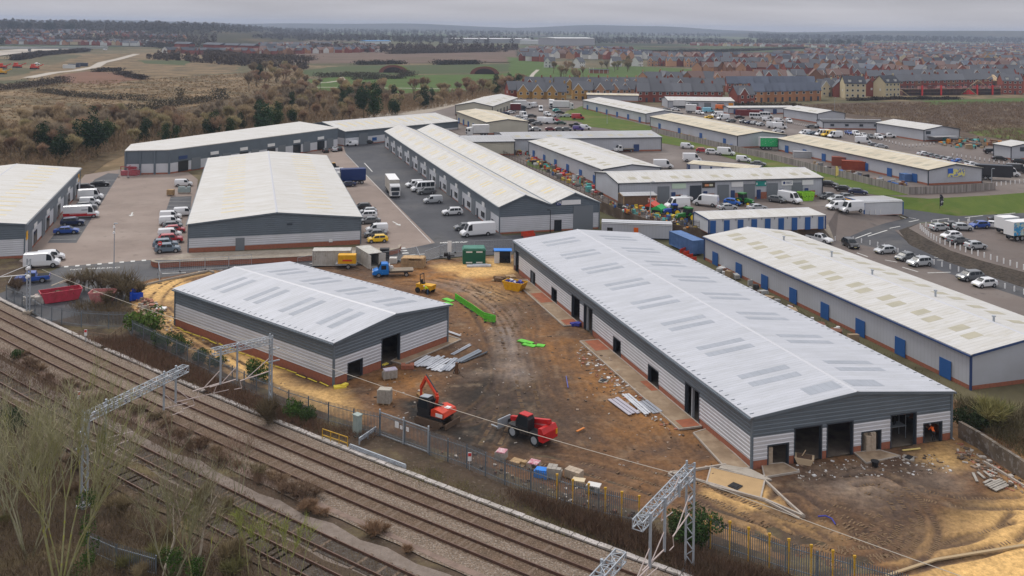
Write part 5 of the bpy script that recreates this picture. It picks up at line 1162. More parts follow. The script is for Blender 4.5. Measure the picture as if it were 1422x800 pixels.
# generic skip / container / tractor / plant builders
def container(label,px,py,hd,m,z=0,L_=6.06,W_=2.44,Hh=2.6,open_end=False,name='shipping_container',cat='container'):
    x,y=G(px,py,z); r_=empty(name,label,cat,(x,y,z+(.3 if z==0 else 0)),R(hd)); mb=MB(); a,b_=L_/2,W_/2
    def corr(p,q,n_):  # corrugated side
        p=Vector(p);q=Vector(q);d=q-p;k=int(d.length/.28); o=Vector(n_)*.05
        for i in range(k):
            u=[p+d*((i+f)/k) for f in (0,.25,.5,.75,1)]; off=[0,1,1,0,0]
            for j in range(4):
                s,t=u[j]+o*off[j],u[j+1]+o*off[j+1]; mb.quad((s.x,s.y,.15),(t.x,t.y,.15),(t.x,t.y,Hh-.12),(s.x,s.y,Hh-.12))
    corr((-a,-b_,0),(a,-b_,0),(0,1,0)); corr((a,b_,0),(-a,b_,0),(0,-1,0)); corr((-a,b_,0),(-a,-b_,0),(1,0,0))
    if not open_end: corr((a,-b_,0),(a,b_,0),(-1,0,0))
    mb.box(-a,a,-b_,b_,.02,.15); mb.box(-a+.03,a-.03,-b_+.03,b_-.03,Hh-.1,Hh-.03); mb.build('shell',m,r_)
    f=MB()
    for sx in (-a,a):
        for sy in (-b_,b_): f.box(sx-.07,sx+.07,sy-.07,sy+.07,.0,Hh)
    for sy in (-b_,b_): f.box(-a,a,sy-.06,sy+.06,Hh-.13,Hh); f.box(-a,a,sy-.06,sy+.06,0,.15)
    for sx in (-a,a): f.box(sx-.06,sx+.06,-b_,b_,Hh-.13,Hh)
    f.build('frame',m,r_)
    if open_end: 
        for s in (-1,1): MB().rbox(a+.6 if s<0 else a+.1,s*(b_+.02),.15,1.2,.06,Hh-.3,0 if s<0 else R(70)).build('door',m,r_)
    else: MB().box(a+.0,a+.05,-b_+.08,-.02,.2,Hh-.15).box(a+.0,a+.05,.02,b_-.08,.2,Hh-.15).build('door',m,r_)
    return r_
M_cwhite=mat('container_white',(.50,.49,.46),(.40,.38,.34),.8,rough=.6,c3=(.3,.25,.2),ns3=2,lo3=.62,hi3=.7)
container('long dirty white container with stained roof beside the yellow bowser',461,369,A2-12,M_cwhite,L_=6.4)
container('open white container with dark doorway beside the blue flatbed truck',512,369,-60,M_cwhite,open_end=True,L_=6.0)
M_cblue=mat('container_blue',(.10,.19,.40),(.07,.14,.30),.8,rough=.6)
container('long faded blue container in the fenced compound behind the long new unit',953,348,-70,M_cblue,L_=8.5); 
container('orange-brown container beside the poster unit',1192,236,-17,mat('container_rust',(.32,.07,.03),(.24,.05,.03),.6,rough=.7),Z,L_=9); container('second rust-brown container standing against the poster unit',1170,230,-17,mat('container_rust2',(.28,.09,.06),rough=.7),Z,L_=6)
container('flat blue container against the gable of the poster unit',1275,251,10,M_cblue,Z,L_=9.5,Hh=2.0)
container('maroon container beside the low office block',1040,160.5,0,mat('container_maroon',(.17,.03,.03),rough=.7),Z,L_=12); 
container('grey-blue covered trailer body beside the fence of the poster unit',1120,219,-8,M_roofgrey,Z,L_=8,Hh=2.0)
# portable cabin with an orange door
px0=G(772,318); cabn=shed('portable_cabin','long white portable cabin with a small window and bright orange door','cabin',(G(775,333)[0],G(775,333)[1]),103.5,3.0,21,2.7,.0 if 0 else .15,z0=.2,asym=.5,bands=[(.15,M_dark),(2.7,M_white)],ribs=False,gutter=False,roof=M_roofgrey,trim=M_dark,over=.05) if 0 else shed('portable_cabin','long white portable cabin with a small window and bright orange door','cabin',flip(G(836,330),-6,3.2),-6,3.2,13.8,2.7,.3,z0=.1,asym=.5,bands=[(.15,M_dark),(2.7,M_white)],ribs=False,gutter=False,roof=M_roofgrey,trim=M_silver,over=.08)
feat(cabn,'door','right',6.3,7.2,.15,2.15,mat('door_orange',(.75,.13,.01),rough=.5)); feat(cabn,'window','right',1.0,2.1,1.1,2.0,M_glass); feat(cabn,'window_trim','right',.9,2.2,.98,1.1,M_white2)
MB().box(.15,3.05,-.1,13.9,2.98,3.02).build('roof_ribs',M_cap,cabn.root)
# ================================================================== SITE: plant, materials, clutter
def th(name,label,cat,px,z=None,rz=0,dz=0):
    x,y=G(*px) if z is None else G(px[0],px[1],z)
    return empty(name,label,cat,(x,y,(max(.2,siteh(x,y)) if z is None else z)+dz),R(rz))
def one(name,label,cat,px,mb,m,z=None,rz=0,dz=0,smooth=False,group=None):
    x,y=G(*px) if z is None else G(px[0],px[1],z)
    o=mb.build(name,m,None,(x,y,(max(.12,siteh(x,y)) if z is None else z)+dz),R(rz),smooth); tag(o,label,cat,group); return o
M_red=mat('plant_red',(.55,.02,.02),(.42,.02,.02),2,rough=.35); M_org=mat('plant_orange',(.68,.055,.02),(.5,.06,.03),2,rough=.35); M_blk=mat('plant_black',(.02,.02,.022),rough=.6)
M_yl=mat('plant_yellow',(.75,.40,.01),(.6,.3,.01),2,rough=.45); M_jd=mat('tractor_green',(.02,.17,.03),rough=.35); M_lime=mat('lime',(.28,.62,.03),(.22,.5,.03),2,rough=.5); M_neon=mat('barrier_green',(.12,.56,.04),(.10,.35,.04),2.5,lo=.45,hi=.7,rough=.6)
M_timber=mat('timber',(.42,.29,.16),(.3,.2,.11),3,rough=.9); M_block=M_block; M_mudm=mat('caked_mud',(.12,.08,.055),rough=.95)
x,y=G(603,590)
def ex2():
    r_=empty('excavator','orange tracked excavator with raised boom and yellow bucket on the dark mud','excavator',(x,y,.25),R(-32))
    # local -x = rear (toward the lower right of the photo is +x rear)
    for s in (-1,1):
        q=MB().prism([(-1.75,.38),(-1.5,.06),(1.5,.06),(1.75,.38),(1.5,.74),(-1.5,.74)],s*1.0-.25,s*1.0+.25).build('track',M_mudm,r_)
    MB().box(-1.5,1.7,-1.1,1.1,.8,1.15).build('slew_deck',M_blk,r_)
    MB().prism([(.35,1.15),(.35,1.8),(.8,1.95),(1.9,1.75),(2.1,1.3),(1.95,1.15)],-1.1,1.15).build('engine_cover',M_org,r_)
    MB().prism([(-.5,1.8),(.9,1.96),(.9,2.0),(-.5,1.86)],-.2,.5).build('hood_panel',M_blk,r_)
    MB().prism([(-1.35,1.15),(-1.5,1.9),(-1.2,2.75),(-.1,2.85),(.1,2.7),(.1,1.15)],-1.1,-.15).build('cab',M_blk,r_)
    MB().prism([(-1.42,1.75),(-1.15,2.6),(-.15,2.65),(-.15,1.75)],-1.115,-.135).build('window_glass',M_cg,r_)
    MB().prism([(-1.2,2.78),(-.1,2.88),(-.05,2.95),(-1.15,2.86)],-1.05,-.2).build('cab_roof',mat('cab_grey',(.3,.33,.37),rough=.5),r_)
    MB().box(1.0,1.85,-1.16,-1.1,1.25,1.6).build('side_panel',M_white2,r_)
    MB().box(1.2,1.8,.0,.6,1.83,1.87).build('rear_badge',M_white2,r_)
    # boom points back and up (towards the upper left)
    inv=lambda dx,dy,z:(dx*math.cos(R(32))-dy*math.sin(R(32)),dx*math.sin(R(32))+dy*math.cos(R(32)),z)
    def wp(px_,py_,z):
        X,Y=G(px_,py_,z+.25); return inv(X-x,Y-y,z)
    a=(-.2,.45,1.3); 
    p1=wp(607,549,2.9); p2=wp(592,524,3.1); p3=wp(585,538,1.7)
    mb=MB(); mb.bar(a,p1,.32,0,.44); mb.bar(p1,p2,.27,0,.36); mb.build('boom',M_org,r_)
    mb=MB(); mb.bar(p2,p3,.26,0,.34); mb.bar((p3[0],p3[1],p3[2]),(p3[0]-.0,p3[1]+.0,p3[2]-1.1),.2); mb.build('dipper_arm',M_org,r_)
    mb=MB(); mb.tube((a[0]-.3,a[1]-.3,1.5),(p1[0],p1[1]-.3,p1[2]-.3),.09,n=6); mb.tube((p1[0],p1[1],p1[2]+.35),(p2[0],p2[1],p2[2]+.3),.08,n=6); mb.build('hydraulic_ram',M_blk,r_)
    bk=MB().prism([(0,0),(.05,-.55),(.5,-.62),(.75,-.3),(.7,.05)],-1.0,1.0).build('bucket',mat('bucket_yellow',(.32,.18,.05),(.15,.1,.06),3,rough=.8),r_,(p3[0]-.2,p3[1],p3[2]-1.0),R(60))
    MB().box(2.3,2.42,-1.3,1.3,.2,.75).box(1.2,2.3,-.9,-.8,.3,.45).box(1.2,2.3,.8,.9,.3,.45).build('dozer_blade',M_mudm,r_)
ex2()
# telehandler
def telehandler(label,px,rz,m,cat='telehandler',s=1.0,z=None,boom=True):
    r_=th('telehandler',label,cat,px,z,rz); r_.scale=(s,s,s)
    MB().box(-2.2,2.1,-.55,.55,.65,1.2).build('chassis',M_blk,r_)
    MB().prism([(-2.5,.7),(-2.55,1.5),(-2.3,1.8),(-.2,1.5),(-.2,.8)],-1.15,-.05).build('engine_cover',m,r_)
    MB().prism([(-2.6,.65),(-2.62,1.5),(-2.3,1.95),(-1.9,1.9),(-1.9,.65)],-1.1,1.15).build('counterweight',m,r_)
    MB().prism([(-.55,.9),(-.6,2.3),(-.35,2.6),(.7,2.6),(1.1,1.9),(1.1,.9)],.15,1.12).build('cab',M_blk,r_)
    MB().prism([(-.45,1.55),(-.4,2.4),(.6,2.45),(.95,1.85),(.95,1.55)],.14,1.135).build('window_glass',M_cg,r_)
    MB().box(-.45,.7,.2,1.08,2.6,2.68).build('cab_roof',m,r_)
    if boom: MB().bar((-2.3,-.3,2.25),(2.9,-.3,1.15),.38,0,.45).build('boom',m,r_); MB().bar((2.6,-.3,1.2),(3.4,-.3,.65),.3).build('boom_head',M_blk,r_); MB().box(3.3,3.42,-.6,1.3,.35,1.3).box(3.4,4.6,-.2,-.05,.3,.38).box(3.4,4.6,.9,1.05,.3,.38).build('fork',M_steel,r_)
    for xx in (-1.45,1.45):
        for ss in (-1,1): wheel(.6,.42,r_,(xx,ss*1.0,.6),rm=M_steel)
        for ss in (-1,1): MB().box(xx-.65,xx+.65,ss*1.0-.25,ss*1.0+.25,1.22,1.3).build('mudguard',M_blk,r_)
    for ss,mm in ((-.9,M_yl),(.95,M_tail)): MB().box(-2.66,-2.6,ss-.12,ss+.12,1.0,1.5).build('tail_light',mm,r_)
    return r_
telehandler('bright red telehandler with its forks lowered on the brown mud','_' and (737,612),138,M_red)
telehandler('small orange-yellow forklift loader beside the grey gabled warehouse',(463,236),A1,M_yl,'loader',.75,z=.2,boom=False)
# ride-on roller / dumper with roll bar
r_=th('mini_dumper','yellow mini dumper with black roll bar beside the corner of the silver unit','dumper',(590,408),rz=-30)
MB().box(-1.3,.2,-.6,.6,.5,1.3).prism([(.3,.6),(.2,1.3),(1.7,1.35),(1.5,.6)],-.7,.7).build('body',M_yl,r_); mb=MB()
for s in (-.5,.5): mb.bar((-.5,s,1.2),(-.6,s,2.8),.09)
mb.bar((-.6,-.5,2.8),(-.6,.5,2.8),.09); mb.build('roll_bar',M_blk,r_); MB().box(-.6,-.1,-.25,.25,1.3,1.5).box(-.65,-.55,-.25,.25,1.5,1.95).build('seat',M_blk,r_)
for xx in (-.9,1.0):
    for s in (-1,1): wheel(.4,.3,r_,(xx,s*.7,.4),rim=False)
# tractors
def tractor(label,px,rz,m,z,s=1.0,rimm=None,cab=True):
    r_=th('tractor',label,'tractor',px,z,rz); r_.scale=(s,s,s); rm=rimm or M_yl
    MB().prism([(.1,.8),(.1,1.75),(1.9,1.6),(2.15,1.3),(2.15,.8)],-.42,.42).build('bonnet',m,r_)
    MB().box(-1.2,2.0,-.3,.3,.55,.95).build('chassis',M_blk,r_)
    if cab:
        MB().prism([(-1.1,1.2),(-1.25,2.6),(-.0,2.65),(.2,1.3)],-.75,.75).build('cab_glass',M_cg,r_); MB().box(-1.35,.1,-.85,.85,2.6,2.85).build('cab_roof',m,r_)
        mb=MB(); 
        for a in ((-1.1,-1.25),(.2,0)): 
            for q in (-.76,.76): mb.bar((a[0],q,1.2),(a[1],q,2.62),.09)
        mb.build('cab_frame',M_blk,r_)
    for q in (-1,1): MB().prism([(-1.9,1.3),(-1.5,1.75),(-.5,1.75),(-.1,1.3)],q*.95-.28,q*.95+.28).build('mudguard',m,r_)
    for q in (-1,1): wheel(.9,.5,r_,(-1.0,q*.98,.9),rm=rm); wheel(.6,.38,r_,(1.5,q*.85,.6),rm=rm)
    for q in (-.25,.25): MB().box(2.14,2.2,q-.1,q+.1,1.15,1.35).build('headlight',M_lamp,r_)
M_ry=mat('rim_yellow',(.8,.55,.02),rough=.4)
for a in (('green tractor with yellow wheels in front of a grey shutter',(1034,285.5),-45,M_jd,Z,1.0,M_ry),('green tractor with yellow wheels at the corner of the cluttered yard',(952,307),-160,M_jd,Z,1.0,M_ry),('blue compact tractor between the white van and the green tractor',(933,299),-170,mat('tractor_blue',(.01,.06,.4),rough=.4),Z,.85,M_ry)): tractor(*a)
# skips
def skip(label,px,rz,m,L_=3.4,W_=1.8,h=1.3,z=None,fill=None,name='skip'):
    r_=th(name,label,'skip',px,z,rz); a,b_=L_/2,W_/2; mb=MB(); t=.06
    o=[(-a,h),(-a+.55,0),(a-.55,0),(a,h)]
    for s in (-1,1): mb.prism(o,s*b_-t/2,s*b_+t/2)
    for s in (-1,1): mb.add([(s*a,-b_,h),(s*a,b_,h),(s*(a-.55),b_,0),(s*(a-.55),-b_,0)],[(0,1,2,3) if s>0 else (3,2,1,0)])
    mb.box(-a+.55,a-.55,-b_,b_,0,.06); mb.build('hopper',m,r_)
    rim=MB(); rim.bar((-a,-b_,h),(a,-b_,h),.12);rim.bar((-a,b_,h),(a,b_,h),.12);rim.bar((-a,-b_,h),(-a,b_,h),.12);rim.bar((a,-b_,h),(a,b_,h),.12)
    for i in range(1,int(L_/.9)): 
        xx=-a+i*.9
        for s in (-1,1): rim.bar((xx,s*(b_+.04),.3),(xx,s*(b_+.04),h),.08)
    rim.build('rim',m,r_)
    if fill: 
        f=MB(); rr=random.Random(int(px[0])); n=7
        for i in range(n):
            for j in range(4):
                f.rbox(-a*.75+i*a*1.5/n,-b_*.7+j*b_*.45,h*.45+rr.uniform(0,.35),.6,.55,rr.uniform(.1,.35),rr.uniform(0,3),0,rr.uniform(-.3,.3))
        f.build('contents',fill,r_)
    return r_
M_redskip=mat('skip_red',(.50,.045,.08),(.38,.04,.06),1.5,rough=.6); M_soilm=mat('skip_soil',(.13,.08,.05),(.08,.05,.035),3,rough=.95)
s_=skip('long open red roll-on skip with two timber poles across it','_' and (84,418),35,M_redskip,5.6,2.3,1.5,fill=M_soilm)
for k,yy in enumerate((-.2,.9)): one('timber_pole','pale timber pole lying across the red roll-on skip, '+('nearer its open end' if k else 'nearer its middle'),'pole',(83+k*11,413-k*3),MB().bar((-1.4,0,1.9),(1.4,0,2.3),.11),mat('timber_pale',(.55,.5,.4),rough=.9),rz=60)
skip('faded pink skip heaped with covered waste behind the bare bush',(143,421),8,mat('skip_pink',(.55,.2,.2),(.4,.16,.15),1.5,rough=.7),3.6,2.2,1.6,fill=mat('waste_pale',(.4,.3,.22),(.3,.32,.25),2,rough=.95))
sk1=skip('yellow skip heaped with blue and white sacks beside the long new unit',(715,404),-30,M_yl,3.6,1.9,1.25)
mb=MB(); rr=random.Random(9)
for i in range(26): mb.rbox(rr.uniform(-1.2,1.2),rr.uniform(-.6,.6),.7+rr.uniform(0,.45),.55,.45,.35,rr.uniform(0,3),rr.choice((0,0,1)),rr.uniform(-.4,.4))
mb.build('contents',[mat('sack_blue',(.04,.05,.3),rough=.6),mat('sack_white',(.6,.62,.65),rough=.7)],sk1)
skip('lime green skip with a dark mesh lid beside the shop signs',(1119,278),A1,M_lime,3.6,2.0,1.9,z=Z,fill=M_blk)
# bowser
r_=th('fuel_bowser','yellow wheeled fuel bowser behind the silver unit roof','bowser',(482,374),rz=3)
MB().box(-1.5,1.5,-.75,.75,.95,2.35).box(-1.55,1.55,-.8,.8,.9,1.0).build('tank',M_yl,r_); MB().box(-1.9,1.6,-.7,.7,.6,.9).build('chassis',M_steel,r_); MB().box(-.7,.9,-.77,-.74,1.3,1.6).build('label_plate',M_org,r_)
for s in (-1,1): wheel(.4,.22,r_,(.3,s*.85,.4))
# green store, blue roofed shelter, information board trailer
r_=th('site_store','dark green steel site store with white vent strips at the sandy road edge','site store',(658,366),rz=5)
MB().box(-2.0,2.0,-1.2,1.2,0,2.35).build('wall',mat('store_green',(.01,.10,.06),rough=.45),r_); MB().prism([(-2.1,2.35),(2.1,2.35),(1.8,2.75),(-1.8,2.75)],-1.3,1.3).build('roof',mat('store_roof',(.06,.22,.17),(.04,.17,.12),1,rough=.5),r_)
for xx,zz in ((-.9,2.0),(.9,2.0),(-.9,.15),(.9,.15)): MB().box(xx-.55,xx+.55,-1.23,-1.2,zz,zz+.22).build('vent_strip',M_white2,r_)
r_=th('open_shelter','small open shelter with bright blue roof against the long new unit','shelter',(698,366),rz=3)
MB().box(-1.5,-.6,-.7,.8,0,2.0).build('side_panel',M_box,r_); MB().box(1.35,1.45,-.7,.8,0,2.1).build('side_panel',M_box,r_); MB().box(-.6,1.4,.7,.8,0,2.2).build('back_panel',M_dark,r_)
MB().prism([(-1.6,2.15),(1.6,2.15),(1.6,2.27),(-1.6,2.27)],-.9,1.0).build('roof',mat('shelter_blue',(.02,.2,.65),rough=.45),r_)
mb=MB(); rr=random.Random(4)
for i in range(12): mb.rbox(rr.uniform(-.4,1.2),rr.uniform(-.4,.5),0,.4,.35,rr.uniform(.2,.9),rr.uniform(0,2))
o=mb.build('tool_pile',M_blk,None,(r_.location.x,r_.location.y,.2)); tag(o,'dark tools and boxes piled under the blue shelter roof','tools','shelter tools','stuff')
r_=th('sign_trailer','white message board on a small black wheeled trailer at the road edge','sign',(624,361),rz=5)
MB().box(-.05,.05,-.05,.05,.6,1.4).box(-1,.9,-.4,.4,.5,.7).build('trailer_frame',M_blk,r_); MB().box(-.35,.35,-.06,.06,1.2,3.2).build('board',M_white2,r_); MB().box(-1.0,-.2,-.4,.4,.5,1.1).build('battery_box',M_blk,r_)
for s in (-1,1): wheel(.33,.18,r_,(-.1,s*.55,.33),rim=False)
one('plastic_bundle','flat white plastic-wrapped bundle lying before the green store','bundle',(665,372),MB().rbox(0,0,0,4.2,.9,.28).rbox(.2,.1,.25,2.6,.6,.12),mat('wrap_white',(.6,.62,.66),(.45,.47,.52),2,rough=.35),rz=8)
# pallets / packs
def pack(label,px,rz,m,L_=1.2,W_=1.0,h=.9,cat='pack',name='brick_pack',z=None,pal=True,top=None,rows=1):
    r_=th(name,label,cat,px,z,rz); y0_=0
    if pal:
        mb=MB()
        for i in range(5): mb.box(-L_/2,L_/2,-W_/2+i*W_/5+.02,-W_/2+(i+1)*W_/5-.03,.11,.14)
        for i in (-1,0,1): mb.box(i*L_/2.4-.06,i*L_/2.4+.06,-W_/2,W_/2,0,.11)
        mb.build('pallet',M_timber,r_); y0_=.15
    mb=MB(); rr=random.Random(int(px[0]*3)); nx_=max(2,int(L_/.42)); ny_=max(2,int(W_/.42)); nz=max(1,int(h/.3))
    for i in range(nx_):
        for j in range(ny_):
            for k in range(nz):
                if k==nz-1 and rr.random()<.2: continue
                g_=.012; mb.box(-L_/2+i*L_/nx_+g_,-L_/2+(i+1)*L_/nx_-g_,-W_/2+j*W_/ny_+g_,-W_/2+(j+1)*W_/ny_-g_,y0_+k*h/nz+g_,y0_+(k+1)*h/nz)
    mb.build('blocks',m,r_)
    if top: MB().rbox(.05,0,y0_+h,L_*.9,W_*.95,.1,.08).build('wrap',top,r_)
    return r_
M_blkc=mat('block_grey',(.38,.35,.31),(.28,.26,.23),3,rough=.95); M_blkp=mat('block_buff',(.45,.37,.29),(.36,.29,.22),3,rough=.95); M_wrapv=mat('wrap_violet',(.45,.38,.52),(.6,.58,.62),3,rough=.4); M_wrapr=mat('wrap_red',(.42,.06,.12),(.6,.5,.5),4,rough=.4)
pack('brick pack half wrapped in violet plastic in front of the silver unit doorway',(541,528),20,M_blkc,top=M_wrapv,L_=1.7)
pack('stack of red bricks lying beside the mud track near the cladding sheets',(566,514),5,M_brick,L_=1.6,h=.5,pal=False)
pack('block pack with pale top standing above the gate beside a green post',(534,564),-10,M_blkc,top=mat('top_stone',(.4,.37,.32),rough=.95),L_=1.5,h=1.4)
pack('pallet with red and white wrapped blocks close behind the fence',(696,641),-25,M_blkc,top=M_wrapr,L_=1.01,h=0.62)
pack('low dark pallet frame behind the fence beneath the telehandler',(720,648),-30,M_timber,L_=1.5,h=.2)
pack('pallet wrapped in crimson plastic behind the fence',(741,653),-30,M_blkp,top=M_wrapr,L_=1.09,h=0.39)
pack('square pack of hollow grey concrete blocks behind the yellow posts',(770,666),-15,M_blkc,L_=1.33,W_=1.09,h=0.86)
pack('leaning stack of buff concrete blocks behind the yellow posts',(797,668),-35,M_blkp,L_=1.56,W_=0.94,h=0.70)
pack('pallet of cream flat slabs behind the yellow posts',(803,677),-20,M_blkp,L_=1.25,W_=0.78,h=0.31,top=mat('top_cream',(.6,.5,.34),rough=0.70))
pack('pallet of white-edged blocks and scraps behind the yellow posts',(824,687),-25,M_blkc,L_=1.33,W_=0.86,h=0.47,top=mat('top_white',(.6,.58,.56),rough=0.62))
pack('white bulk bag beside the open container and the timber stack',(546,367),0,mat('bag_white',(.6,.58,.55),rough=.8),L_=1.3,W_=1.2,h=1.0,pal=False,name='bulk_bag',cat='bag')
pack('wide stack of cut timber blocks behind the blue flatbed truck',(574,372),-5,M_timber,L_=4.0,W_=2.2,h=1.6,pal=False,top=mat('timber_ends',(.55,.38,.2),(.35,.22,.11),3,rough=.9),name='timber_stack',cat='timber')
pack('block pack standing just inside the fourth low doorway of the gable end',(1206,629),14,M_blkp,L_=1.1,W_=.9,h=1.8)
pack('block pack standing in the leftmost low doorway of the gable end',(1064,647),14,M_blkp,L_=.9,W_=.9,h=1.6)
pack('wooden crate of offcuts beside the yellow skip',(709,392),20,M_timber,L_=1.6,W_=1.4,h=.7); pack('brown broken pallets heaped near the yellow skip',(692,392),-20,mat('timber_dark',(.16,.1,.06),rough=.95),L_=2.0,W_=1.4,h=.4)
pack('stack of pale timber pallets in the paved yard',(237,271),0,M_timber,z=.2,L_=1.6,W_=1.2,h=1.2); pack('glass sheet crate on the paved yard beside a white van',(256,268),3,mat('glass_crate',(.35,.42,.42),rough=.3),z=.2,L_=3.0,W_=.8,h=1.4)
pack('white wrapped bales inside the fence corner behind the red skip',(46,424),20,mat('bale_white',(.5,.48,.45),(.38,.34,.3),2,rough=.8),L_=3.0,W_=1.2,h=1.1,pal=False); pack('second pale bale leaning at the fence beside the tall pole',(60,420),20,mat('bale_pink',(.42,.33,.3),rough=.8),L_=2.4,W_=1.2,h=1.0,pal=False)
one('wheeled_bin','black wheeled skip bin behind the open container','bin',(534,361),MB().rbox(0,0,.15,1.6,1.1,1.6).rbox(0,0,1.75,1.7,1.2,.12,0),M_blk,rz=5)
# cladding sheets, channels, beams on the mud
M_sheet=mat('sheet_steel',(.45,.48,.53),(.36,.38,.43),1.5,rough=.35,metal=.3); M_sheetw=mat('sheet_white',(.66,.68,.72),(.5,.52,.56),1.5,rough=.35)
def sheets(label,a,b_,wd,n,m,z=.18,name='cladding_sheets',ragged=0):
    A_=Vector((*G(*a),0)); B_=Vector((*G(*b_),0)); d=B_-A_; L_=d.length; c=(A_+B_)/2; mb=MB(); rr=random.Random(int(a[0]))
    for i in range(n):
        o=-wd/2+(i+.5)*wd/n
        mb.rbox(rr.uniform(-ragged,ragged),o,rr.uniform(0,.06)+.02*i%.1,L_*rr.uniform(.85,1),wd/n*.8,.08,rr.uniform(-.03,.03)*ragged)
    o=mb.build(name,m,None,(c.x,c.y,max(.2,siteh(c.x,c.y))+z-.12),math.atan2(d.y,d.x)); tag(o,label,'cladding'); return o
sheets('wide bundle of white and grey cladding panels on the mud before the silver unit',(586,515),(611,500),3.4,9,M_sheetw,ragged=.5)
sheets('crumpled pale flashing strips lying at the end of the panel bundle',(600,521),(622,512),1.2,4,M_sheetw,ragged=.8)
sheets('long grey steel channels on the mud beside the panel bundle',(617,519),(636,502),1.2,4,M_sheet); sheets('bundle of dark grey gutters on the mud',(634,507),(668,490),.8,4,mat('gutter_dark',(.2,.23,.27),rough=.4)); sheets('thin dark poles beside the grey gutters',(640,508),(678,492),.3,2,M_dark)
sheets('short grey gutter pair near the apron of the silver unit',(626,497),(655,481),.5,2,M_sheet); sheets('white trim lengths lying by the wall corner of the silver unit',(620,463),(640,470),.4,2,M_sheetw); sheets('dark grey trim length lying by the wall corner of the silver unit',(617,468),(638,474),.4,1,M_dark)
sheets('grey steel sheets lying between the apron and the mud, leftmost of three',(850,556.5),(882,580),1.5,3,mat('sheet_lilac',(.42,.4,.45),rough=.4)); sheets('long galvanised sheet with torn edge between the two other sheets',(867,551),(901,581),.9,3,M_sheetw); sheets('blue-grey steel sheet nearest the long apron, rightmost of three',(892,561),(914,578),1.3,3,M_sheet)
sheets('rusty yellow timber plank lying at the gable doorway',(1252,631),(1279,628),.22,1,mat('plank_yellow',(.7,.55,.2),rough=.8),name='timber_plank'); 
for i,(a,b_,l) in enumerate((((1351,661),(1357,674),'first'),((1357,660),(1368,670),'second'),((1366,659),(1377,668),'third'),((1371,657),(1385,663),'fourth'),((1366,676),(1376,671),'fifth'),((1379,676),(1392,670),'sixth'))): sheets('%s pale concrete lintel from the left in the scatter by the kerb'%l,a,b_,.3,1,M_blkc,name='concrete_lintel')
sheets('neat dark stack of lintels beside the kerb at the site corner',(1374,684),(1397,674),1.2,5,M_blkc,name='concrete_lintel')
sheets('orange drain pipe length lying on the mud behind the telehandler',(800,605),(812,599),.25,1,mat('pipe_orange',(.6,.2,.04),rough=.5),name='drain_pipe'); sheets('thin blue pipe length lying on the mud',(786,525),(789,543),.12,1,mat('pipe_blue',(.08,.1,.35),rough=.5),name='drain_pipe')
sheets('orange plank lying in the brush beside the fence',(818,720),(840,729),.2,1,mat('plank_orange',(.55,.22,.05),rough=.8),name='timber_plank'); sheets('brown plank lying in the brush beside the fence',(832,735),(858,732),.2,1,M_timber,name='timber_plank')
mb=MB(); p=[(1136,724),(1146,723),(1155,727),(1160,735)]; q=[Vector((*G(*a),.42)) for a in p]
for a,b_ in zip(q,q[1:]): mb.tube(tuple(a-q[0]),tuple(b_-q[0]),.06,n=6)
o=mb.build('blue_hose',MATS['sack_blue'],None,tuple(q[0])); tag(o,'short curved blue hose lying in the tyre tracks','hose')
# green barriers
def barrier(px0,px1,label,m=None,lean=0):
    A_=Vector((*G(*px0),0)); B_=Vector((*G(*px1),0)); d=B_-A_; L_=d.length; r_=empty('safety_barrier',label,'barrier',(A_.x,A_.y,max(.2,siteh(A_.x,A_.y))),math.atan2(d.y,d.x)); m=m or M_neon
    if lean: MB().box(0,L_,-.5,.5,.05,.12).build('panel',m,r_); MB().box(0,L_,-.52,-.46,.02,.16).build('rail',m,r_)
    else:
        mb=MB(); mb.box(0,L_,-.03,.03,.1,.22); mb.box(0,L_,-.03,.03,.88,1.0); n=max(2,int(L_/.2))
        for i in range(n+1): mb.box(i*L_/n-.03,i*L_/n+.03,-.03,.03,.22,.88)
        mb.box(0,L_,-.012,.012,.45,.88); mb.build('panel',m,r_)
        for xx in (.2,L_-.2): MB().box(xx-.1,xx+.1,-.3,.3,0,.09).build('foot',M_blk,r_)
bp_=[(632,418),(640,423.5),(648,429),(656,434),(664,440),(673,446),(684,444)]
for i in range(6): barrier(bp_[i],bp_[i+1] if i<5 else (688,450),'%s bright green plastic barrier from the far end of the joined line'%ORD[i])
barrier((672,450),(687,452),'bright green barrier closing the near end of the line'); barrier((617,417),(628,421),'green barrier panel lying flat beside the mini dumper',lean=1); barrier((617,423),(626,427),'second green barrier panel lying flat on the mud',lean=1)
barrier((721,475),(739,480),'green barrier panel lying flat in the pale wet mud',lean=1); barrier((727,480),(743,484),'narrow green barrier panel lying flat, lowest of the fallen pair',lean=1); barrier((745,482),(756,483.5),'short green barrier block lying right of the fallen panels',lean=1)
barrier((724,330),(741,328),'orange plastic barrier section outside the twin gabled unit','' or M_org); barrier((727,333),(743,332),'second orange plastic barrier section beneath the first',M_org)
for i in range(4): barrier((944+i*5,355+i*4),(952+i*5,352+i*4.5),'%s orange barrier from the left in the fenced compound'%ORD[i],M_org)
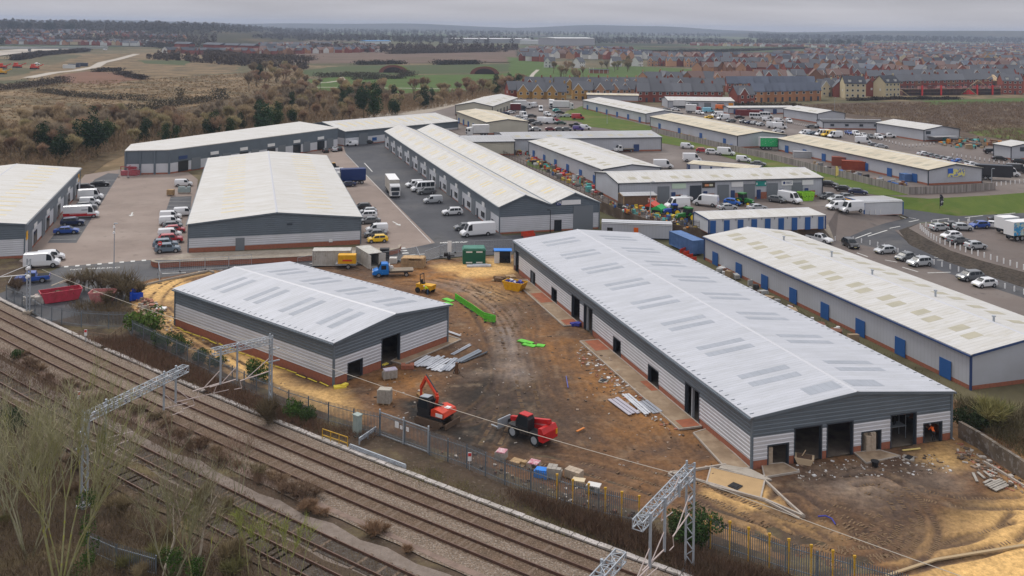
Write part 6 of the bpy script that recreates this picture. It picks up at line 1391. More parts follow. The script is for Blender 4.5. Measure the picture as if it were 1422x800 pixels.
# mesh panels along the road
def heras(label,pts,h=2.0,cat='fence',z=None,n=1):
    P=[Vector((*G(*p),0)) for p in pts]; o=P[0]; r_=empty('mesh_panel_fence',label,cat,(o.x,o.y,z or .2)); fr_=MB(); ms=MB(); ft=MB()
    for a,b_ in zip(P,P[1:]):
        d=b_-a; k=max(1,round(d.length/3.4)); u=d/k
        for i in range(k):
            s=a-o+u*i; e=a-o+u*(i+1)-u.normalized()*.1
            for q,w_ in (((s.x,s.y,.1),(s.x,s.y,h)),((e.x,e.y,.1),(e.x,e.y,h)),((s.x,s.y,h),(e.x,e.y,h)),((s.x,s.y,.15),(e.x,e.y,.15))): fr_.bar(q,w_,.05)
            for j in range(1,12): f=j/12; c=s.lerp(e,f); ms.bar((c.x,c.y,.15),(c.x,c.y,h),.012)
            for j in range(1,7): zz=h*j/7; ms.bar((s.x,s.y,zz),(e.x,e.y,zz),.010)
            ft.rbox(s.x,s.y,0,.7,.25,.12,math.atan2(d.y,d.x)+1.57)
    fr_.build('panel_frame',M_steel,r_); ms.build('mesh_infill',M_steel,r_); ft.build('foot',M_blk,r_)
heras('temporary mesh fence panels along the road behind the green store',[(590,366),(612,358),(632,352),(712,349)]); heras('temporary mesh fence panels along the road behind the white containers',[(413,376),(436,371),(528,368),(578,360),(583,372)])
heras('temporary mesh fence panels along the front road by the sandy corner',[(222,396),(220,382),(250,379),(285,376),(318,374),(350,371)]); heras('temporary mesh fence around the red frame in the far corner of the paved yard',[(165,247),(178,248),(195,245)])
# kerbs and aprons
M_kerb=mat('kerb',(.42,.37,.32),(.33,.29,.25),2,rough=.9)
def kerb(label,pts,wd=.18,h=.22,m=None,name='kerb_line'):
    P=[Vector((*G(*p),0)) for p in pts]; o=P[0]; mb=MB()
    for a,b_ in zip(P,P[1:]): mb.bar((a.x-o.x,a.y-o.y,h/2),(b_.x-o.x,b_.y-o.y,h/2),wd,0,h)
    ob=mb.build(name,m or M_kerb,None,(o.x,o.y,.22)); tag(ob,label,'kerb')
kerb('new concrete kerb forming a sharp V beside the sandy slab',[(985,679),(1062,699),(1117,723),(1088,697),(1062,672)]); kerb('straight kerb along the edge of the corner sand',[(1230,805),(1300,782),(1422,762)],.25,.12,mat('kerb_sand',(.4,.3,.18),rough=.95)); kerb('dark-edged kerb beside the lintel stack',[(1366,646),(1390,660),(1422,680)])
kerb('pale kerb arm beside the sandy slab',[(1008,650),(965,657),(935,663)]); kerb('kerb line along the sandy strip by the silver unit',[(196,400),(230,392),(290,379),(297,381)],.2,.3,M_blkc); kerb('long kerb line between the forecourt slab and the sand',[(930,660),(1000,680),(1062,700),(1110,725)],.15,.18)
kerb('oval ring kerb of an unfinished inspection chamber',[(928,664),(934,661),(944,661),(950,665),(944,668),(934,668),(928,664)],.14,.25)
def slab(label,pts,h,m,name='concrete_apron',z=.24,cat='slab',kb=True):
    P=[Vector((*G(*p),0)) for p in pts]; o=P[0]; mb=MB(); q=[(p.x-o.x,p.y-o.y) for p in P]; a_=sum(q[i][0]*q[(i+1)%len(q)][1]-q[(i+1)%len(q)][0]*q[i][1] for i in range(len(q)))
    if a_<0: q=q[::-1]
    mb.poly([(x_,y_,h) for x_,y_ in q])
    for i in range(len(q)): j=(i+1)%len(q); mb.quad((*q[i],0),(*q[j],0),(*q[j],h),(*q[i],h))
    r_=empty(name,label,cat,(o.x,o.y,z)); mb.build('slab',m,r_)
    if kb:
        mb=MB()
        for i in range(len(q)): j=(i+1)%len(q); mb.bar((*q[i],h/2+.02),(*q[j],h/2+.02),.14,0,h+.03)
        mb.build('edging',M_kerb,r_)
def along(b0,yd,u0,u1,o0,o1): # world quad on the left long side
    a=rot(yd);n_=rot(yd+90); return [(b0[0]+a[0]*u+n_[0]*o,b0[1]+a[1]*u+n_[1]*o) for u,o in((u0,o0),(u1,o0),(u1,o1),(u0,o1))]
def slabw(label,quad,h,m,kb=True,name='concrete_apron'):
    slab(label,[PX(*p) for p in quad],h,m,name=name,kb=kb)
M_apron=mat('apron',(.30,.215,.14),(.22,.155,.10),.6,rough=.85,c3=(.38,.29,.2),ns3=.4)
M_apronr=mat('brick_paving',(.36,.12,.06),(.26,.09,.05),1,rough=.9)
slabw('wet brown concrete apron along the near part of the long new unit',along(bo,by,9.5,37.5,.08,2.7),.14,M_apron); slabw('brown concrete apron along the middle of the long new unit',along(bo,by,44,68,.08,2.5),.14,M_apron)
for i,(a,b_,t) in enumerate(((9.7,11.5,'nearest'),(19.5,22.5,'second nearest'),(33.5,37.3,'middle'),(44.2,46.5,'fourth'),(55,60,'farthest'))): slabw('%s red brick paving patch on the apron along the long new unit'%t,along(bo,by,a,b_,.14,2.1 if i!=1 else 1.0),.155,M_apronr,False,'brick_paving')
slab('brown concrete strip at the foot of the long wall corner',[(963,606),(982,600),(1041,655),(1010,658)],.14,M_apron); slab('square sandy test slab with a dark manhole lid',[(987,654),(1062,672),(1056,698),(981,676)],.12,mat('slab_sand',(.46,.31,.16),(.4,.27,.14),.8,rough=.95))
slab('pale new paving strip beside the sandy slab',[(1004,650),(1043,657),(1072,672),(1058,671),(998,655)],.16,mat('paving_pale',(.42,.38,.33),(.34,.30,.25),1,rough=.9),kb=False)
slab('angled doorstep slab of brick and concrete at the middle low doorway',[(1186,633),(1222,630),(1250,638),(1203,648)],.12,M_apron); slab('brown doorstep slab at the leftmost low doorway',[(1058,651),(1088,648),(1110,660),(1062,668)],.14,M_apron)
slab('concrete apron along the gable wall of the silver unit',[(543,505),(617,468),(640,475),(560,510)],.12,M_apron)
o=one('manhole_cover','dark diamond manhole lid on the sandy slab','manhole',(1021,681),MB().rbox(0,0,0,1.0,1.0,.05,.8).rbox(0,0,.05,.6,.6,.02,.8),M_blk,dz=.32-.2)
for px_,l in (((762,600),'round grey manhole ring with a dark lid behind the telehandler'),((1262,641),'square dark manhole frame lying on the churned mud'),((838,533),'small square grey cover lying on the mud track')):
    one('manhole_cover',l,'manhole',px_,MB().tube((0,0,0),(0,0,.12),.95 if px_[0]<800 else .7,n=8 if px_[0]<800 else 4).rbox(0,0,.12,.8,.5,.08,.4,1),[M_blkc,M_blk],rz=20)
one('mixing_tub','cream plastic mixing tub full of soil at the wide doorway','tub',(1117,646),MB().prism([(-.9,.6),(-.6,0),(.6,0),(.9,.6)],-.6,.6).rbox(0,0,.55,1.4,1.0,.08,0,1).bar((-.3,0,.5),(.1,.1,1.2),.08),[mat('tub_cream',(.5,.38,.25),rough=.8),M_soilm],rz=-20)
one('bucket','black bucket standing on the mud by the middle doorstep','bucket',(1215,652),MB().tube((0,0,0),(0,0,.5),.26,.34,12).tube((0,0,.5),(0,0,.56),.4,.4,12),M_blk)
one('plastic_sheet','yellow plastic membrane bunched at the brick corner','sheet',(472,541),MB().rbox(0,0,0,1.4,.8,.2,.3).rbox(.5,.2,.1,.8,.5,.25,1.0),mat('membrane_yellow',(.75,.6,.08),rough=.6)); one('plastic_sheet','yellow membrane strip lying at the tall doorway','sheet',(524,510),MB().rbox(0,0,0,2.0,.35,.12,.5).rbox(.9,.5,.0,.8,.4,.15,.9),MATS['membrane_yellow']); one('tarpaulin','rumpled bright blue tarpaulin over a post in the rubble','tarpaulin',(188,418),MB().rbox(0,0,0,1.6,.8,1.2,.4).rbox(.5,-.4,.3,1.0,1.2,.9,1.1).rbox(-.3,.3,.7,.7,.6,.9,.2),mat('tarp_blue',(.01,.07,.5),rough=.5)); one('tarpaulin','small dark blue sheet dumped at the tall doorways','tarpaulin',(799,454),MB().rbox(0,0,0,1.4,.7,.4,.4).rbox(.3,-.3,.1,.8,.8,.4,1.1),MATS['sack_blue']); one('polystyrene_sheet','white polystyrene slab on the rubble heap','sheet',(221,433),MB().rbox(0,0,.2,1.9,1.1,.22,.1),M_white2); one('wrapped_pack','blue wrapped pack behind the fence posts','pack',(752,664),MB().rbox(0,0,0,1.3,.9,.6,.1).rbox(0,0,.6,1.0,.8,.12,.3),MATS['shelter_blue'],rz=-30)
ye=MB()  # membrane line along the brick plinth of unit A
for i in range(16): ye.rbox(-.55-.1*(i%3),1+i*2,.0,.16,1.7,.05,.05*(i%5-2))
o=ye.build('membrane_strip',MATS['membrane_yellow'],None,(ao[0],ao[1],.32),R(ay-90)); tag(o,'dotted yellow membrane strip along the brick plinth facing the railway','sheet')
# posts of the two small signs, lamp columns, flags
def lamp(label,px,h,arm=1.0,z=0,m=None,rz=0):
    x_,y_=G(px[0],px[1],z); r_=empty('lamp_post',label,'lamp post',(x_,y_,z+.1),R(rz)); MB().tube((0,0,0),(0,0,h),.1,.06,8).build('column',m or M_steel,r_); mb=MB(); mb.bar((0,0,h),(arm,0,h+.08),.06); mb.rbox(arm,0,h+.02,.6,.24,.12); mb.build('lamp_head',m or M_steel,r_); return r_
lp=lamp('tall grey lamp post with two round cameras at the yard entrance',(158,392),9.3,.2)
for zz in (8.9,8.0): MB().tube((0,-.15,zz-.2),(0,-.15,zz+.15),.2,.14,8).build('camera_dome',M_white2,lp)
for a in (('black lamp post against the gable between the two pitched roofs',(764,324),4.6,-.4,0,M_blk),('grey lamp post behind the wooden shed of the tractor yard',(903,303),7.5,.5,Z),('lamp post on the grass bank beside the timber fence bend',(1133,262),6.5,.4,Z),('slim lamp post beside the second blue panel near the crowded car yard',(756,165),5,.5,Z),('lamp post at the far side of the white minibuses',(1092,176),5,.5,Z),('lamp post against the grass bank below the white units',(843,172),5,.5,Z),('thin lamp post rising behind the skylit unit',(1159,155),7,.4,1),('lamp post at the end of the white fence in the raised car park',(1377,262),5,.4,Z)): lamp(*a)
for px_,l,c_ in (((1305,289),'black and white feather flag on the grass bank','black'),((1160,253),'pale yellow feather flag beside the black saloons','yellow')):
    x_,y_=G(*px_,1.2); r_=empty('feather_flag',l,'flag',(x_,y_,1.0 if c_=='black' else Z)); MB().tube((0,0,0),(0,0,3.4),.04,.03,6).build('pole',M_blk,r_); MB().prism([(.04,.6),(.8,.9),(.85,2.6),(.5,3.3),(.04,3.4)],-.02,.02).build('banner',mat('flag_'+c_,(.03,.03,.035) if c_=='black' else (.75,.6,.2),(.6,.6,.6) if c_=='black' else (.7,.5,.1),1.5,lo=.55,hi=.6),r_)
x_,y_=G(222,354); r_=empty('road_sign','round red and white road sign at the wall end by the blue-grey car','sign',(x_,y_,.9)); MB().tube((0,0,0),(0,0,1.5),.04,n=6).build('post',M_steel,r_); MB().tube((0,-.03,1.2),(0,-.07,1.2),.4,n=16).build('disc',MATS['sign_red'],r_); MB().box(-.25,.25,-.09,-.07,1.13,1.27).build('bar',M_white2,r_)
# red frame behind mesh, wooden shed, coloured hutches, sorting of the yard clutter
one('machinery_frame','red steel machinery frame in the far corner of the paved yard','machinery',(181,243),MB().rbox(0,0,0,4.5,2,1.2).bar((-2.2,-1,1.2),(-2.2,-1,2.4),.15).bar((2.2,-1,1.2),(2.2,-1,2.2),.15).bar((-2.2,-1,2.4),(2.2,-1,2.2),.15).rbox(.5,0,1.2,1.6,1.6,1.0).bar((-2.2,1,1.2),(0,0,2.6),.15),mat('frame_red',(.42,.05,.07),(.3,.05,.06),2,rough=.6),z=.2)
sh=shed('wooden_shed','brown timber shed with a flat roof beside the shop fronts','shed',flip(G(866,288,Z),10,3.5),10,3.5,7.6,2.5,.25,z0=Z,asym=.3,bands=[(.1,M_timber),(2.5,mat('shed_wood',(.17,.11,.07),(.12,.08,.05),2,rough=.9,seam=(1,5,.3,.2)))],ribs=False,gutter=False,roof=M_roofgrey,trim=M_timber,over=.2)
feat(sh,'poster','right',5.6,7.5,1.0,2.0,mat('poster_red',(.6,.1,.04),(.6,.55,.5),2.5,lo=.5,hi=.55)); 
for px_,c_,l in (((906,292),M_org,'orange-red house-shaped storage hutch beside the green one'),((915,296.5),mat('hutch_green',(.02,.35,.09),rough=.5),'bright green house-shaped storage hutch beside the orange one')):
    one('storage_hutch',l,'hutch',px_,MB().prism([(-1.1,0),(1.1,0),(1.2,1.2),(0,1.9),(-1.2,1.2)],-1.6,1.6).box(-1.0,1.0,-1.63,-1.6,.1,1.0,1),[c_,M_blk],z=Z,rz=-30)
def clutter(name,label,cat,pts,n,z,cols,sz=(.3,1.2),hh=(.2,1.2),seed=1,kind='stuff'):
    P=[G(a,b_,z) for a,b_ in pts]; xs=[p[0] for p in P]; ys=[p[1] for p in P]; rr=random.Random(seed); mb=MB(); k=0; tries=0
    while k<n and tries<n*40:
        tries+=1; a,b_=rr.uniform(min(xs),max(xs)),rr.uniform(min(ys),max(ys))
        if not inside(np.array([a]),np.array([b_]),P)[0]: continue
        k+=1; t=rr.random(); s_=rr.uniform(*sz); h_=rr.uniform(*hh)*(.5+.5*rr.random()); zz=(z if z else max(.1,siteh(a,b_)-.02)); c_=rr.randrange(len(cols))
        if t<.55: mb.rbox(a,b_,zz,s_,s_*rr.uniform(.3,1),h_,rr.uniform(0,3),c_,rr.uniform(-.15,.15))
        elif t<.8: mb.bar((a,b_,zz+.05),(a+rr.uniform(-1,1)*s_*1.5,b_+rr.uniform(-1,1)*s_*1.5,zz+h_*rr.random()),.07,c_)
        else: mb.tube((a,b_,zz),(a,b_,zz+h_*.7),s_*.35,s_*.3,8,c_)
    o=mb.build(name,cols); tag(o,label,cat,None,kind)
cm=lambda n,c:mat('bit_'+n,c,rough=.7)
cc=[cm('rust',(.16,.07,.04)),cm('grey',(.2,.2,.2)),cm('white',(.6,.6,.6)),cm('dark',(.04,.04,.04)),cm('red',(.45,.04,.04)),cm('blue',(.04,.12,.35)),cm('teal',(.1,.4,.38)),cm('tan',(.3,.22,.14)),cm('orange',(.6,.22,.03)),cm('lgrey',(.38,.38,.37)),cm('yel',(.6,.45,.05))]
clutter('scrap_clutter','mixed scrap, pallets and machinery filling the long junk yard','scrap',[(705,208),(735,203),(775,222),(830,250),(836,256),(838,279),(815,268),(760,240)],420,Z,cc,(.3,1.6),(.3,1.5),2)
clutter('garden_clutter','colourful toys, tyres and machinery cluttered around the brown shed','clutter',[(838,281),(862,284),(905,290),(925,296),(985,318),(950,318),(905,306),(870,296)],230,Z,cc,(.3,1.1),(.2,1.1),3)
clutter('scrap_heap','brown and grey scrap heap beside the poster-less white units','scrap',[(1300,190),(1390,197),(1405,205),(1345,207),(1310,203)],150,Z,[cc[0],cc[1],cc[3],cc[7],cc[8],cc[6]],(.5,2.5),(.4,2.0),4)
clutter('yard_items','racks, timber and drums stored along the poster unit wall','clutter',[(1120,228),(1160,236),(1262,258),(1255,262),(1180,246),(1110,226)],90,Z,[cc[0],cc[1],cc[3],cc[5],cc[7],cc[9]],(.5,2.0),(.3,1.6),5)
clutter('yard_items','white air units, bags and bins behind the blue-doored white unit','clutter',[(1000,372),(1085,425),(1180,470),(1195,480),(1180,484),(1060,428),(992,376)],60,0,[cc[2],cc[2],cc[9],cc[0],cc[3],cc[7]],(.5,1.6),(.4,1.2),6)
clutter('yard_items','mixed goods beside the cream unit and wide low unit','clutter',[(690,195),(712,205),(735,212),(725,216),(690,203)],40,Z,cc,(.5,1.6),(.4,1.4),7)
clutter('yard_items','stored machinery and bags along the fence by the cream roofed units','clutter',[(930,184),(1000,203),(1020,206),(1000,198),(940,182)],40,Z,[cc[3],cc[1],cc[5],cc[7],cc[10]],(.5,1.8),(.4,1.2),8)
rb=[cm('stone',(.42,.38,.34)),cm('stone2',(.26,.19,.14)),cm('clod',(.10,.07,.05)),cm('brickbit',(.32,.13,.08)),cm('white',(.6,.6,.6))]
clutter('rubble','scattered stones and white offcuts across the churned mud by the gable end','rubble',[(1100,650),(1190,640),(1300,635),(1330,660),(1200,670),(1110,672)],260,0,[rb[0],rb[4],rb[1],rb[2],rb[2]],(.06,.34),(.04,.14),9)
clutter('rubble','brown clods and brick bits across the middle of the muddy site','rubble',[(560,420),(720,390),(840,480),(980,600),(1000,660),(900,690),(760,660),(600,610),(500,560)],480,0,[rb[2],rb[1],rb[2],rb[0],rb[2]],(.08,.34),(.04,.2),10)
clutter('rubble','stones and offcuts beside the long apron','rubble',[(800,480),(850,500),(900,560),(960,610),(940,612),(850,550),(800,500)],260,0,[rb[0],rb[1],rb[3],rb[2],rb[4]],(.1,.5),(.05,.22),11)
clutter('rubble','heap of brown rubble and timber beside the blue tarpaulin','rubble',[(190,420),(212,420),(225,437),(212,447),(192,440)],220,0,[rb[1],rb[3],rb[2],cc[7],rb[0]],(.2,.8),(.2,.8),12)
clutter('rubble','stones and rubbish strewn along the inside of the fence','rubble',[(600,625),(700,640),(830,690),(880,715),(880,725),(760,690),(640,645)],150,0,[rb[0],rb[1],rb[2],cc[0],rb[2]],(.08,.35),(.05,.2),13)
clutter('rubble','rubble strip at the foot of the old concrete wall','rubble',[(1325,615),(1422,670),(1422,690),(1390,680),(1330,640)],150,0,[rb[0],rb[1],rb[2],rb[3]],(.15,.5),(.08,.3),14)
clutter('rubble','bits strewn over the sandy strip by the silver unit','rubble',[(225,425),(330,505),(450,560),(470,575),(400,560),(280,500),(215,450)],150,0,[rb[1],rb[0],rb[2]],(.08,.35),(.04,.15),15)
# portal of the workers
def person(label,px,z,rz,coat,legs,pose,bodyz=0,hat=None,scale=1.0,world=None):
    x_,y_=world or G(*px); r_=empty('person',label,'person',(x_,y_,z+bodyz),R(rz)); r_.scale=(scale,)*3
    V_,E_,Rr=[],[],[]
    def chain(pts,rad,parent=None):
        prev=parent
        for p,q in zip(pts,rad):
            V_.append(p);Rr.append(q)
            if prev is not None: E_.append((prev,len(V_)-1))
            prev=len(V_)-1
        return prev
    if pose=='bend': hip=(0,0,.92); ch=(.32,0,1.22); nk=(.45,0,1.3); hd=(.6,0,1.3)
    else: hip=(0,0,.95); ch=(.02,0,1.35); nk=(.02,0,1.5); hd=(.04,0,1.64)
    V_.append(hip);Rr.append((.15,.12)); c=chain([ch],[(.17,.12)],0); n_=chain([nk],[(.06,.06)],c); h_=chain([hd,(hd[0]+.02,0,hd[2]+.1)],[(.095,.09),(.07,.07)],n_)
    for s in (-1,1):
        if pose=='bend': chain([(hip[0],s*.11,.85),(hip[0]+.08,s*.13,.48),(hip[0]-.05,s*.13,.08),(hip[0]+.12,s*.14,.04)],[(.1,.09),(.075,.075),(.05,.05),(.05,.035)],0); chain([(ch[0]+.02,s*.22,ch[2]-.02),(ch[0]+.15,s*.24,ch[2]-.28),(ch[0]+.33,s*.15,ch[2]-.45),(ch[0]+.4,s*.13,ch[2]-.5)],[(.07,.07),(.05,.05),(.038,.038),(.04,.03)],c)
        else: chain([(0,s*.11,.88),(.02+.1*s,s*.13,.48),(-.02+.16*s,s*.13,.08),(.12+.16*s,s*.14,.04)],[(.1,.09),(.075,.075),(.05,.05),(.05,.035)],0); chain([(ch[0],s*.22,ch[2]+.04),(ch[0]+.05,s*.28,ch[2]-.22),(ch[0]+.25,s*.24,ch[2]-.3),(ch[0]+.33,s*.22,ch[2]-.28)],[(.07,.07),(.05,.05),(.038,.038),(.04,.03)],c)
    me_=bpy.data.meshes.new('body'); me_.from_pydata(V_,E_,[]); o_=bpy.data.objects.new('body',me_); COL.objects.link(o_)
    md=o_.modifiers.new('s','SKIN'); md2=o_.modifiers.new('u','SUBSURF'); md2.levels=1; md2.render_levels=1
    for v_,q in zip(me_.skin_vertices[0].data,Rr): v_.radius=q
    me_.skin_vertices[0].data[0].use_root=True
    dg=bpy.context.evaluated_depsgraph_get(); m2_=bpy.data.meshes.new_from_object(o_.evaluated_get(dg)); bpy.data.objects.remove(o_)
    m2_.materials.clear()
    for mm_ in (legs,coat,mat('skin',(.45,.26,.19),rough=.6)): m2_.materials.append(mm_)
    for p in m2_.polygons:
        cz=p.center; p.use_smooth=True
        dh=(cz-Vector(hd)).length; p.material_index=2 if dh<.13 else (1 if (cz-Vector(ch)).length<.42 and cz.z>.9 else 0)
    o_=bpy.data.objects.new('body',m2_); COL.objects.link(o_); o_.parent=r_
    if hat: q=MB(); q.tube((hd[0],0,hd[2]+.06),(hd[0]+(.05 if pose=='bend' else 0),0,hd[2]+.19),.13,.07,10); q.build('hard_hat',hat,r_)
    return r_
M_hio=mat('hivis_orange',(.85,.14,.02),rough=.7); M_hiy=mat('hivis_yellow',(.55,.75,.03),rough=.7)
pb=along(bo,by,0,0,0,0)[0]; fx=rot(by-90); fy=rot(by)
wpos=lambda u,v:(bo[0]+fx[0]*u+fy[0]*v,bo[1]+fx[1]*u+fy[1]*v)
person('worker in an orange high-visibility jacket bending in the end doorway',None,.3,100,M_hio,M_blk,'bend',world=wpos(21.3,.1),hat=M_white2)
scf=empty('mobile_scaffold','grey mobile scaffold platform inside the tall gable doorway','scaffold',(*wpos(18.3,2.2),.06),R(17)); mb=MB()
for a in (-.9,.9):
    for b_ in (-.5,.5): mb.tube((a,b_,0),(a,b_,2.4),.03,n=6)
mb.box(-.95,.95,-.55,.55,1.35,1.4); mb.build('frame',M_steel,scf)
person('worker in a yellow high-visibility vest standing on the scaffold inside the doorway',None,1.46,190,M_hiy,M_blk,'stand',world=wpos(18.3,2.2),hat=M_white2)
person('worker in a yellow high-visibility jacket stooping beside the mini dumper',(594,412),.3,200,M_hiy,mat('trousers_blue',(.05,.1,.2),rough=.8),'bend',hat=M_white2)
r_=th('site_pump','brown upright pump on a small frame in the mud beside the steel channels','pump',(634,521),rz=10); MB().tube((0,0,0),(0,0,1.3),.22,.18,10).build('cylinder',mat('pump_brown',(.12,.06,.03),rough=.7),r_); MB().bar((-.4,0,0),(0,0,1.0),.08).bar((.4,0,0),(0,0,1.0),.08).build('frame',M_blk,r_)

# tyre tread marks pressed along the main wheel tracks
mb=MB(); rr=random.Random(61)
for l,k in RUTL[:14]+RUTL[-12:]:
    p=[Vector(G(*a)) for a in l]; q=[]
    for i in range(len(p)-1):
        a=p[max(i-1,0)];b_=p[i];c_=p[i+1];d_=p[min(i+2,len(p)-1)]
        n_=max(4,int((c_-b_).length/.3))
        for j in range(n_): t=j/n_; q.append(.5*((2*b_)+(c_-a)*t+(2*a-5*b_+4*c_-d_)*t*t+(3*b_-a-3*c_+d_)*t**3))
    for i in range(1,len(q)-1):
        d=(q[i+1]-q[i-1]); 
        if d.length<1e-6: continue
        d.normalize(); n_=Vector((-d.y,d.x))
        if math.sin(i*.05+l[0][0])<-.35: continue
        for s in (-1,1):
            c=q[i]+n_*(.95*s); 
            if rr.random()<.35 or not(0<=int((c.y-y0)/(y1-y0)*(ny-1))<ny): continue
            z=siteh(c.x,c.y); e=d*.04
            mb.bar((c.x-n_.x*.22-e.x,c.y-n_.y*.22-e.y,z+.005),(c.x+n_.x*.22+e.x,c.y+n_.y*.22+e.y,z+.005),.12,0,.05)
o=mb.build('tyre_tracks',mat('tread_mud',(.13,.085,.052),(.22,.15,.09),.5,rough=.9,spec=.1)); tag(o,'tyre tread marks curving across the mud and sand','tracks',None,'stuff')
# ================================================================== VEGETATION
def vmat(name,c2=None,rough=.95):
    m=mat(name,(0,0,0),objcol=True,c2=c2,ns=.9,lo=.45,hi=.8,rough=rough,spec=.1); return m
M_bark=mat('bark',(.12,.095,.065),(.17,.145,.09),1.5,rough=.95,spec=.1); M_twig=vmat('twigs',(.12,.09,.06)); M_leaf=vmat('leaves',(.015,.03,.01),.7)
M_bran=mat('twig_dense',(0,0,0),objcol=True,rough=.95,spec=.1)
def grow(rr,base,h,spread,levels,r0,mbB,tips,kids=(3,4),up=.55,n=5,start=None,lenf=.68):
    def rec(p,d,L_,r_,lv):
        q=p; k=3
        for i in range(k):
            d=(d+Vector((rr.gauss(0,.09),rr.gauss(0,.09),rr.gauss(.03,.04)))).normalized(); q2=q+d*(L_/k); ra=r_*(1-.22*i/k*1.6); mbB.tube(tuple(q),tuple(q2),ra,ra*.88,max(3,n-(levels-lv)),0,cap=False)
            tips.append((q2,d,lv)); q=q2
            if i and lv>0 and lv<levels and rr.random()<.7:
                a=rr.uniform(0,6.28); dd=(d*.7+Vector((math.cos(a),math.sin(a),rr.uniform(0,.5)))*spread).normalized(); rec(q,dd,L_*lenf*rr.uniform(.6,1),r_*.5,lv-1)
        if lv>0:
            m=rr.randint(*kids); a0=rr.uniform(0,6.28)
            for i in range(m):
                a=a0+6.28*i/m+rr.uniform(-.4,.4); dd=(d*up+Vector((math.cos(a),math.sin(a),.25))*spread).normalized()
                rec(q,dd,L_*lenf*rr.uniform(.75,1.15),r_*.62,lv-1)
    rec(base,(start or Vector((0,0,1))),h,r0,levels)
def twigs(rr,tips,cnt,L_,wd,upb=.4,minlv=1,m=0):
    mb=MB(); t=[x for x in tips if x[2]<=minlv]
    for i in range(cnt):
        p,d,_=rr.choice(t); dd=(d*.9+Vector((rr.gauss(0,.7),rr.gauss(0,.7),rr.gauss(upb,.45)))).normalized(); l=L_*rr.uniform(.5,1.3)
        s=Vector((rr.gauss(0,1),rr.gauss(0,1),rr.gauss(0,1))).cross(dd).normalized()*wd*rr.uniform(.5,1); q=p+dd*l*.5+Vector((rr.gauss(0,.06),)*3); e=q+(dd+Vector((rr.gauss(0,.25),rr.gauss(0,.25),.1))).normalized()*l*.5
        mb.quad(tuple(p-s),tuple(p+s),tuple(q+s*.7),tuple(q-s*.7),m); mb.add([tuple(q-s*.7),tuple(q+s*.7),tuple(e)],[(0,1,2)],m)
    return mb
def leafy(rr,cnt,shape,size,m=0):
    "leaf quads scattered inside lumps; shape=list of (centre, radius, zscale)"
    mb=MB(); wts=[s[1]**2 for s in shape]
    for i in range(cnt):
        c,r_,zs=rr.choices(shape,wts)[0]
        while True:
            v=Vector((rr.uniform(-1,1),rr.uniform(-1,1),rr.uniform(-1,1)))
            if .3<v.length<=1: break
        v=v*(v.length**-.35); p=Vector(c)+Vector((v.x*r_,v.y*r_,v.z*r_*zs)); a=Vector((rr.gauss(0,1),rr.gauss(0,1),rr.gauss(0,1))).normalized(); b_=a.cross(Vector((rr.gauss(0,1),rr.gauss(0,1),rr.gauss(0,1)))).normalized(); s=size*rr.uniform(.5,1.2)
        mb.quad(tuple(p-a*s-b_*s*.5),tuple(p+a*s-b_*s*.5),tuple(p+a*s+b_*s*.5),tuple(p-a*s+b_*s*.5),m)
    return mb
PT={}
def tproto(name,trunk,crown,cm=None,tm=None):
    r_=bpy.data.objects.new(name,None); t=bpy.data.objects.new('trunk',trunk.mesh('trunk',tm or M_bark)); t.parent=r_; c=bpy.data.objects.new('crown',crown.mesh('crown',cm or M_bran)); c.parent=r_
    COL.objects.link(t);COL.objects.link(c); CH[r_.name]=[t,c]; CH[t.name]=[];CH[c.name]=[]; COL.objects.unlink(t);COL.objects.unlink(c); return r_
for i in range(6):
    rr=random.Random(100+i); b_=MB(); tips=[]; n_=rr.choice((1,1,2,3))
    for k in range(n_): grow(rr,Vector((rr.uniform(-.4,.4)*(n_>1),rr.uniform(-.4,.4)*(n_>1),-.1)),rr.uniform(2.4,3.3),.40,3,.18,b_,tips,(2,3) if n_>1 else (3,4),.85,5,Vector((rr.uniform(-.3,.3)*(n_>1),rr.uniform(-.3,.3)*(n_>1),1)).normalized())
    PT['bare%d'%i]=tproto('bare_tree',b_,twigs(rr,tips,3000,1.35,.038,.55,3))
for i in range(4):
    rr=random.Random(200+i); b_=MB(); tips=[]; grow(rr,Vector((0,0,-.1)),2.6,.45,2,.2,b_,tips,(2,3),.8,5)
    sh_=[((rr.gauss(0,.9),rr.gauss(0,.9),rr.uniform(1.5,7.2)),rr.uniform(1.0,1.7),1.25) for _ in range(13)]; sh_.append(((0,0,8.3),.9,1.5))
    PT['ever%d'%i]=tproto('ivy_clad_tree',b_,leafy(rr,3000,sh_,.17),M_leaf)
for i in range(4):
    rr=random.Random(300+i); b_=MB(); tips=[]
    for k in range(9):
        a=rr.uniform(0,6.28); grow(rr,Vector((rr.gauss(0,.3),rr.gauss(0,.3),-.05)),.8,.5,1,.035,b_,tips,(2,3),.6,3,Vector((math.cos(a)*.5,math.sin(a)*.5,1)).normalized())
    PT['bush%d'%i]=tproto('bare_bush',b_,twigs(rr,tips,900,.85,.026,.5,2))
for i in range(3):
    rr=random.Random(400+i); b_=MB(); tips=[]; grow(rr,Vector((0,0,-.05)),.7,.5,1,.05,b_,tips,(3,4),.6,3)
    sh_=[((rr.gauss(0,.55),rr.gauss(0,.55),rr.uniform(.4,1.7)),rr.uniform(.4,.8),1.0) for _ in range(12)]
    PT['shrub%d'%i]=tproto('evergreen_shrub',b_,leafy(rr,1900,sh_,.085),M_leaf)
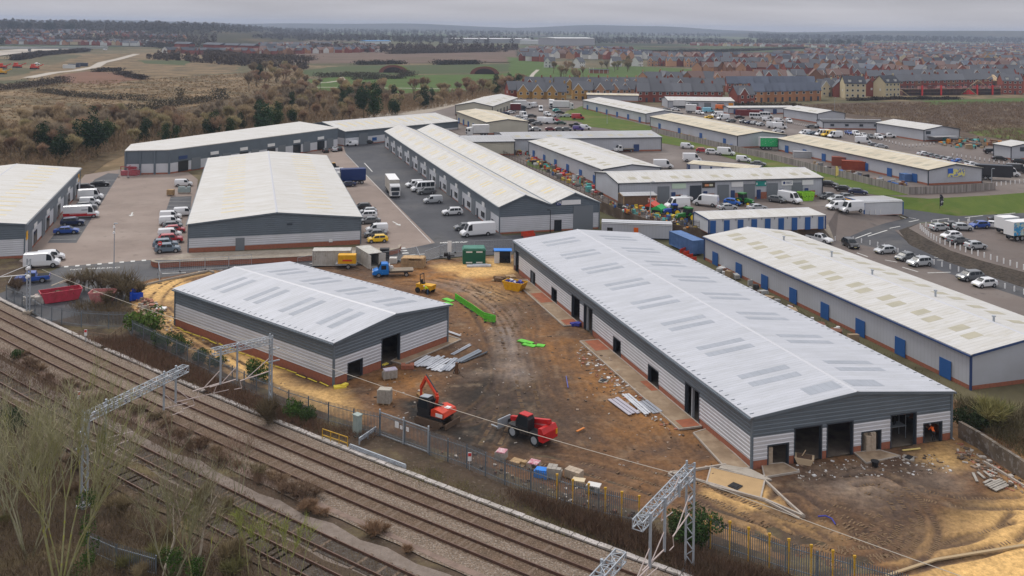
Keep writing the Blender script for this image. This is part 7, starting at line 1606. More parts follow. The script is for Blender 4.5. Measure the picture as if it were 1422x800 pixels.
def plant(kind,x,y,s,col,base,where,z=0,cat='tree',label=None,rz=None,sz=1,grp=None):
    pr=PT[kind+str(rnd.randrange(sum(k.startswith(kind) for k in PT)))]; r_=pr.copy(); COL.objects.link(r_); r_.location=(x,y,z); r_.rotation_euler.z=rnd.uniform(0,6.28) if rz is None else rz; r_.scale=(s,s,s*sz)
    for c in CH[pr.name]:
        q=c.copy(); COL.objects.link(q); q.parent=r_
        if q.name.startswith('crown'): v=rnd.uniform(.8,1.2); q.color=(col[0]*v,col[1]*v,col[2]*v,1)
    r_['category']=cat
    if grp: r_['group']=grp
    if label: r_['label']=label
    else: later(r_,base,where)
    return r_
BR=[(.38,.285,.175),(.45,.35,.22),(.34,.275,.20),(.36,.245,.165),(.39,.33,.185)]; BRN=['brown','pale brown','grey-brown','reddish','olive-brown']
def belt(where,poly,n,smin,smax,ratio_e=.0,z=0,seed=1,avoid=()):
    rr=random.Random(seed); P=[G(*p) for p in poly]; xs=[p[0] for p in P]; ys=[p[1] for p in P]; k=0; pts=[]; t=0
    while k<n and t<n*60:
        t+=1; a,b_=rr.uniform(min(xs),max(xs)),rr.uniform(min(ys),max(ys))
        if not inside(np.array([a]),np.array([b_]),P)[0]: continue
        if any((a-c)**2+(b_-d_)**2<9 for c,d_ in pts): continue
        pts.append((a,b_)); k+=1; c=rr.randrange(5); s=rr.uniform(smin,smax)*1.45
        if rr.random()<ratio_e: plant('ever',a,b_,s*.75,rr.choice([(.03,.06,.02),(.045,.075,.025),(.025,.05,.022)]),'dark green ivy-clad tree' if s>(smin+smax)*.725 else 'small dark ivy-clad tree',where)
        else: plant('bare',a,b_,s*.8,BR[c],('tall ' if s>(smin+smax)*.725 else 'low ')+BRN[c]+' bare tree',where)
belt('behind the white unit at the left edge',[(-50,232),(108,228),(122,212),(170,205),(165,185),(60,200),(-60,205)],60,.75,1.15,.14,seed=1)
belt('between the meadow and the left paved yard',[(-50,205),(60,200),(165,185),(172,168),(60,176),(-50,180)],45,.75,1.1,.05,seed=2)
belt('behind the long grey unit, left half',[(172,206),(300,196),(300,176),(172,180)],32,.7,1.05,.08,seed=3)
belt('behind the long grey unit, right half',[(300,196),(440,178),(450,156),(380,150),(300,170)],40,.75,1.15,.1,seed=4)
belt('behind the dark-gabled white unit',[(445,176),(520,163),(615,153),(610,140),(500,142),(445,150)],34,.7,1.05,.24,seed=5)
belt('between the white unit and the green fields',[(612,150),(690,134),(730,128),(725,120),(640,130),(600,138)],34,.8,1.2,.08,seed=6)
belt('beyond the belt, at the edge of the tan meadow',[(280,176),(380,152),(450,148),(600,138),(600,130),(470,128),(430,122),(380,132),(290,158)],60,.75,1.15,.04,seed=7)
belt('in the clump at the corner of the green field',[(338,128),(430,122),(432,104),(400,98),(350,106)],26,.9,1.5,.03,seed=8)
belt('in the clump between the green fields and the yellow houses',[(765,112),(800,115),(815,110),(800,100),(760,102)],10,1.0,1.4,.1,seed=9)
belt('in the clump beside the brick building on the green slope',[(815,100),(880,101),(880,93),(815,92)],10,1.0,1.4,.1,seed=10)
for i,(x_,y_,s,c,l) in enumerate(((128,214,1.15,(.022,.05,.022),'large dark evergreen tree behind the left unit'),(363,190,1.05,(.03,.065,.03),'broad dark evergreen behind the long grey unit'),(505,165,1.0,(.03,.06,.025),'tall dark cypress-like tree, leftmost above the dark gable'),(519,162,1.0,(.03,.065,.025),'narrow ivy column beside the tall dark cypress-like tree'),(231,198,.55,(.03,.06,.02),'small pointed evergreen above the long grey unit, leftmost'),(243,197,.5,(.03,.06,.02),'small pointed evergreen above the long grey unit, second'),(318,190,.6,(.035,.06,.02),'pointed evergreen above the roof middle of the long grey unit'),(548,160,.8,(.025,.055,.025),'dark ivy tree above the white unit roof'),(590,150,.9,(.03,.055,.03),'broad dark tree near the end of the white unit'))):
    a,b_=G(x_,y_+3); plant('ever',a,b_,s*1.45,c,'','',label=l,sz=1.25 if 'column' in l or 'cypress' in l else 1)
# dense thicket filling the belt between the trees
def thicket(name,label,poly,n,z,col,hh=(1.5,3.5),wd=.07,seed=1,L_=1.5,cat='thicket'):
    rr=random.Random(seed); P=[G(*p) for p in poly]; xs=[p[0] for p in P]; ys=[p[1] for p in P]; a=np.array([rr.uniform(min(xs),max(xs)) for _ in range(n*6)]); b_=np.array([rr.uniform(min(ys),max(ys)) for _ in range(n*6)]); ok=inside(a,b_,P); a=a[ok][:n]; b_=b_[ok][:n]; hn=vnoise(a,b_,6,seed+7); mb=MB()
    for x_,y_,h_ in zip(a,b_,hn):
        h=hh[0]+(hh[1]-hh[0])*h_
        for k in range(9):
            p=Vector((x_+rr.gauss(0,.5),y_+rr.gauss(0,.5),z+rr.uniform(0,h*.7))); d=Vector((rr.gauss(0,.5),rr.gauss(0,.5),1)).normalized()*L_*rr.uniform(.5,1.2); s=Vector((rr.gauss(0,1),rr.gauss(0,1),0)).normalized()*wd*rr.uniform(.5,1); mb.add([tuple(p-s),tuple(p+s),tuple(p+d)],[(0,1,2)])
    o=mb.build(name,M_twig); o.color=(col[0]*1.3,col[1]*1.25,col[2]*1.2,1); tag(o,label,cat,None,'stuff')
thicket('undergrowth_thicket','tangled brown undergrowth beneath the bare tree belt',[(-50,245),(105,232),(170,210),(300,196),(440,178),(620,152),(730,130),(720,120),(560,136),(440,128),(420,124),(290,160),(170,168),(-50,178)],9500,0,(.22,.16,.10),(1.0,4.6),.10,21,2.0)
def bushes(where,pts,s0,s1,cols,kind='bush',z=0,names=('brown bare bush',),cat='bush',jx=0,seed=1):
    rr=random.Random(seed)
    for p in pts:
        a,b_=G(p[0]+rr.uniform(-jx,jx),p[1]+rr.uniform(-jx,jx)*.4,z); i=rr.randrange(len(cols)); plant(kind,a,b_,rr.uniform(s0,s1),cols[i],names[i%len(names)],where,z=z,cat=cat)
# hedges and scrub lines in the fields
def hedge(label,pts,h,wd,col,dens=5,z=0,px=True,leaf=.3,seed=3,name='hedge'):
    rr=random.Random(seed+int(pts[0][0])); P=[Vector(G(*p,z)) for p in pts]; mb=MB()
    for a,b_ in zip(P,P[1:]):
        d=b_-a; n=int(d.length*dens)
        for i in range(n):
            c=a+d*rr.random(); f=.75+.25*math.sin(c.x*.31+c.y*.17)*math.sin(c.x*.07-c.y*.13)
            p=Vector((c.x+rr.gauss(0,wd*.4),c.y+rr.gauss(0,wd*.4),z+rr.uniform(0,h*f))); u=Vector((rr.gauss(0,1),rr.gauss(0,1),rr.gauss(0,1))).normalized(); v=u.cross(Vector((rr.gauss(0,1),rr.gauss(0,1),rr.gauss(0,1)))).normalized(); s=leaf*rr.uniform(.6,1.3); mb.add([tuple(p-u*s),tuple(p+u*s),tuple(p+v*s*1.2)],[(0,1,2)])
    o=mb.build(name,M_twig); o.color=(*col,1); tag(o,label,'hedge')
for a in (('dark scrubby hedge crossing the tan meadow, upper of the two',[(55,128),(100,134),(150,138),(210,140)],4,5,(.07,.06,.04),26),('dark scrubby hedge crossing the tan meadow, lower of the two',[(96,163),(140,157),(210,152),(250,146),(292,140)],4.5,6,(.08,.07,.045),34),('big round dark bush at the end of the meadow hedges',[(303,138),(308,138)],7,6,(.055,.055,.04),300),('bare olive bush beside the meadow hedge',[(248,140),(252,140)],7,4,(.12,.1,.06),260),
 ('long brown hedge at the left edge of the meadow',[(-30,128),(40,121),(92,114)],5,8,(.07,.055,.045),40),('dark hedge beyond the ploughed field',[(165,103),(200,111)],4,6,(.05,.04,.035),40),('low hedge line above the ploughed field',[(130,100),(168,99)],4,5,(.06,.05,.04),30),('dark hedge along the far side of the green field',[(440,108),(500,106),(525,107)],5,6,(.06,.055,.04),50),('second dark hedge along the green field',[(490,111),(560,109)],4,6,(.055,.05,.04),50),('bushy hedge beside the brick arch',[(555,106),(572,106)],7,8,(.07,.06,.045),120),('hedge on the brown heath, left part',[(495,90),(560,89)],5,8,(.05,.05,.04),40),('hedge on the brown heath, right part',[(605,90),(665,89)],6,8,(.045,.045,.035),50),('hedge strip below the distant white sheds',[(540,75),(690,72)],8,14,(.06,.055,.05),30),('dark hedge in front of the left town houses',[(60,60),(130,58),(200,62),(300,76)],8,14,(.045,.045,.04),40),('dark hedge below the white road bridge',[(20,84),(60,76),(120,71)],6,8,(.05,.04,.035),50),('brown hedge beside the left estate',[(300,78),(360,82),(430,84)],8,16,(.08,.06,.045),50),('dark hedge across the far right field',[(890,74),(1000,72),(1090,69),(1120,68)],6,9,(.04,.045,.035),40),('low dark hedge in front of the green verge',[(1180,140),(1240,138),(1330,138)],2,4,(.04,.035,.03),60),('dark scrub hedge below the yellow houses',[(855,150),(885,152)],2.5,4,(.05,.05,.035),80),('brown bushes behind the skylit white unit',[(1010,147),(1075,149),(1110,151)],3,4,(.09,.07,.05),70)):
    hedge(a[0],a[1],a[2],a[3],a[4],a[5],leaf=.45 if a[1][0][1]>100 else .8)
# brambles and scrub by the railway
thicket('bramble_scrub','brown bramble scrub between the fence and the cable trough',[(183,474),(230,497),(355,560),(455,597),(520,612),(480,612),(440,604),(360,578),(230,522),(120,474)],3400,.2,(.13,.08,.055),(.2,.9),.03,31,.7)
thicket('bramble_scrub','dry brushwood heaped along the fence beneath the yellow posts',[(700,688),(780,712),(890,745),(1000,790),(1100,815),(1000,822),(900,775),(780,728)],2800,.2,(.10,.065,.045),(.3,1.1),.03,32,.7)
thicket('bramble_scrub','reddish brambles in the strip between the two pairs of tracks',[(-30,480),(60,520),(200,590),(330,650),(440,705),(430,716),(300,655),(150,595),(0,525)],1500,.2,(.13,.085,.06),(.2,1.5),.03,33,.8)
thicket('bramble_scrub','dry stalks and brambles covering the bank under the foreground trees',[(-60,560),(60,640),(200,720),(330,790),(420,860),(-60,900)],2600,.2,(.12,.09,.055),(.2,1.2),.03,34,.8)
thicket('bramble_scrub','brown scrub inside the fenced corner behind the red skip',[(100,425),(175,425),(185,455),(110,450)],420,.2,(.11,.085,.05),(.2,1.2),.035,35,.7)
thicket('rough_grass','rough tussocky grass over the tan meadow',[(-50,120),(60,116),(200,110),(300,104),(415,98),(432,118),(350,155),(260,175),(100,180),(-50,190)],3600,0,(.25,.185,.11),(.1,.5),.3,51,.7)
thicket('rough_grass','patchy dry grass beside the trough beneath the gate',[(500,635),(600,655),(700,700),(850,755),(840,765),(700,715),(560,665)],500,.2,(.14,.13,.05),(.05,.3),.03,36,.25)
thicket('bramble_scrub','dark overgrown edge below the concrete wall and willow bush',[(1325,560),(1422,575),(1500,640),(1422,640),(1340,590)],700,.2,(.09,.08,.045),(.3,1.6),.04,37,.9)
thicket('scrub_growth','low brown scrub and dead grass over the open land in front of the houses',[(1090,155),(1100,148),(1250,144),(1430,142),(1430,205),(1345,186),(1250,168),(1150,158)],3600,0,(.19,.14,.10),(.3,1.4),.12,41,1.2)
thicket('weeds','dry weeds growing through the two far railway tracks',[(-30,500),(100,560),(300,670),(470,760),(560,810),(380,800),(200,700),(0,590)],1500,.2,(.17,.13,.075),(.05,.4),.03,43,.35)
thicket('weeds','weeds along the plinth behind the blue-doored white unit',[(975,372),(1100,430),(1330,548),(1345,556),(1325,556),(1100,442)],700,.15,(.10,.10,.05),(.05,.5),.04,38,.4)
for p,s,c,l in (((195,468),2.3,(.10,.16,.03),'bright green bushy shrub at the fence corner by the rubble'),((228,482),1.3,(.06,.10,.025),'small green shrub on the fence, first below the bright one'),((251,492),1.4,(.06,.10,.025),'green shrub on the fence, second below the bright one'),((276,503),1.1,(.05,.08,.025),'green shrub on the fence, third below the bright one'),((300,512),1.0,(.06,.10,.03),'small green shrub on the fence, fourth below the bright one'),((352,533),1.4,(.05,.09,.02),'dark ivy clump on the fence behind the gantry mast'),((20,500),.8,(.05,.09,.025),'small green shrub between the track pairs'),((412,583),1.2,(.08,.15,.03),'bright green patch of brambles below the silver unit corner'),((430,590),1.0,(.06,.10,.03),'dull green bramble clump beside the relay cabinet'),((962,760),1.7,(.04,.075,.02),'round ivy bush behind the steep gantry'),((940,752),1.2,(.05,.08,.025),'smaller ivy bush left of the round one'),((18,600),1.3,(.03,.05,.02),'dark ivy bush at the left edge among the brambles'),((1345,600),1.6,(.03,.045,.018),'dark shrub at the corner of the concrete wall'),((1210,297),.5,(.06,.1,.02),'tiny green shrub beside the kiosk')):
    a,b_=G(*p); plant('shrub',a,b_,s*.8,c,'','',label=l,cat='shrub',z=.15)
a,b_=G(1372,600); o=plant('bush',a,b_,1.9,(.24,.22,.09),'','',label='spreading yellow-green willow bush beyond the white unit corner',z=.1,cat='bush'); plant('bush',a+1.2,b_+.6,1.7,(.2,.2,.08),'','',label='second willow bush behind the spreading one',z=.1,cat='bush'); 
for p,s,c,l in (((165,412),2.3,(.21,.17,.11),'large bare bush behind the pink skip'),((112,405),1.9,(.2,.165,.11),'bare bush between the red skip and the lamp post'),((180,418),1.7,(.19,.15,.09),'bare bush beside the blue tarpaulin'),((140,405),1.6,(.17,.13,.08),'low bare bush behind the pink skip'),((20,408),1.3,(.14,.10,.07),'small bare bush at the left fence corner'),((375,590),1.5,(.13,.10,.06),'brown bush at the foot of the lattice mast'),((150,425),1.2,(.13,.1,.06),'low twiggy bush in front of the bare bushes')):
    a,b_=G(*p); plant('bush',a,b_,s,c,'','',label=l,cat='bush',z=.15)
rr=random.Random(77)
for i in range(26):
    t=i/25; px_,py_=30+t*400+rr.uniform(-8,8),498+t*200+rr.uniform(-5,5); a,b_=G(px_,py_); plant('bush',a,b_,rr.uniform(.6,1.15),rr.choice([(.20,.135,.09),(.23,.16,.10),(.19,.15,.09)]),'brown bramble bush','between the pairs of railway tracks',cat='bush',z=.05,sz=.55)
for i,(px_,py_,s) in enumerate(((430,712,.9),(445,718,.7),(515,742,.9),(526,746,.8),(565,770,.55))): a,b_=G(px_,py_); plant('bush',a,b_,s,(.24,.15,.09),'isolated brown bush','on the ballast between the track pairs',cat='bush',z=.1,sz=.6)
for i in range(16):
    a,b_=G(rr.uniform(0,330),rr.uniform(640,830)); plant('bush',a,b_,rr.uniform(.5,1.0),rr.choice([(.2,.14,.09),(.24,.19,.11),(.2,.19,.08)]),'dry bush','on the bank under the foreground trees',cat='bush',z=.1)
# foreground trees
def fgtree(label,px,h,stems,seed,bark,tw,lean=.16,spread=.38,levels=3,r0=.14,ntw=2600,twl=1.0,ivy=0,twd=.013,kids=(2,3),up=.85,name='bare_tree'):
    rr=random.Random(seed); a,b_=G(*px); r_=empty(name,label,'tree',(a,b_,-.1)); t=MB(); tips=[]
    for k in range(stems):
        an=6.28*k/stems+rr.uniform(-.5,.5); d=Vector((math.cos(an)*lean,math.sin(an)*lean,1)).normalized() if stems>1 else Vector((lean*.3,0,1)).normalized()
        grow(rr,Vector((math.cos(an)*.2,math.sin(an)*.2,0)),h*.36*rr.uniform(.8,1.1),spread,levels,r0*rr.uniform(.7,1),t,tips,kids,up,6,d,.72)
    t.build('trunk',bark,r_,smooth=True); c=twigs(rr,tips,ntw,twl,twd,.75,levels-1).build('crown',M_bran,r_); c.color=(*tw,1)
    if ivy:
        sh_=[((rr.gauss(0,.3),rr.gauss(0,.3),rr.uniform(0,ivy)),rr.uniform(.3,.55),1.3) for _ in range(14)]; q=leafy(rr,1800,sh_,.06).build('ivy',M_leaf,r_); q.color=(.055,.11,.02,1)
    return r_
M_moss=mat('bark_moss',(.27,.27,.10),(.30,.28,.18),1.2,rough=.95,spec=.1,c3=(.36,.36,.06),ns3=2.5,lo3=.55,hi3=.7); M_gbark=mat('bark_grey',(.34,.32,.23),(.25,.24,.13),1.5,rough=.95,spec=.1); M_birch=mat('bark_birch',(.62,.54,.45),(.38,.31,.24),2.5,rough=.8,spec=.1,lo=.5,hi=.6)
fgtree('large mossy multi-stemmed bare tree at the lower left corner',(84,822),16.5,8,1,M_moss,(.31,.29,.17),lean=.3,spread=.24,ntw=2100,twl=1.6,r0=.085,twd=.02,kids=(2,3))
fgtree('pale grey bare tree behind the mossy one at the left edge',(40,775),14,6,2,M_gbark,(.40,.37,.24),lean=.34,spread=.28,ntw=1000,r0=.08,twd=.022)
fgtree('thin upright tree sheathed in ivy beside the lattice mast',(122,806),13,1,3,M_moss,(.18,.2,.08),spread=.16,ntw=500,ivy=8.5,r0=.12,up=1.5)
fgtree('white-barked birch with a forked crown, left of the pair',(222,806),9.5,1,14,M_birch,(.28,.22,.17),spread=.36,levels=2,ntw=420,r0=.13,lean=.5,up=1.1)
fgtree('white-barked birch leaning to the upper right, right of the pair',(258,806),10.5,1,5,M_birch,(.27,.23,.16),spread=.33,levels=2,ntw=420,r0=.13,lean=1.0,up=1.2)
fgtree('grey-green bare tree with ivy at its foot between the birches',(240,812),10,6,6,M_gbark,(.25,.23,.13),lean=.36,spread=.28,ntw=800,ivy=2.8,r0=.07,twd=.02)
fgtree('mossy bare tree with ivy foot right of the birches',(272,815),8.5,3,7,M_moss,(.22,.22,.1),lean=.25,spread=.3,ntw=700,ivy=2.4,r0=.08)
for i,p in enumerate(((352,815),(372,812),(392,818),(408,822),(338,800))): fgtree('%s slender yellow-green sapling from the left beside the dark tracks'%ORD[sorted([352,372,392,408,338]).index(p[0])],p,6.5,2,20+i,M_moss,(.30,.34,.08),lean=.1,spread=.16,levels=2,ntw=200,twl=.7,r0=.04,up=1.5,twd=.016,name='sapling')
fgtree('pale slender bare tree among the brambles at the far left',(10,720),8,4,31,M_gbark,(.27,.25,.16),lean=.34,spread=.28,ntw=500,r0=.09,twd=.025)
fgtree('broad olive-twigged bare tree beside the far lattice mast',(60,690),9,6,32,M_gbark,(.24,.23,.13),lean=.36,spread=.3,ntw=800,r0=.065,twd=.02)
fgtree('reddish slender bare tree over the bramble strip',(330,690),6.5,3,33,M_gbark,(.28,.19,.14),lean=.3,spread=.4,levels=2,ntw=420,r0=.05,twd=.016)
fgtree('thin pale bare tree over the tracks beneath the near boom',(240,640),6,3,34,M_gbark,(.27,.2,.15),lean=.3,spread=.4,levels=2,ntw=320,r0=.045,twd=.016)
# ================================================================== HOUSES, FAR LAND, HAZE
M_hw=mat('house_wall',(0,0,0),objcol=True,rough=.9,spec=.1); M_hr=mat('house_roof',(0,0,0),objcol=True,rough=.75,spec=.2); M_ww=mat('window_white',(.6,.6,.58),rough=.5); M_wg=MATS['window_glass']
def hproto(nm,w,d,e,rz_,gable=0,st=2,dormer=0,win=True,chim=True):
    r_=bpy.data.objects.new(nm,None); parts=[]
    def add(name,mb,m):
        o=bpy.data.objects.new(name,mb.mesh(name,m)); o.parent=r_; COL.objects.link(o); COL.objects.unlink(o); parts.append(o); CH[o.name]=[]; return o
    mb=MB(); a,b_=w/2,d/2; mb.box(-a,a,-b_,b_,0,e)
    for x_ in (-a,a): mb.add([(x_,-b_,e),(x_,b_,e),(x_,0,e+rz_)],[(0,1,2) if x_>0 else (2,1,0)])
    g=gable
    if g: mb.box(-a+.3,-a+.3+g,-b_-1.6,-b_,0,e); mb.add([(-a+.3,-b_-1.6,e),(-a+.3+g,-b_-1.6,e),(-a+.3+g/2,-b_-1.6,e+rz_*.8)],[(0,1,2)])
    add('wall',mb,M_hw)
    r=MB(); t=.15; o_=.3
    for s in (-1,1): r.add([(-a-o_,s*(b_+o_),e-.1),(a+o_,s*(b_+o_),e-.1),(a+o_,0,e+rz_+.12),(-a-o_,0,e+rz_+.12),(-a-o_,s*(b_+o_),e-.28),(a+o_,s*(b_+o_),e-.28),(a+o_,0,e+rz_-.05),(-a-o_,0,e+rz_-.05)],[(0,1,2,3),(7,6,5,4),(0,4,5,1),(0,3,7,4),(1,5,6,2)])
    if g:
        x0_,x1_=-a+.3,-a+.3+g; xm=(x0_+x1_)/2
        r.add([(x0_-.2,-b_-1.8,e-.1),(xm,-b_-1.8,e+rz_*.8+.1),(xm,-.0,e+rz_*.8+.1),(x0_-.2,-b_,e-.1)],[(0,1,2,3)]); r.add([(x1_+.2,-b_-1.8,e-.1),(xm,-b_-1.8,e+rz_*.8+.1),(xm,-.0,e+rz_*.8+.1),(x1_+.2,-b_,e-.1)],[(3,2,1,0)])
    add('roof',r,M_hr)
    if chim: add('chimney',MB().box(a-1.2,a-.5,-.35,.35,e+rz_-.9,e+rz_+1.0),M_hw)
    if g:
        bg=MB(); bg.bar((x0_-.2,-b_-1.84,e-.05),(xm,-b_-1.84,e+rz_*.8+.1),.14,0,.26); bg.bar((x1_+.2,-b_-1.84,e-.05),(xm,-b_-1.84,e+rz_*.8+.1),.14,0,.26); add('bargeboard',bg,M_ww)
    if win:
        n=max(2,int(w/2.4))
        for k in range(st):
            for i in range(n):
                x_=-a+(i+.5)*w/n; y_=-b_-(1.6 if g and x_<-a+.3+g else 0); z_=.9+k*2.5
                if k==0 and i==n//2: add('door',MB().box(x_-.5,x_+.5,y_-.05,y_+.02,0,2.1),M_dark); continue
                add('window',MB().box(x_-.65,x_+.65,y_-.06,y_+.02,z_,z_+1.25,0).box(x_-.5,x_+.5,y_-.08,y_-.05,z_+.14,z_+1.1,1),[M_ww,M_wg])
        if not g:
            for s in (-1,1): add('window',MB().box(min(s*a,s*(a+.06)),max(s*a,s*(a+.06)),-1.2,-.2,3.3,4.4),[M_ww])
    if dormer:
        for i in range(dormer): x_=-a+(i+.5)*w/dormer; add('dormer',MB().box(x_-.7,x_+.7,-b_+.5,-b_+2.2,e+.3,e+1.7,0).box(x_-.85,x_+.85,-b_+.35,-b_+2.4,e+1.7,e+1.85,1),[M_ww,M_dark])
    CH[r_.name]=parts; return r_
HAZE=.000115
HP={'d':hproto('house',9,7.6,5.0,3.6),'g':hproto('house',9.5,7.6,5.0,3.6,gable=4.6),'t':hproto('house',5.8,8.4,5.0,3.4,chim=False),'c':hproto('house',11,8.5,7.6,3.4,st=3,dormer=2),
 'D':hproto('house',9.5,8,5.0,3.8,win=False),'S':hproto('house',9,7.6,5.0,3.6,gable=4.6,win=False,chim=False),'R':hproto('house',13,8,5.0,3.5,win=False)}
WC={'red brick':(.26,.08,.058),'orange brick':(.40,.20,.105),'yellow brick':(.45,.27,.09),'peach brick':(.45,.25,.15),'white':(.62,.62,.60),'cream':(.58,.50,.33),'brown brick':(.25,.13,.08)}
RC={'grey':(.125,.13,.145),'dark':(.065,.07,.085),'brown':(.20,.13,.11),'blue-grey':(.09,.105,.14)}
HN=[0]; HBOX=[]
def house(px,py,rz,k,wc,rc,where,z=0,label=None):
    pr=HP[k]; r_=pr.copy(); r_.name='house'; COL.objects.link(r_); x_,y_=G(px,py,z); r_.location=(x_,y_,z-.1); r_.rotation_euler.z=rz; r_.scale=(1.2,1.15,1.28)
    vw=rnd.uniform(.85,1.15)
    for c in CH[pr.name]:
        q=c.copy(); COL.objects.link(q); q.parent=r_; n_=q.name.split('.')[0]; cc_=RC[rc] if n_=='roof' else WC[wc]; q.color=(cc_[0]*vw,cc_[1]*vw,cc_[2]*vw,1)
    r_['category']='house'
    if label: r_['label']=label
    else: later(r_,'%s %s-roofed house'%(wc,rc),where,'houses of the new estate')
    return r_
hr=random.Random(42)
def hrow(where,p0,p1,n,kinds,wcs,rcs,rz=(-.1,.1),gap=0,z=0,jy=0):
    for i in range(n):
        f=(i+.5)/n; px_=p0[0]+(p1[0]-p0[0])*f; py_=p0[1]+(p1[1]-p0[1])*f+hr.uniform(-jy,jy)
        if gap and hr.random()<gap: continue
        k=hr.choice(kinds); a=hr.uniform(*rz); 
        if k in 'DSR' and hr.random()<.45: a+=math.pi/2
        house(px_,py_,a,k,hr.choice(wcs),hr.choice(rcs),where,z)
# the row nearest the estate
hrow('in the row facing the crowded car yard',(722,141),(782,142),3,'g',['yellow brick'],['grey'],(-.05,.05),z=0); house(716,139,.3,'d','red brick','grey','in the row facing the crowded car yard')
house(838,138.5,0,'g','peach brick','grey','behind the yellowed flat unit'); house(808,139,0,'g','yellow brick','grey','behind the yellowed flat unit'); house(823,137.5,.02,'t','red brick','grey','behind the yellowed flat unit'); house(857,138,.0,'g','peach brick','grey','behind the yellowed flat unit'); house(872,137.5,0,'g','peach brick','grey','behind the yellowed flat unit')
hrow('in the red terrace behind the white unit with four shutters',(885,141),(1000,141),8,'dt',['red brick'],['grey'],(-.04,.04)); house(1030,146,.35,'g','red brick','grey','at the corner of the red terrace'); house(985,133,.5,'d','peach brick','grey','behind the corner of the red terrace')
hrow('in the orange terrace beside the low office block',(1046,141),(1134,138.5),9,'t',['orange brick'],['blue-grey'],(-.09,-.05)); hrow('in the second terrace behind the orange one',(1010,128),(1128,127),11,'t',['red brick','peach brick'],['blue-grey'],(-.09,-.05))
house(1145,133,.2,'g','cream','grey','at the end of the orange terrace'); house(1155,131,.2,'g','peach brick','grey','at the end of the orange terrace'); house(1184,136,-.03,'c','cream','dark','',label='tall cream house with two dormers facing the scrub'); house(1165,134,1.4,'d','red brick','grey','beside the tall cream house'); house(1206,133,1.4,'d','red brick','grey','beside the tall cream house'); house(1231,134.5,.45,'c','cream','dark','',label='tall cream house with a blank cream gable beside the scaffolding')
house(1402,130.5,-.12,'c','red brick','grey','',label='tall red brick house with a row of dormers at the right edge'); house(1436,130,-.12,'c','red brick','grey','',label='tall red brick house cut by the right edge')
hrow('in the row behind the scaffolded building site',(1240,124),(1395,119.5),13,'tdt',['red brick','brown brick'],['grey'],(-.14,-.08)); hrow('in the grey-roofed row above the scaffold row',(1205,116),(1422,111),15,'dtg',['red brick','brown brick'],['grey'],(-.14,-.06))
hrow('in the roofs behind the yellow houses',(735,131),(880,131),11,'dg',['peach brick','red brick','yellow brick'],['grey'],(-.1,.1),.1); hrow('in the second line behind the red terrace',(880,131.5),(1000,131),8,'dg',['red brick','brown brick'],['grey'],(-.2,.2),.1)
hrow('around the small green behind the terraces',(885,121),(1045,118),11,'dgD',['red brick','brown brick','peach brick','orange brick'],['grey','brown'],(-.3,.5),.1,jy=1)
allc=['red brick']*5+['brown brick']*3+['peach brick']*2+['white']*2; allr=['grey']*5+['brown']*2+['dark','blue-grey']
hrow('in the brown-roofed row right of the small green',(1050,116),(1200,112),12,'DSg',allc,['brown','grey','grey'],(-.3,.3),.05,jy=1)
hrow('in the upper rows, left of the green slope',(722,84),(760,86),4,'DSd',['red brick','white'],['grey'],(-.3,.3)); house(763,93.5,0,'g','white','grey','',label='white rendered house on the green slope, leftmost'); house(804,94,.9,'d','white','grey','',label='white gabled house on the green slope, second'); house(855,92,.2,'d','white','grey','',label='white house behind the bare clump on the green slope'); house(885,92,.9,'d','white','grey','',label='white gabled house at the end of the green slope')
hrow('facing the upper green slope',(900,91.5),(1065,93),13,'dgS',['red brick','red brick','peach brick'],['grey'],(-.2,.3),.05,jy=.6); hrow('facing the road behind the upper green',(1065,103),(1240,104),14,'DSR',allc,allr,(-.4,.4),.05,jy=1.2); hrow('on the right of the middle slope',(1245,106),(1440,104),14,'DSR',allc,allr,(-.4,.4),.05,jy=1)
hrow('in the middle slope, left part',(960,101),(1065,102),7,'DS',allc,allr,(-.4,.4),.1,jy=1); hrow('in the middle slope, centre part',(1075,95),(1250,97),15,'DSR',allc,allr,(-.4,.4),.05,jy=1); hrow('in the middle slope, right part',(1255,99),(1440,97),14,'DSR',allc,allr,(-.4,.4),.05,jy=1)
hrow('below the distant white warehouse',(735,80),(900,83),16,'DS',allc+['white']*3,allr,(-.4,.4),.05,jy=1.2); hrow('in the high rows of the estate, centre',(905,84),(1070,86),15,'DS',allc,allr,(-.4,.4),.08,jy=1); hrow('in the high rows of the estate, right',(1075,88),(1245,90),14,'DS',allc,allr,(-.4,.4),.05,jy=1); hrow('in the high rows of the estate, far right',(1250,92),(1440,91),13,'DS',allc,allr,(-.4,.4),.05,jy=1)
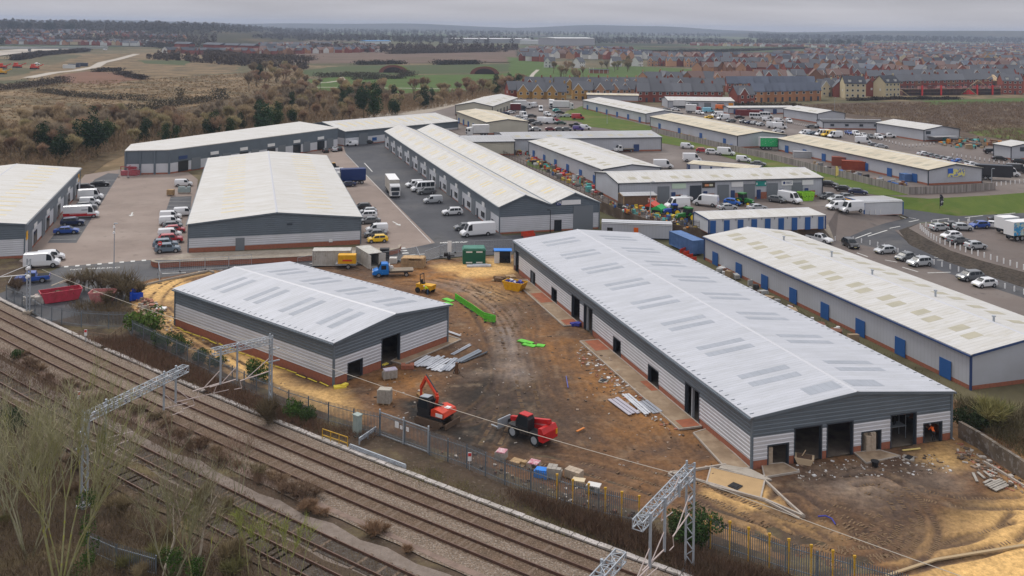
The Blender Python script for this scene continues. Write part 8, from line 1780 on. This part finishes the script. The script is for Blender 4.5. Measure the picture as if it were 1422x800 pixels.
# houses too far and many to count, one mass
def mass(name,label,rows,seed,z=0,ridge=0):
    rr=random.Random(seed); mb=MB(); W=list(WC.values()); mm=[mat('mass_wall_%d'%i,c,rough=.9,spec=.1) for i,c in enumerate(W)]+[mat('mass_roof_%d'%i,c,rough=.8,spec=.15) for i,c in enumerate(RC.values())]; nw=len(W)
    for (x0_,yy0,x1_,yy1,n) in rows:
        for i in range(n):
            f=(i+rr.random()*.7)/n; q_=(x0_+(x1_-x0_)*f,yy0+(yy1-yy0)*f+rr.uniform(-.6,.6)); x_,y_,zb=GH(*q_) if ridge else (*G(*q_),0); w=rr.uniform(8,13);d=8;e=5;rz_=3.6;an=rr.choice((0,1.57))+rr.uniform(-.3,.3); c_,s_=math.cos(an),math.sin(an)
            T=lambda u,v,zz:(x_+u*c_-v*s_,y_+u*s_+v*c_,zz+zb); a=w/2;b_=d/2; wi=rr.choices(range(nw),(6,1,.3,2,2.8,.8,4))[0]; ri=nw+rr.choices(range(4),(5,2,3,1))[0]
            V_=[T(-a,-b_,-1),T(a,-b_,-1),T(a,b_,-1),T(-a,b_,-1),T(-a,-b_,e),T(a,-b_,e),T(a,b_,e),T(-a,b_,e),T(-a,0,e+rz_),T(a,0,e+rz_)]
            mb.add(V_,[(0,1,5,4),(1,2,6,9,5),(2,3,7,6),(3,0,4,8,7)],wi); V2=[T(-a-.3,-b_-.3,e-.1),T(a+.3,-b_-.3,e-.1),T(a+.3,0,e+rz_+.1),T(-a-.3,0,e+rz_+.1),T(a+.3,b_+.3,e-.1),T(-a-.3,b_+.3,e-.1)]; mb.add(V2,[(0,1,2,3),(3,2,4,5)],ri)
    o=mb.build(name,mm); tag(o,label,'housing',None,'stuff')
mass('distant_housing','distant red and grey housing spreading to the right horizon',[(725,75,900,76,44),(730,70,880,71,36),(900,79,1070,81,32),(1075,82,1440,84,70),(1075,77,1440,79,80),(1120,73,1440,74,80),(1160,69,1440,70,80),(1180,65,1440,66.5,80),(960,63,1180,66,70),(1200,62,1440,63,60)],5)
mass('distant_housing','distant dark-roofed housing estate beyond the left heath',[(345,76,525,72,34),(350,72,525,69,36),(355,68,520,66.5,36),(360,65,460,64,24),(230,74,345,75,18)],6)
# scaffolded building site
sx=[G(1256,133),G(1392,131.5)]; d=Vector((sx[1][0]-sx[0][0],sx[1][1]-sx[0][1])); L_=d.length; r_=empty('scaffold','long scaffolded row of half-built houses with red debris netting','scaffold',(sx[0][0],sx[0][1],0),math.atan2(d.y,d.x)); mb=MB(); n=int(L_/2.4)
for i in range(n+1):
    for y_ in (0,1.3): mb.bar((i*L_/n,y_,0),(i*L_/n,y_,7.2),.12)
for z_ in (2,4,5.2,6.2): 
    for y_ in (0,1.3): mb.bar((0,y_,z_),(L_,y_,z_),.12)
mb.build('pole',M_dark,r_); mb=MB(); 
for z_ in (2,4.2): mb.box(0,L_,0,1.3,z_,z_+.1)
mb.build('deck',M_timber,r_); mb=MB(); mb.box(0,L_,1.6,8,0,4.6); mb.build('wall',mat('part_wall',(.09,.07,.065),(.2,.1,.08),.4,rough=.9),r_)
mb=MB(); rr=random.Random(8)
for i in range(26): x_=rr.uniform(0,L_-5); mb.box(x_,x_+rr.uniform(2,6),-.1,-.02,rr.choice((4.4,5.0,5.4)),6.3)
mb.build('debris_netting',mat('netting',(.42,.09,.09),(.5,.3,.28),.3,rough=.8),r_)
for i,f in enumerate((.17,.36,.73,.89)): MB().box(L_*f-.6,L_*f+.6,-.7,-.2,0,6.8).build('rubbish_chute',MATS['sign_red'],r_)
for x_,y_,l,c_ in ((1345,132,'red triangular gable frame leaning before the scaffold','r'),(1251,134.5,'pale timber roof truss standing beside the cream gable','t'),(1358,122,'bare timber roof truss rising over the scaffold','t'),(1378,121,'half-finished timber roof over the scaffold','T')):
    a,b_=G(x_,y_+(0 if c_!='t' or y_>130 else 8)); mb=MB(); h=3.4 if c_!='T' else 3.0; zb=0 if y_>130 else 5
    mb.bar((-6,0,zb),(0,0,zb+h*1.3),.3); mb.bar((6,0,zb),(0,0,zb+h*1.3),.3); mb.bar((-6,0,zb),(6,0,zb),.25)
    if c_=='r': mb.add([(-4.5,-.1,zb+.4),(4.5,-.1,zb+.4),(0,-.1,zb+h*1.15)],[(0,1,2)],1)
    if c_=='T': mb.add([(-6,0,zb),(6,0,zb),(5,7,zb+4.4),(-5,7,zb+4.4)],[(0,1,2,3)])
    o=mb.build('roof_truss',[mat('truss',(.6,.45,.28),rough=.9),MATS['sign_red']],None,(a,b_,.1)); tag(o,l,'roof truss')
# large far sheds
def far_shed(label,p0,p1,h,dep,wm,rm,rise=2):
    a=G(*p0);b_=G(*p1); d=Vector((b_[0]-a[0],b_[1]-a[1])); an=math.atan2(d.y,d.x); r_=empty('warehouse',label,'building',(a[0],a[1],-1),an); L_=d.length
    MB().box(0,L_,0,dep,0,h+1).build('wall',wm,r_); MB().prism([(0,0),(0,0)],0,0) if 0 else None
    mb=MB(); mb.add([(-1,-1,h+1),(L_+1,-1,h+1),(L_+1,dep/2,h+1+rise),(-1,dep/2,h+1+rise),(L_+1,dep+1,h+1),(-1,dep+1,h+1)],[(0,1,2,3),(3,2,4,5),(1,4,2),(0,3,5)]); mb.build('roof',rm,r_)
M_fw=mat('far_white',(.6,.62,.62),rough=.7); M_fg=mat('far_grey',(.30,.31,.33),rough=.7)
far_shed('long white factory on the left horizon above the red houses',(224,55),(289,54.5),12,40,M_fw,M_fw); far_shed('low white factory right of the long one on the left horizon',(308,53.5),(347,53.5),8,30,mat('far_teal',(.35,.5,.52),rough=.7),M_fw); far_shed('long low grey logistics shed beyond the heath',(634,60),(738,60),11,60,M_fg,mat('far_roof',(.5,.5,.52),rough=.7)); far_shed('tall pale grey warehouse beyond the right estate',(771,63),(826,62.8),17,60,mat('far_lilac',(.36,.35,.38),rough=.7),M_fw); far_shed('white office and sheds beside the tall pale warehouse',(722,61),(769,62),9,40,M_fw,M_fg)
far_shed('small blue-roofed shed beyond the heath',(508,61),(543,60.5),6,18,M_fw,mat('far_blue',(.05,.2,.42),rough=.6)); 
# apartment blocks in brick left of centre
for i,(a,b_) in enumerate((((282,72),(305,73)),((312,73.5),(330,73.8)),((333,74),(352,74.5)),((242,71),(262,71.5)))): far_shed('%s red brick apartment block from the left beyond the meadow'%ORD[(1,2,3,0)[i]],a,b_,11,14,mat('block_red',(.20,.05,.045),(.3,.1,.08),.12,rough=.9),mat('block_roof',(.07,.08,.1),rough=.8),3)
# road bridge / viaduct on the left
a=G(-20,72);b_=G(150,71); d=Vector((b_[0]-a[0],b_[1]-a[1])); r_=empty('road_bridge','long pale road viaduct with parapet at the left edge of the valley','bridge',(a[0],a[1],0),math.atan2(d.y,d.x)); L_=d.length; MB().box(0,L_,0,12,3.5,5.5).build('deck',mat('bridge_grey',(.36,.38,.38),rough=.8),r_); MB().box(0,L_,-.3,0,5.5,6.8).build('parapet',mat('parapet',(.5,.53,.53),rough=.8),r_)
for f in (.1,.35,.6,.85): MB().box(L_*f-1,L_*f+1,2,10,0,3.5).build('pier',M_fg,r_)
bm_=MB(); a=G(713,60); 
# brick arches in the green field, brick building on the green slope, orange plant, cabins
for x_,y_,l in ((673,103,'dark brick arch building in the green field'),(546,101,'red brick earth-covered mound in the green field')):
    a,b_=G(x_,y_); mb=MB(); n=10
    for i in range(n): t0,t1=math.pi*i/n,math.pi*(i+1)/n; mb.quad((13*math.cos(t0),0,7*math.sin(t0)),(13*math.cos(t1),0,7*math.sin(t1)),(13*math.cos(t1),10,7*math.sin(t1)),(13*math.cos(t0),10,7*math.sin(t0)))
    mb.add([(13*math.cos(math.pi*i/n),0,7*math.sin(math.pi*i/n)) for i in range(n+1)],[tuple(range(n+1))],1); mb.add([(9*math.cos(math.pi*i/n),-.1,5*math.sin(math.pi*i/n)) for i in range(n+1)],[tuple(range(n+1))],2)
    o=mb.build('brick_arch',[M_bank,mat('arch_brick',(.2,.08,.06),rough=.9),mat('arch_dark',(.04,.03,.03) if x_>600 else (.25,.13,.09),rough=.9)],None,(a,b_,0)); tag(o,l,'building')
x_,y_=G(832,102); r_=empty('brick_building','low flat brick building with white frames on the green slope','building',(x_,y_,0)); MB().box(-9,9,0,7,0,3.4).build('wall',M_brick,r_); MB().box(-10,10,-1,8,3.4,3.7).build('roof',M_dark,r_)
for q in (-9,-5.5,0,4,8): MB().box(q-.2,q+.2,-1,-.7,0,5.5 if q<-4 else 3.6).build('frame_post',M_ww,r_)
for i,(x_,y_) in enumerate(((3,95),(24,94),(48,96),(2,103))): 
    a,b_=G(x_,y_); q=MB().rbox(0,0,.5,5,2.4,1.5).rbox(-1,0,2,2,2,1.4).bar((2,0,1.5),(6,0,3.2),.5).rbox(0,1.3,0,5,.6,.9,0,1).rbox(0,-1.3,0,5,.6,.9,0,1); o=q.build('earth_mover',[MATS['plant_orange'] if i<3 else MATS['plant_yellow'],MATS['plant_black']],None,(a,b_,0)); o.scale=(1.3,1.3,1.3); tag(o,'%s orange earth mover from the left beside the far track'%ORD[i] if i<3 else 'yellow earth mover at the left edge of the meadow','earth mover')
for i,(x_,y_) in enumerate(((103,93.5),(114,92),(96,95))):
    a,b_=G(x_,y_); o=MB().rbox(0,0,0,10,3,3).rbox(0,0,3,10.3,3.3,.2).build('site_cabin',mat('cabin_dark',(.05,.06,.09),rough=.6) if i<2 else M_fw,None,(a,b_,0)); tag(o,('dark blue site cabin, left one beside the pale track','dark blue site cabin, right one beside the pale track','white site cabin beside the dark pair')[i],'cabin')
# left ridge carrying the old town
def LH(x_,y_):
    f=max(0,min(1,(y_-1500)/1500)); f=f*f*(3-2*f); r_=x_/y_; g_=max(0,min(1,(-.18-r_)/.2)); g_=g_*g_*(3-2*g_)
    return -1+ (27+5*math.sin(x_*.004)+3*math.sin(x_*.011+y_*.002))*f*g_
def GH(px_,py_):
    u=px_-711; v=py_-38; a=u*CR+v*SR; b_=-u*SR+v*CR
    Y=1300
    while Y<5200:
        if 42-b_*Y/F<=LH(a*Y/F,Y): return (a*Y/F,Y,LH(a*Y/F,Y))
        Y+=20
    Y=3600; return (a*Y/F,Y,LH(a*Y/F,Y))
hg=MB(); nx_,ny_=60,40
for j in range(ny_+1):
    for i in range(nx_+1):
        y_=1450+j*110; x_=-.62*y_+(.5*y_)*i/nx_; hg.v.append((x_,y_,LH(x_,y_)-.6 if i<nx_ and j else -2))
for j in range(ny_):
    for i in range(nx_): k=j*(nx_+1)+i; hg.f.append((k,k+1,k+nx_+2,k+nx_+1)); hg.m.append(0)
struct(hg,'hills',mat('ridge_ground',(.075,.07,.045),(.05,.05,.035),.01,rough=1,spec=0,det=8,c3=(.13,.10,.06),ns3=.006,lo3=.55,hi3=.65),smooth=True)
# far trees: clumps of ragged triangles
def wood(name,label,poly,n,col,s0,s1,seed,leaf=1.6,tri=34,z=-1,ridge=0):
    rr=random.Random(seed); P=[G(*p) for p in poly]; xs=[p[0] for p in P]; ys=[p[1] for p in P]; m=n*8; px_=np.array([rr.uniform(min(p[0] for p in poly),max(p[0] for p in poly)) for _ in range(m)]); py_=np.array([rr.uniform(min(p[1] for p in poly),max(p[1] for p in poly)) for _ in range(m)]); ok=inside(px_,py_,poly); px_=px_[ok][:n]; py_=py_[ok][:n]; mb=MB()
    for a,b_ in zip(px_,py_):
        x_,y_=G(a,b_) if not ridge else GH(a,b_)[:2]; h=rr.uniform(s0,s1); z=-1 if not ridge else LH(x_,y_)-.5; w_=h*rr.uniform(.35,.6)
        for k in range(tri):
            t=rr.random(); v=Vector((rr.gauss(0,.45),rr.gauss(0,.45),0))*w_*(1-.45*t); p=Vector((x_,y_,z))+v+Vector((0,0,h*(.12+.88*t))); u=Vector((rr.gauss(0,1),rr.gauss(0,1),rr.gauss(0,1))).normalized(); q=u.cross(Vector((rr.gauss(0,1),rr.gauss(0,1),rr.gauss(0,1)))).normalized(); s=leaf*rr.uniform(.6,1.4)*h/11; mb.add([tuple(p-u*s),tuple(p+u*s),tuple(p+q*s*1.4)],[(0,1,2)])
    o=mb.build(name,M_twig); o.color=(*col,1); tag(o,label,'woodland',None,'stuff')
wood('far_woodland','dark wooded ridge of bare trees along the left horizon',[(-20,34),(80,35),(250,38),(430,41),(430,46),(250,46),(80,43),(-20,42)],800,(.07,.068,.055),12,20,1,ridge=1)
wood('far_woodland','mixed trees among the old town houses on the left',[(-20,44),(180,46),(300,50),(300,66),(200,66),(100,60),(-20,56)],430,(.085,.07,.06),7,13,2,ridge=1)
wood('far_woodland','dark band of trees beyond the dark-roofed estate',[(350,48),(520,50),(640,54),(740,56),(740,60),(640,61),(500,58),(350,56)],620,(.06,.055,.05),10,16,3)
wood('far_woodland','low bluish woodland across the middle horizon',[(300,40.5),(720,44),(1000,49),(1000,53),(720,50),(300,46)],900,(.05,.055,.05),12,22,4)
wood('far_woodland','wooded ridge on the right horizon',[(1040,50.5),(1200,51),(1440,54),(1440,60),(1200,58),(1040,55)],900,(.045,.05,.045),14,28,5)
wood('far_woodland','scattered trees and hedges beyond the right estate',[(820,54),(1190,60),(1190,64),(950,62),(820,60)],420,(.055,.055,.05),8,16,6)
wood('far_woodland','brown bare trees along the stream beyond the heath',[(430,66),(720,66),(720,72),(560,74),(430,72)],320,(.08,.06,.05),7,12,7)
wood('far_woodland','brown bare trees between the meadow and the brick apartment blocks',[(210,79),(300,82),(430,94),(420,98),(340,92),(200,83)],150,(.09,.07,.055),6,11,8)
wood('far_woodland','thin horizon line of hazy woods',[(-100,34),(300,36.5),(711,42),(1100,47),(1500,52),(1500,50),(1100,44.5),(711,39.5),(300,33.8),(-100,28.5)],900,(.05,.055,.05),18,34,9,leaf=2.4)
for i,(x_,y_,h,c_) in enumerate(((18,37.5,22,(.02,.035,.025)),(70,40.5,26,(.018,.03,.022)),(97,40,20,(.03,.045,.03)),(38,39,20,(.02,.035,.025)),(2,60,16,(.02,.035,.025)),(1165,62,26,(.035,.045,.035)),(1178,62,24,(.035,.045,.035)),(1192,63,20,(.04,.045,.035)),(1136,58,20,(.045,.055,.05)))):
    a,b_=G(x_,y_+2); s=h/10; zz=-1
    if i<4: a,b_,zz=GH(x_,y_+5); s*=1.35
    plant('ever',a,b_,s,c_,'round dark evergreen' if x_<200 else 'dark clump tree','standing out on the left horizon' if x_<200 else 'standing on the right skyline',z=zz).scale=(s*1.9,s*1.5,s)
mass('distant_housing','old town houses among trees on the left horizon',[(-10,52,150,51,34),(0,57,110,56,20),(60,48,200,48,28),(140,60,240,62,22),(0,46,120,45,26),(170,52,260,53,22),(0,61,230,64,44)],7,ridge=1)
# low hills beyond
hm_=MB()
def hill(x0_,x1_,y_,h,seed):
    n=40; rr=random.Random(seed); prev=None
    for i in range(n+1):
        f=i/n; x_=x0_+(x1_-x0_)*f; hh=h*math.sin(math.pi*f)**.7*(1+.12*math.sin(f*9+seed)+.06*math.sin(f*23)); cur=((x_,y_,-2),(x_,y_+900,hh),(x_,y_+2600,hh*.9))
        if prev:
            for k in (0,1): hm_.quad(prev[k],cur[k],cur[k+1],prev[k+1])
        prev=cur
hill(-7200,-2500,9200,62,1); hill(-3800,800,8200,58,2); hill(1500,6500,5600,64,3); hill(-500,3000,8500,70,4)
struct(hm_,'hills',mat('hill_green',(.06,.065,.05),(.04,.045,.035),.003,rough=1,spec=0,det=8,c3=(.1,.09,.06),ns3=.002),smooth=True)
# haze


hmat=bpy.data.materials.new('haze'); hmat.use_nodes=True; nt=hmat.node_tree; nt.nodes.clear(); o_=N(nt,'ShaderNodeOutputMaterial'); pv=N(nt,'ShaderNodeVolumePrincipled'); pv.inputs['Color'].default_value=(.62,.72,.92,1); pv.inputs['Density'].default_value=HAZE; pv.inputs['Anisotropy'].default_value=.1; nt.links.new(pv.outputs[0],o_.inputs['Volume'])
ob=MB().box(-13500,13500,-60,13500,-4,96).build('haze',hmat); ob['kind']='stuff'; ob['label']='thin blue-grey haze over the whole valley'; ob['category']='haze'
settle()
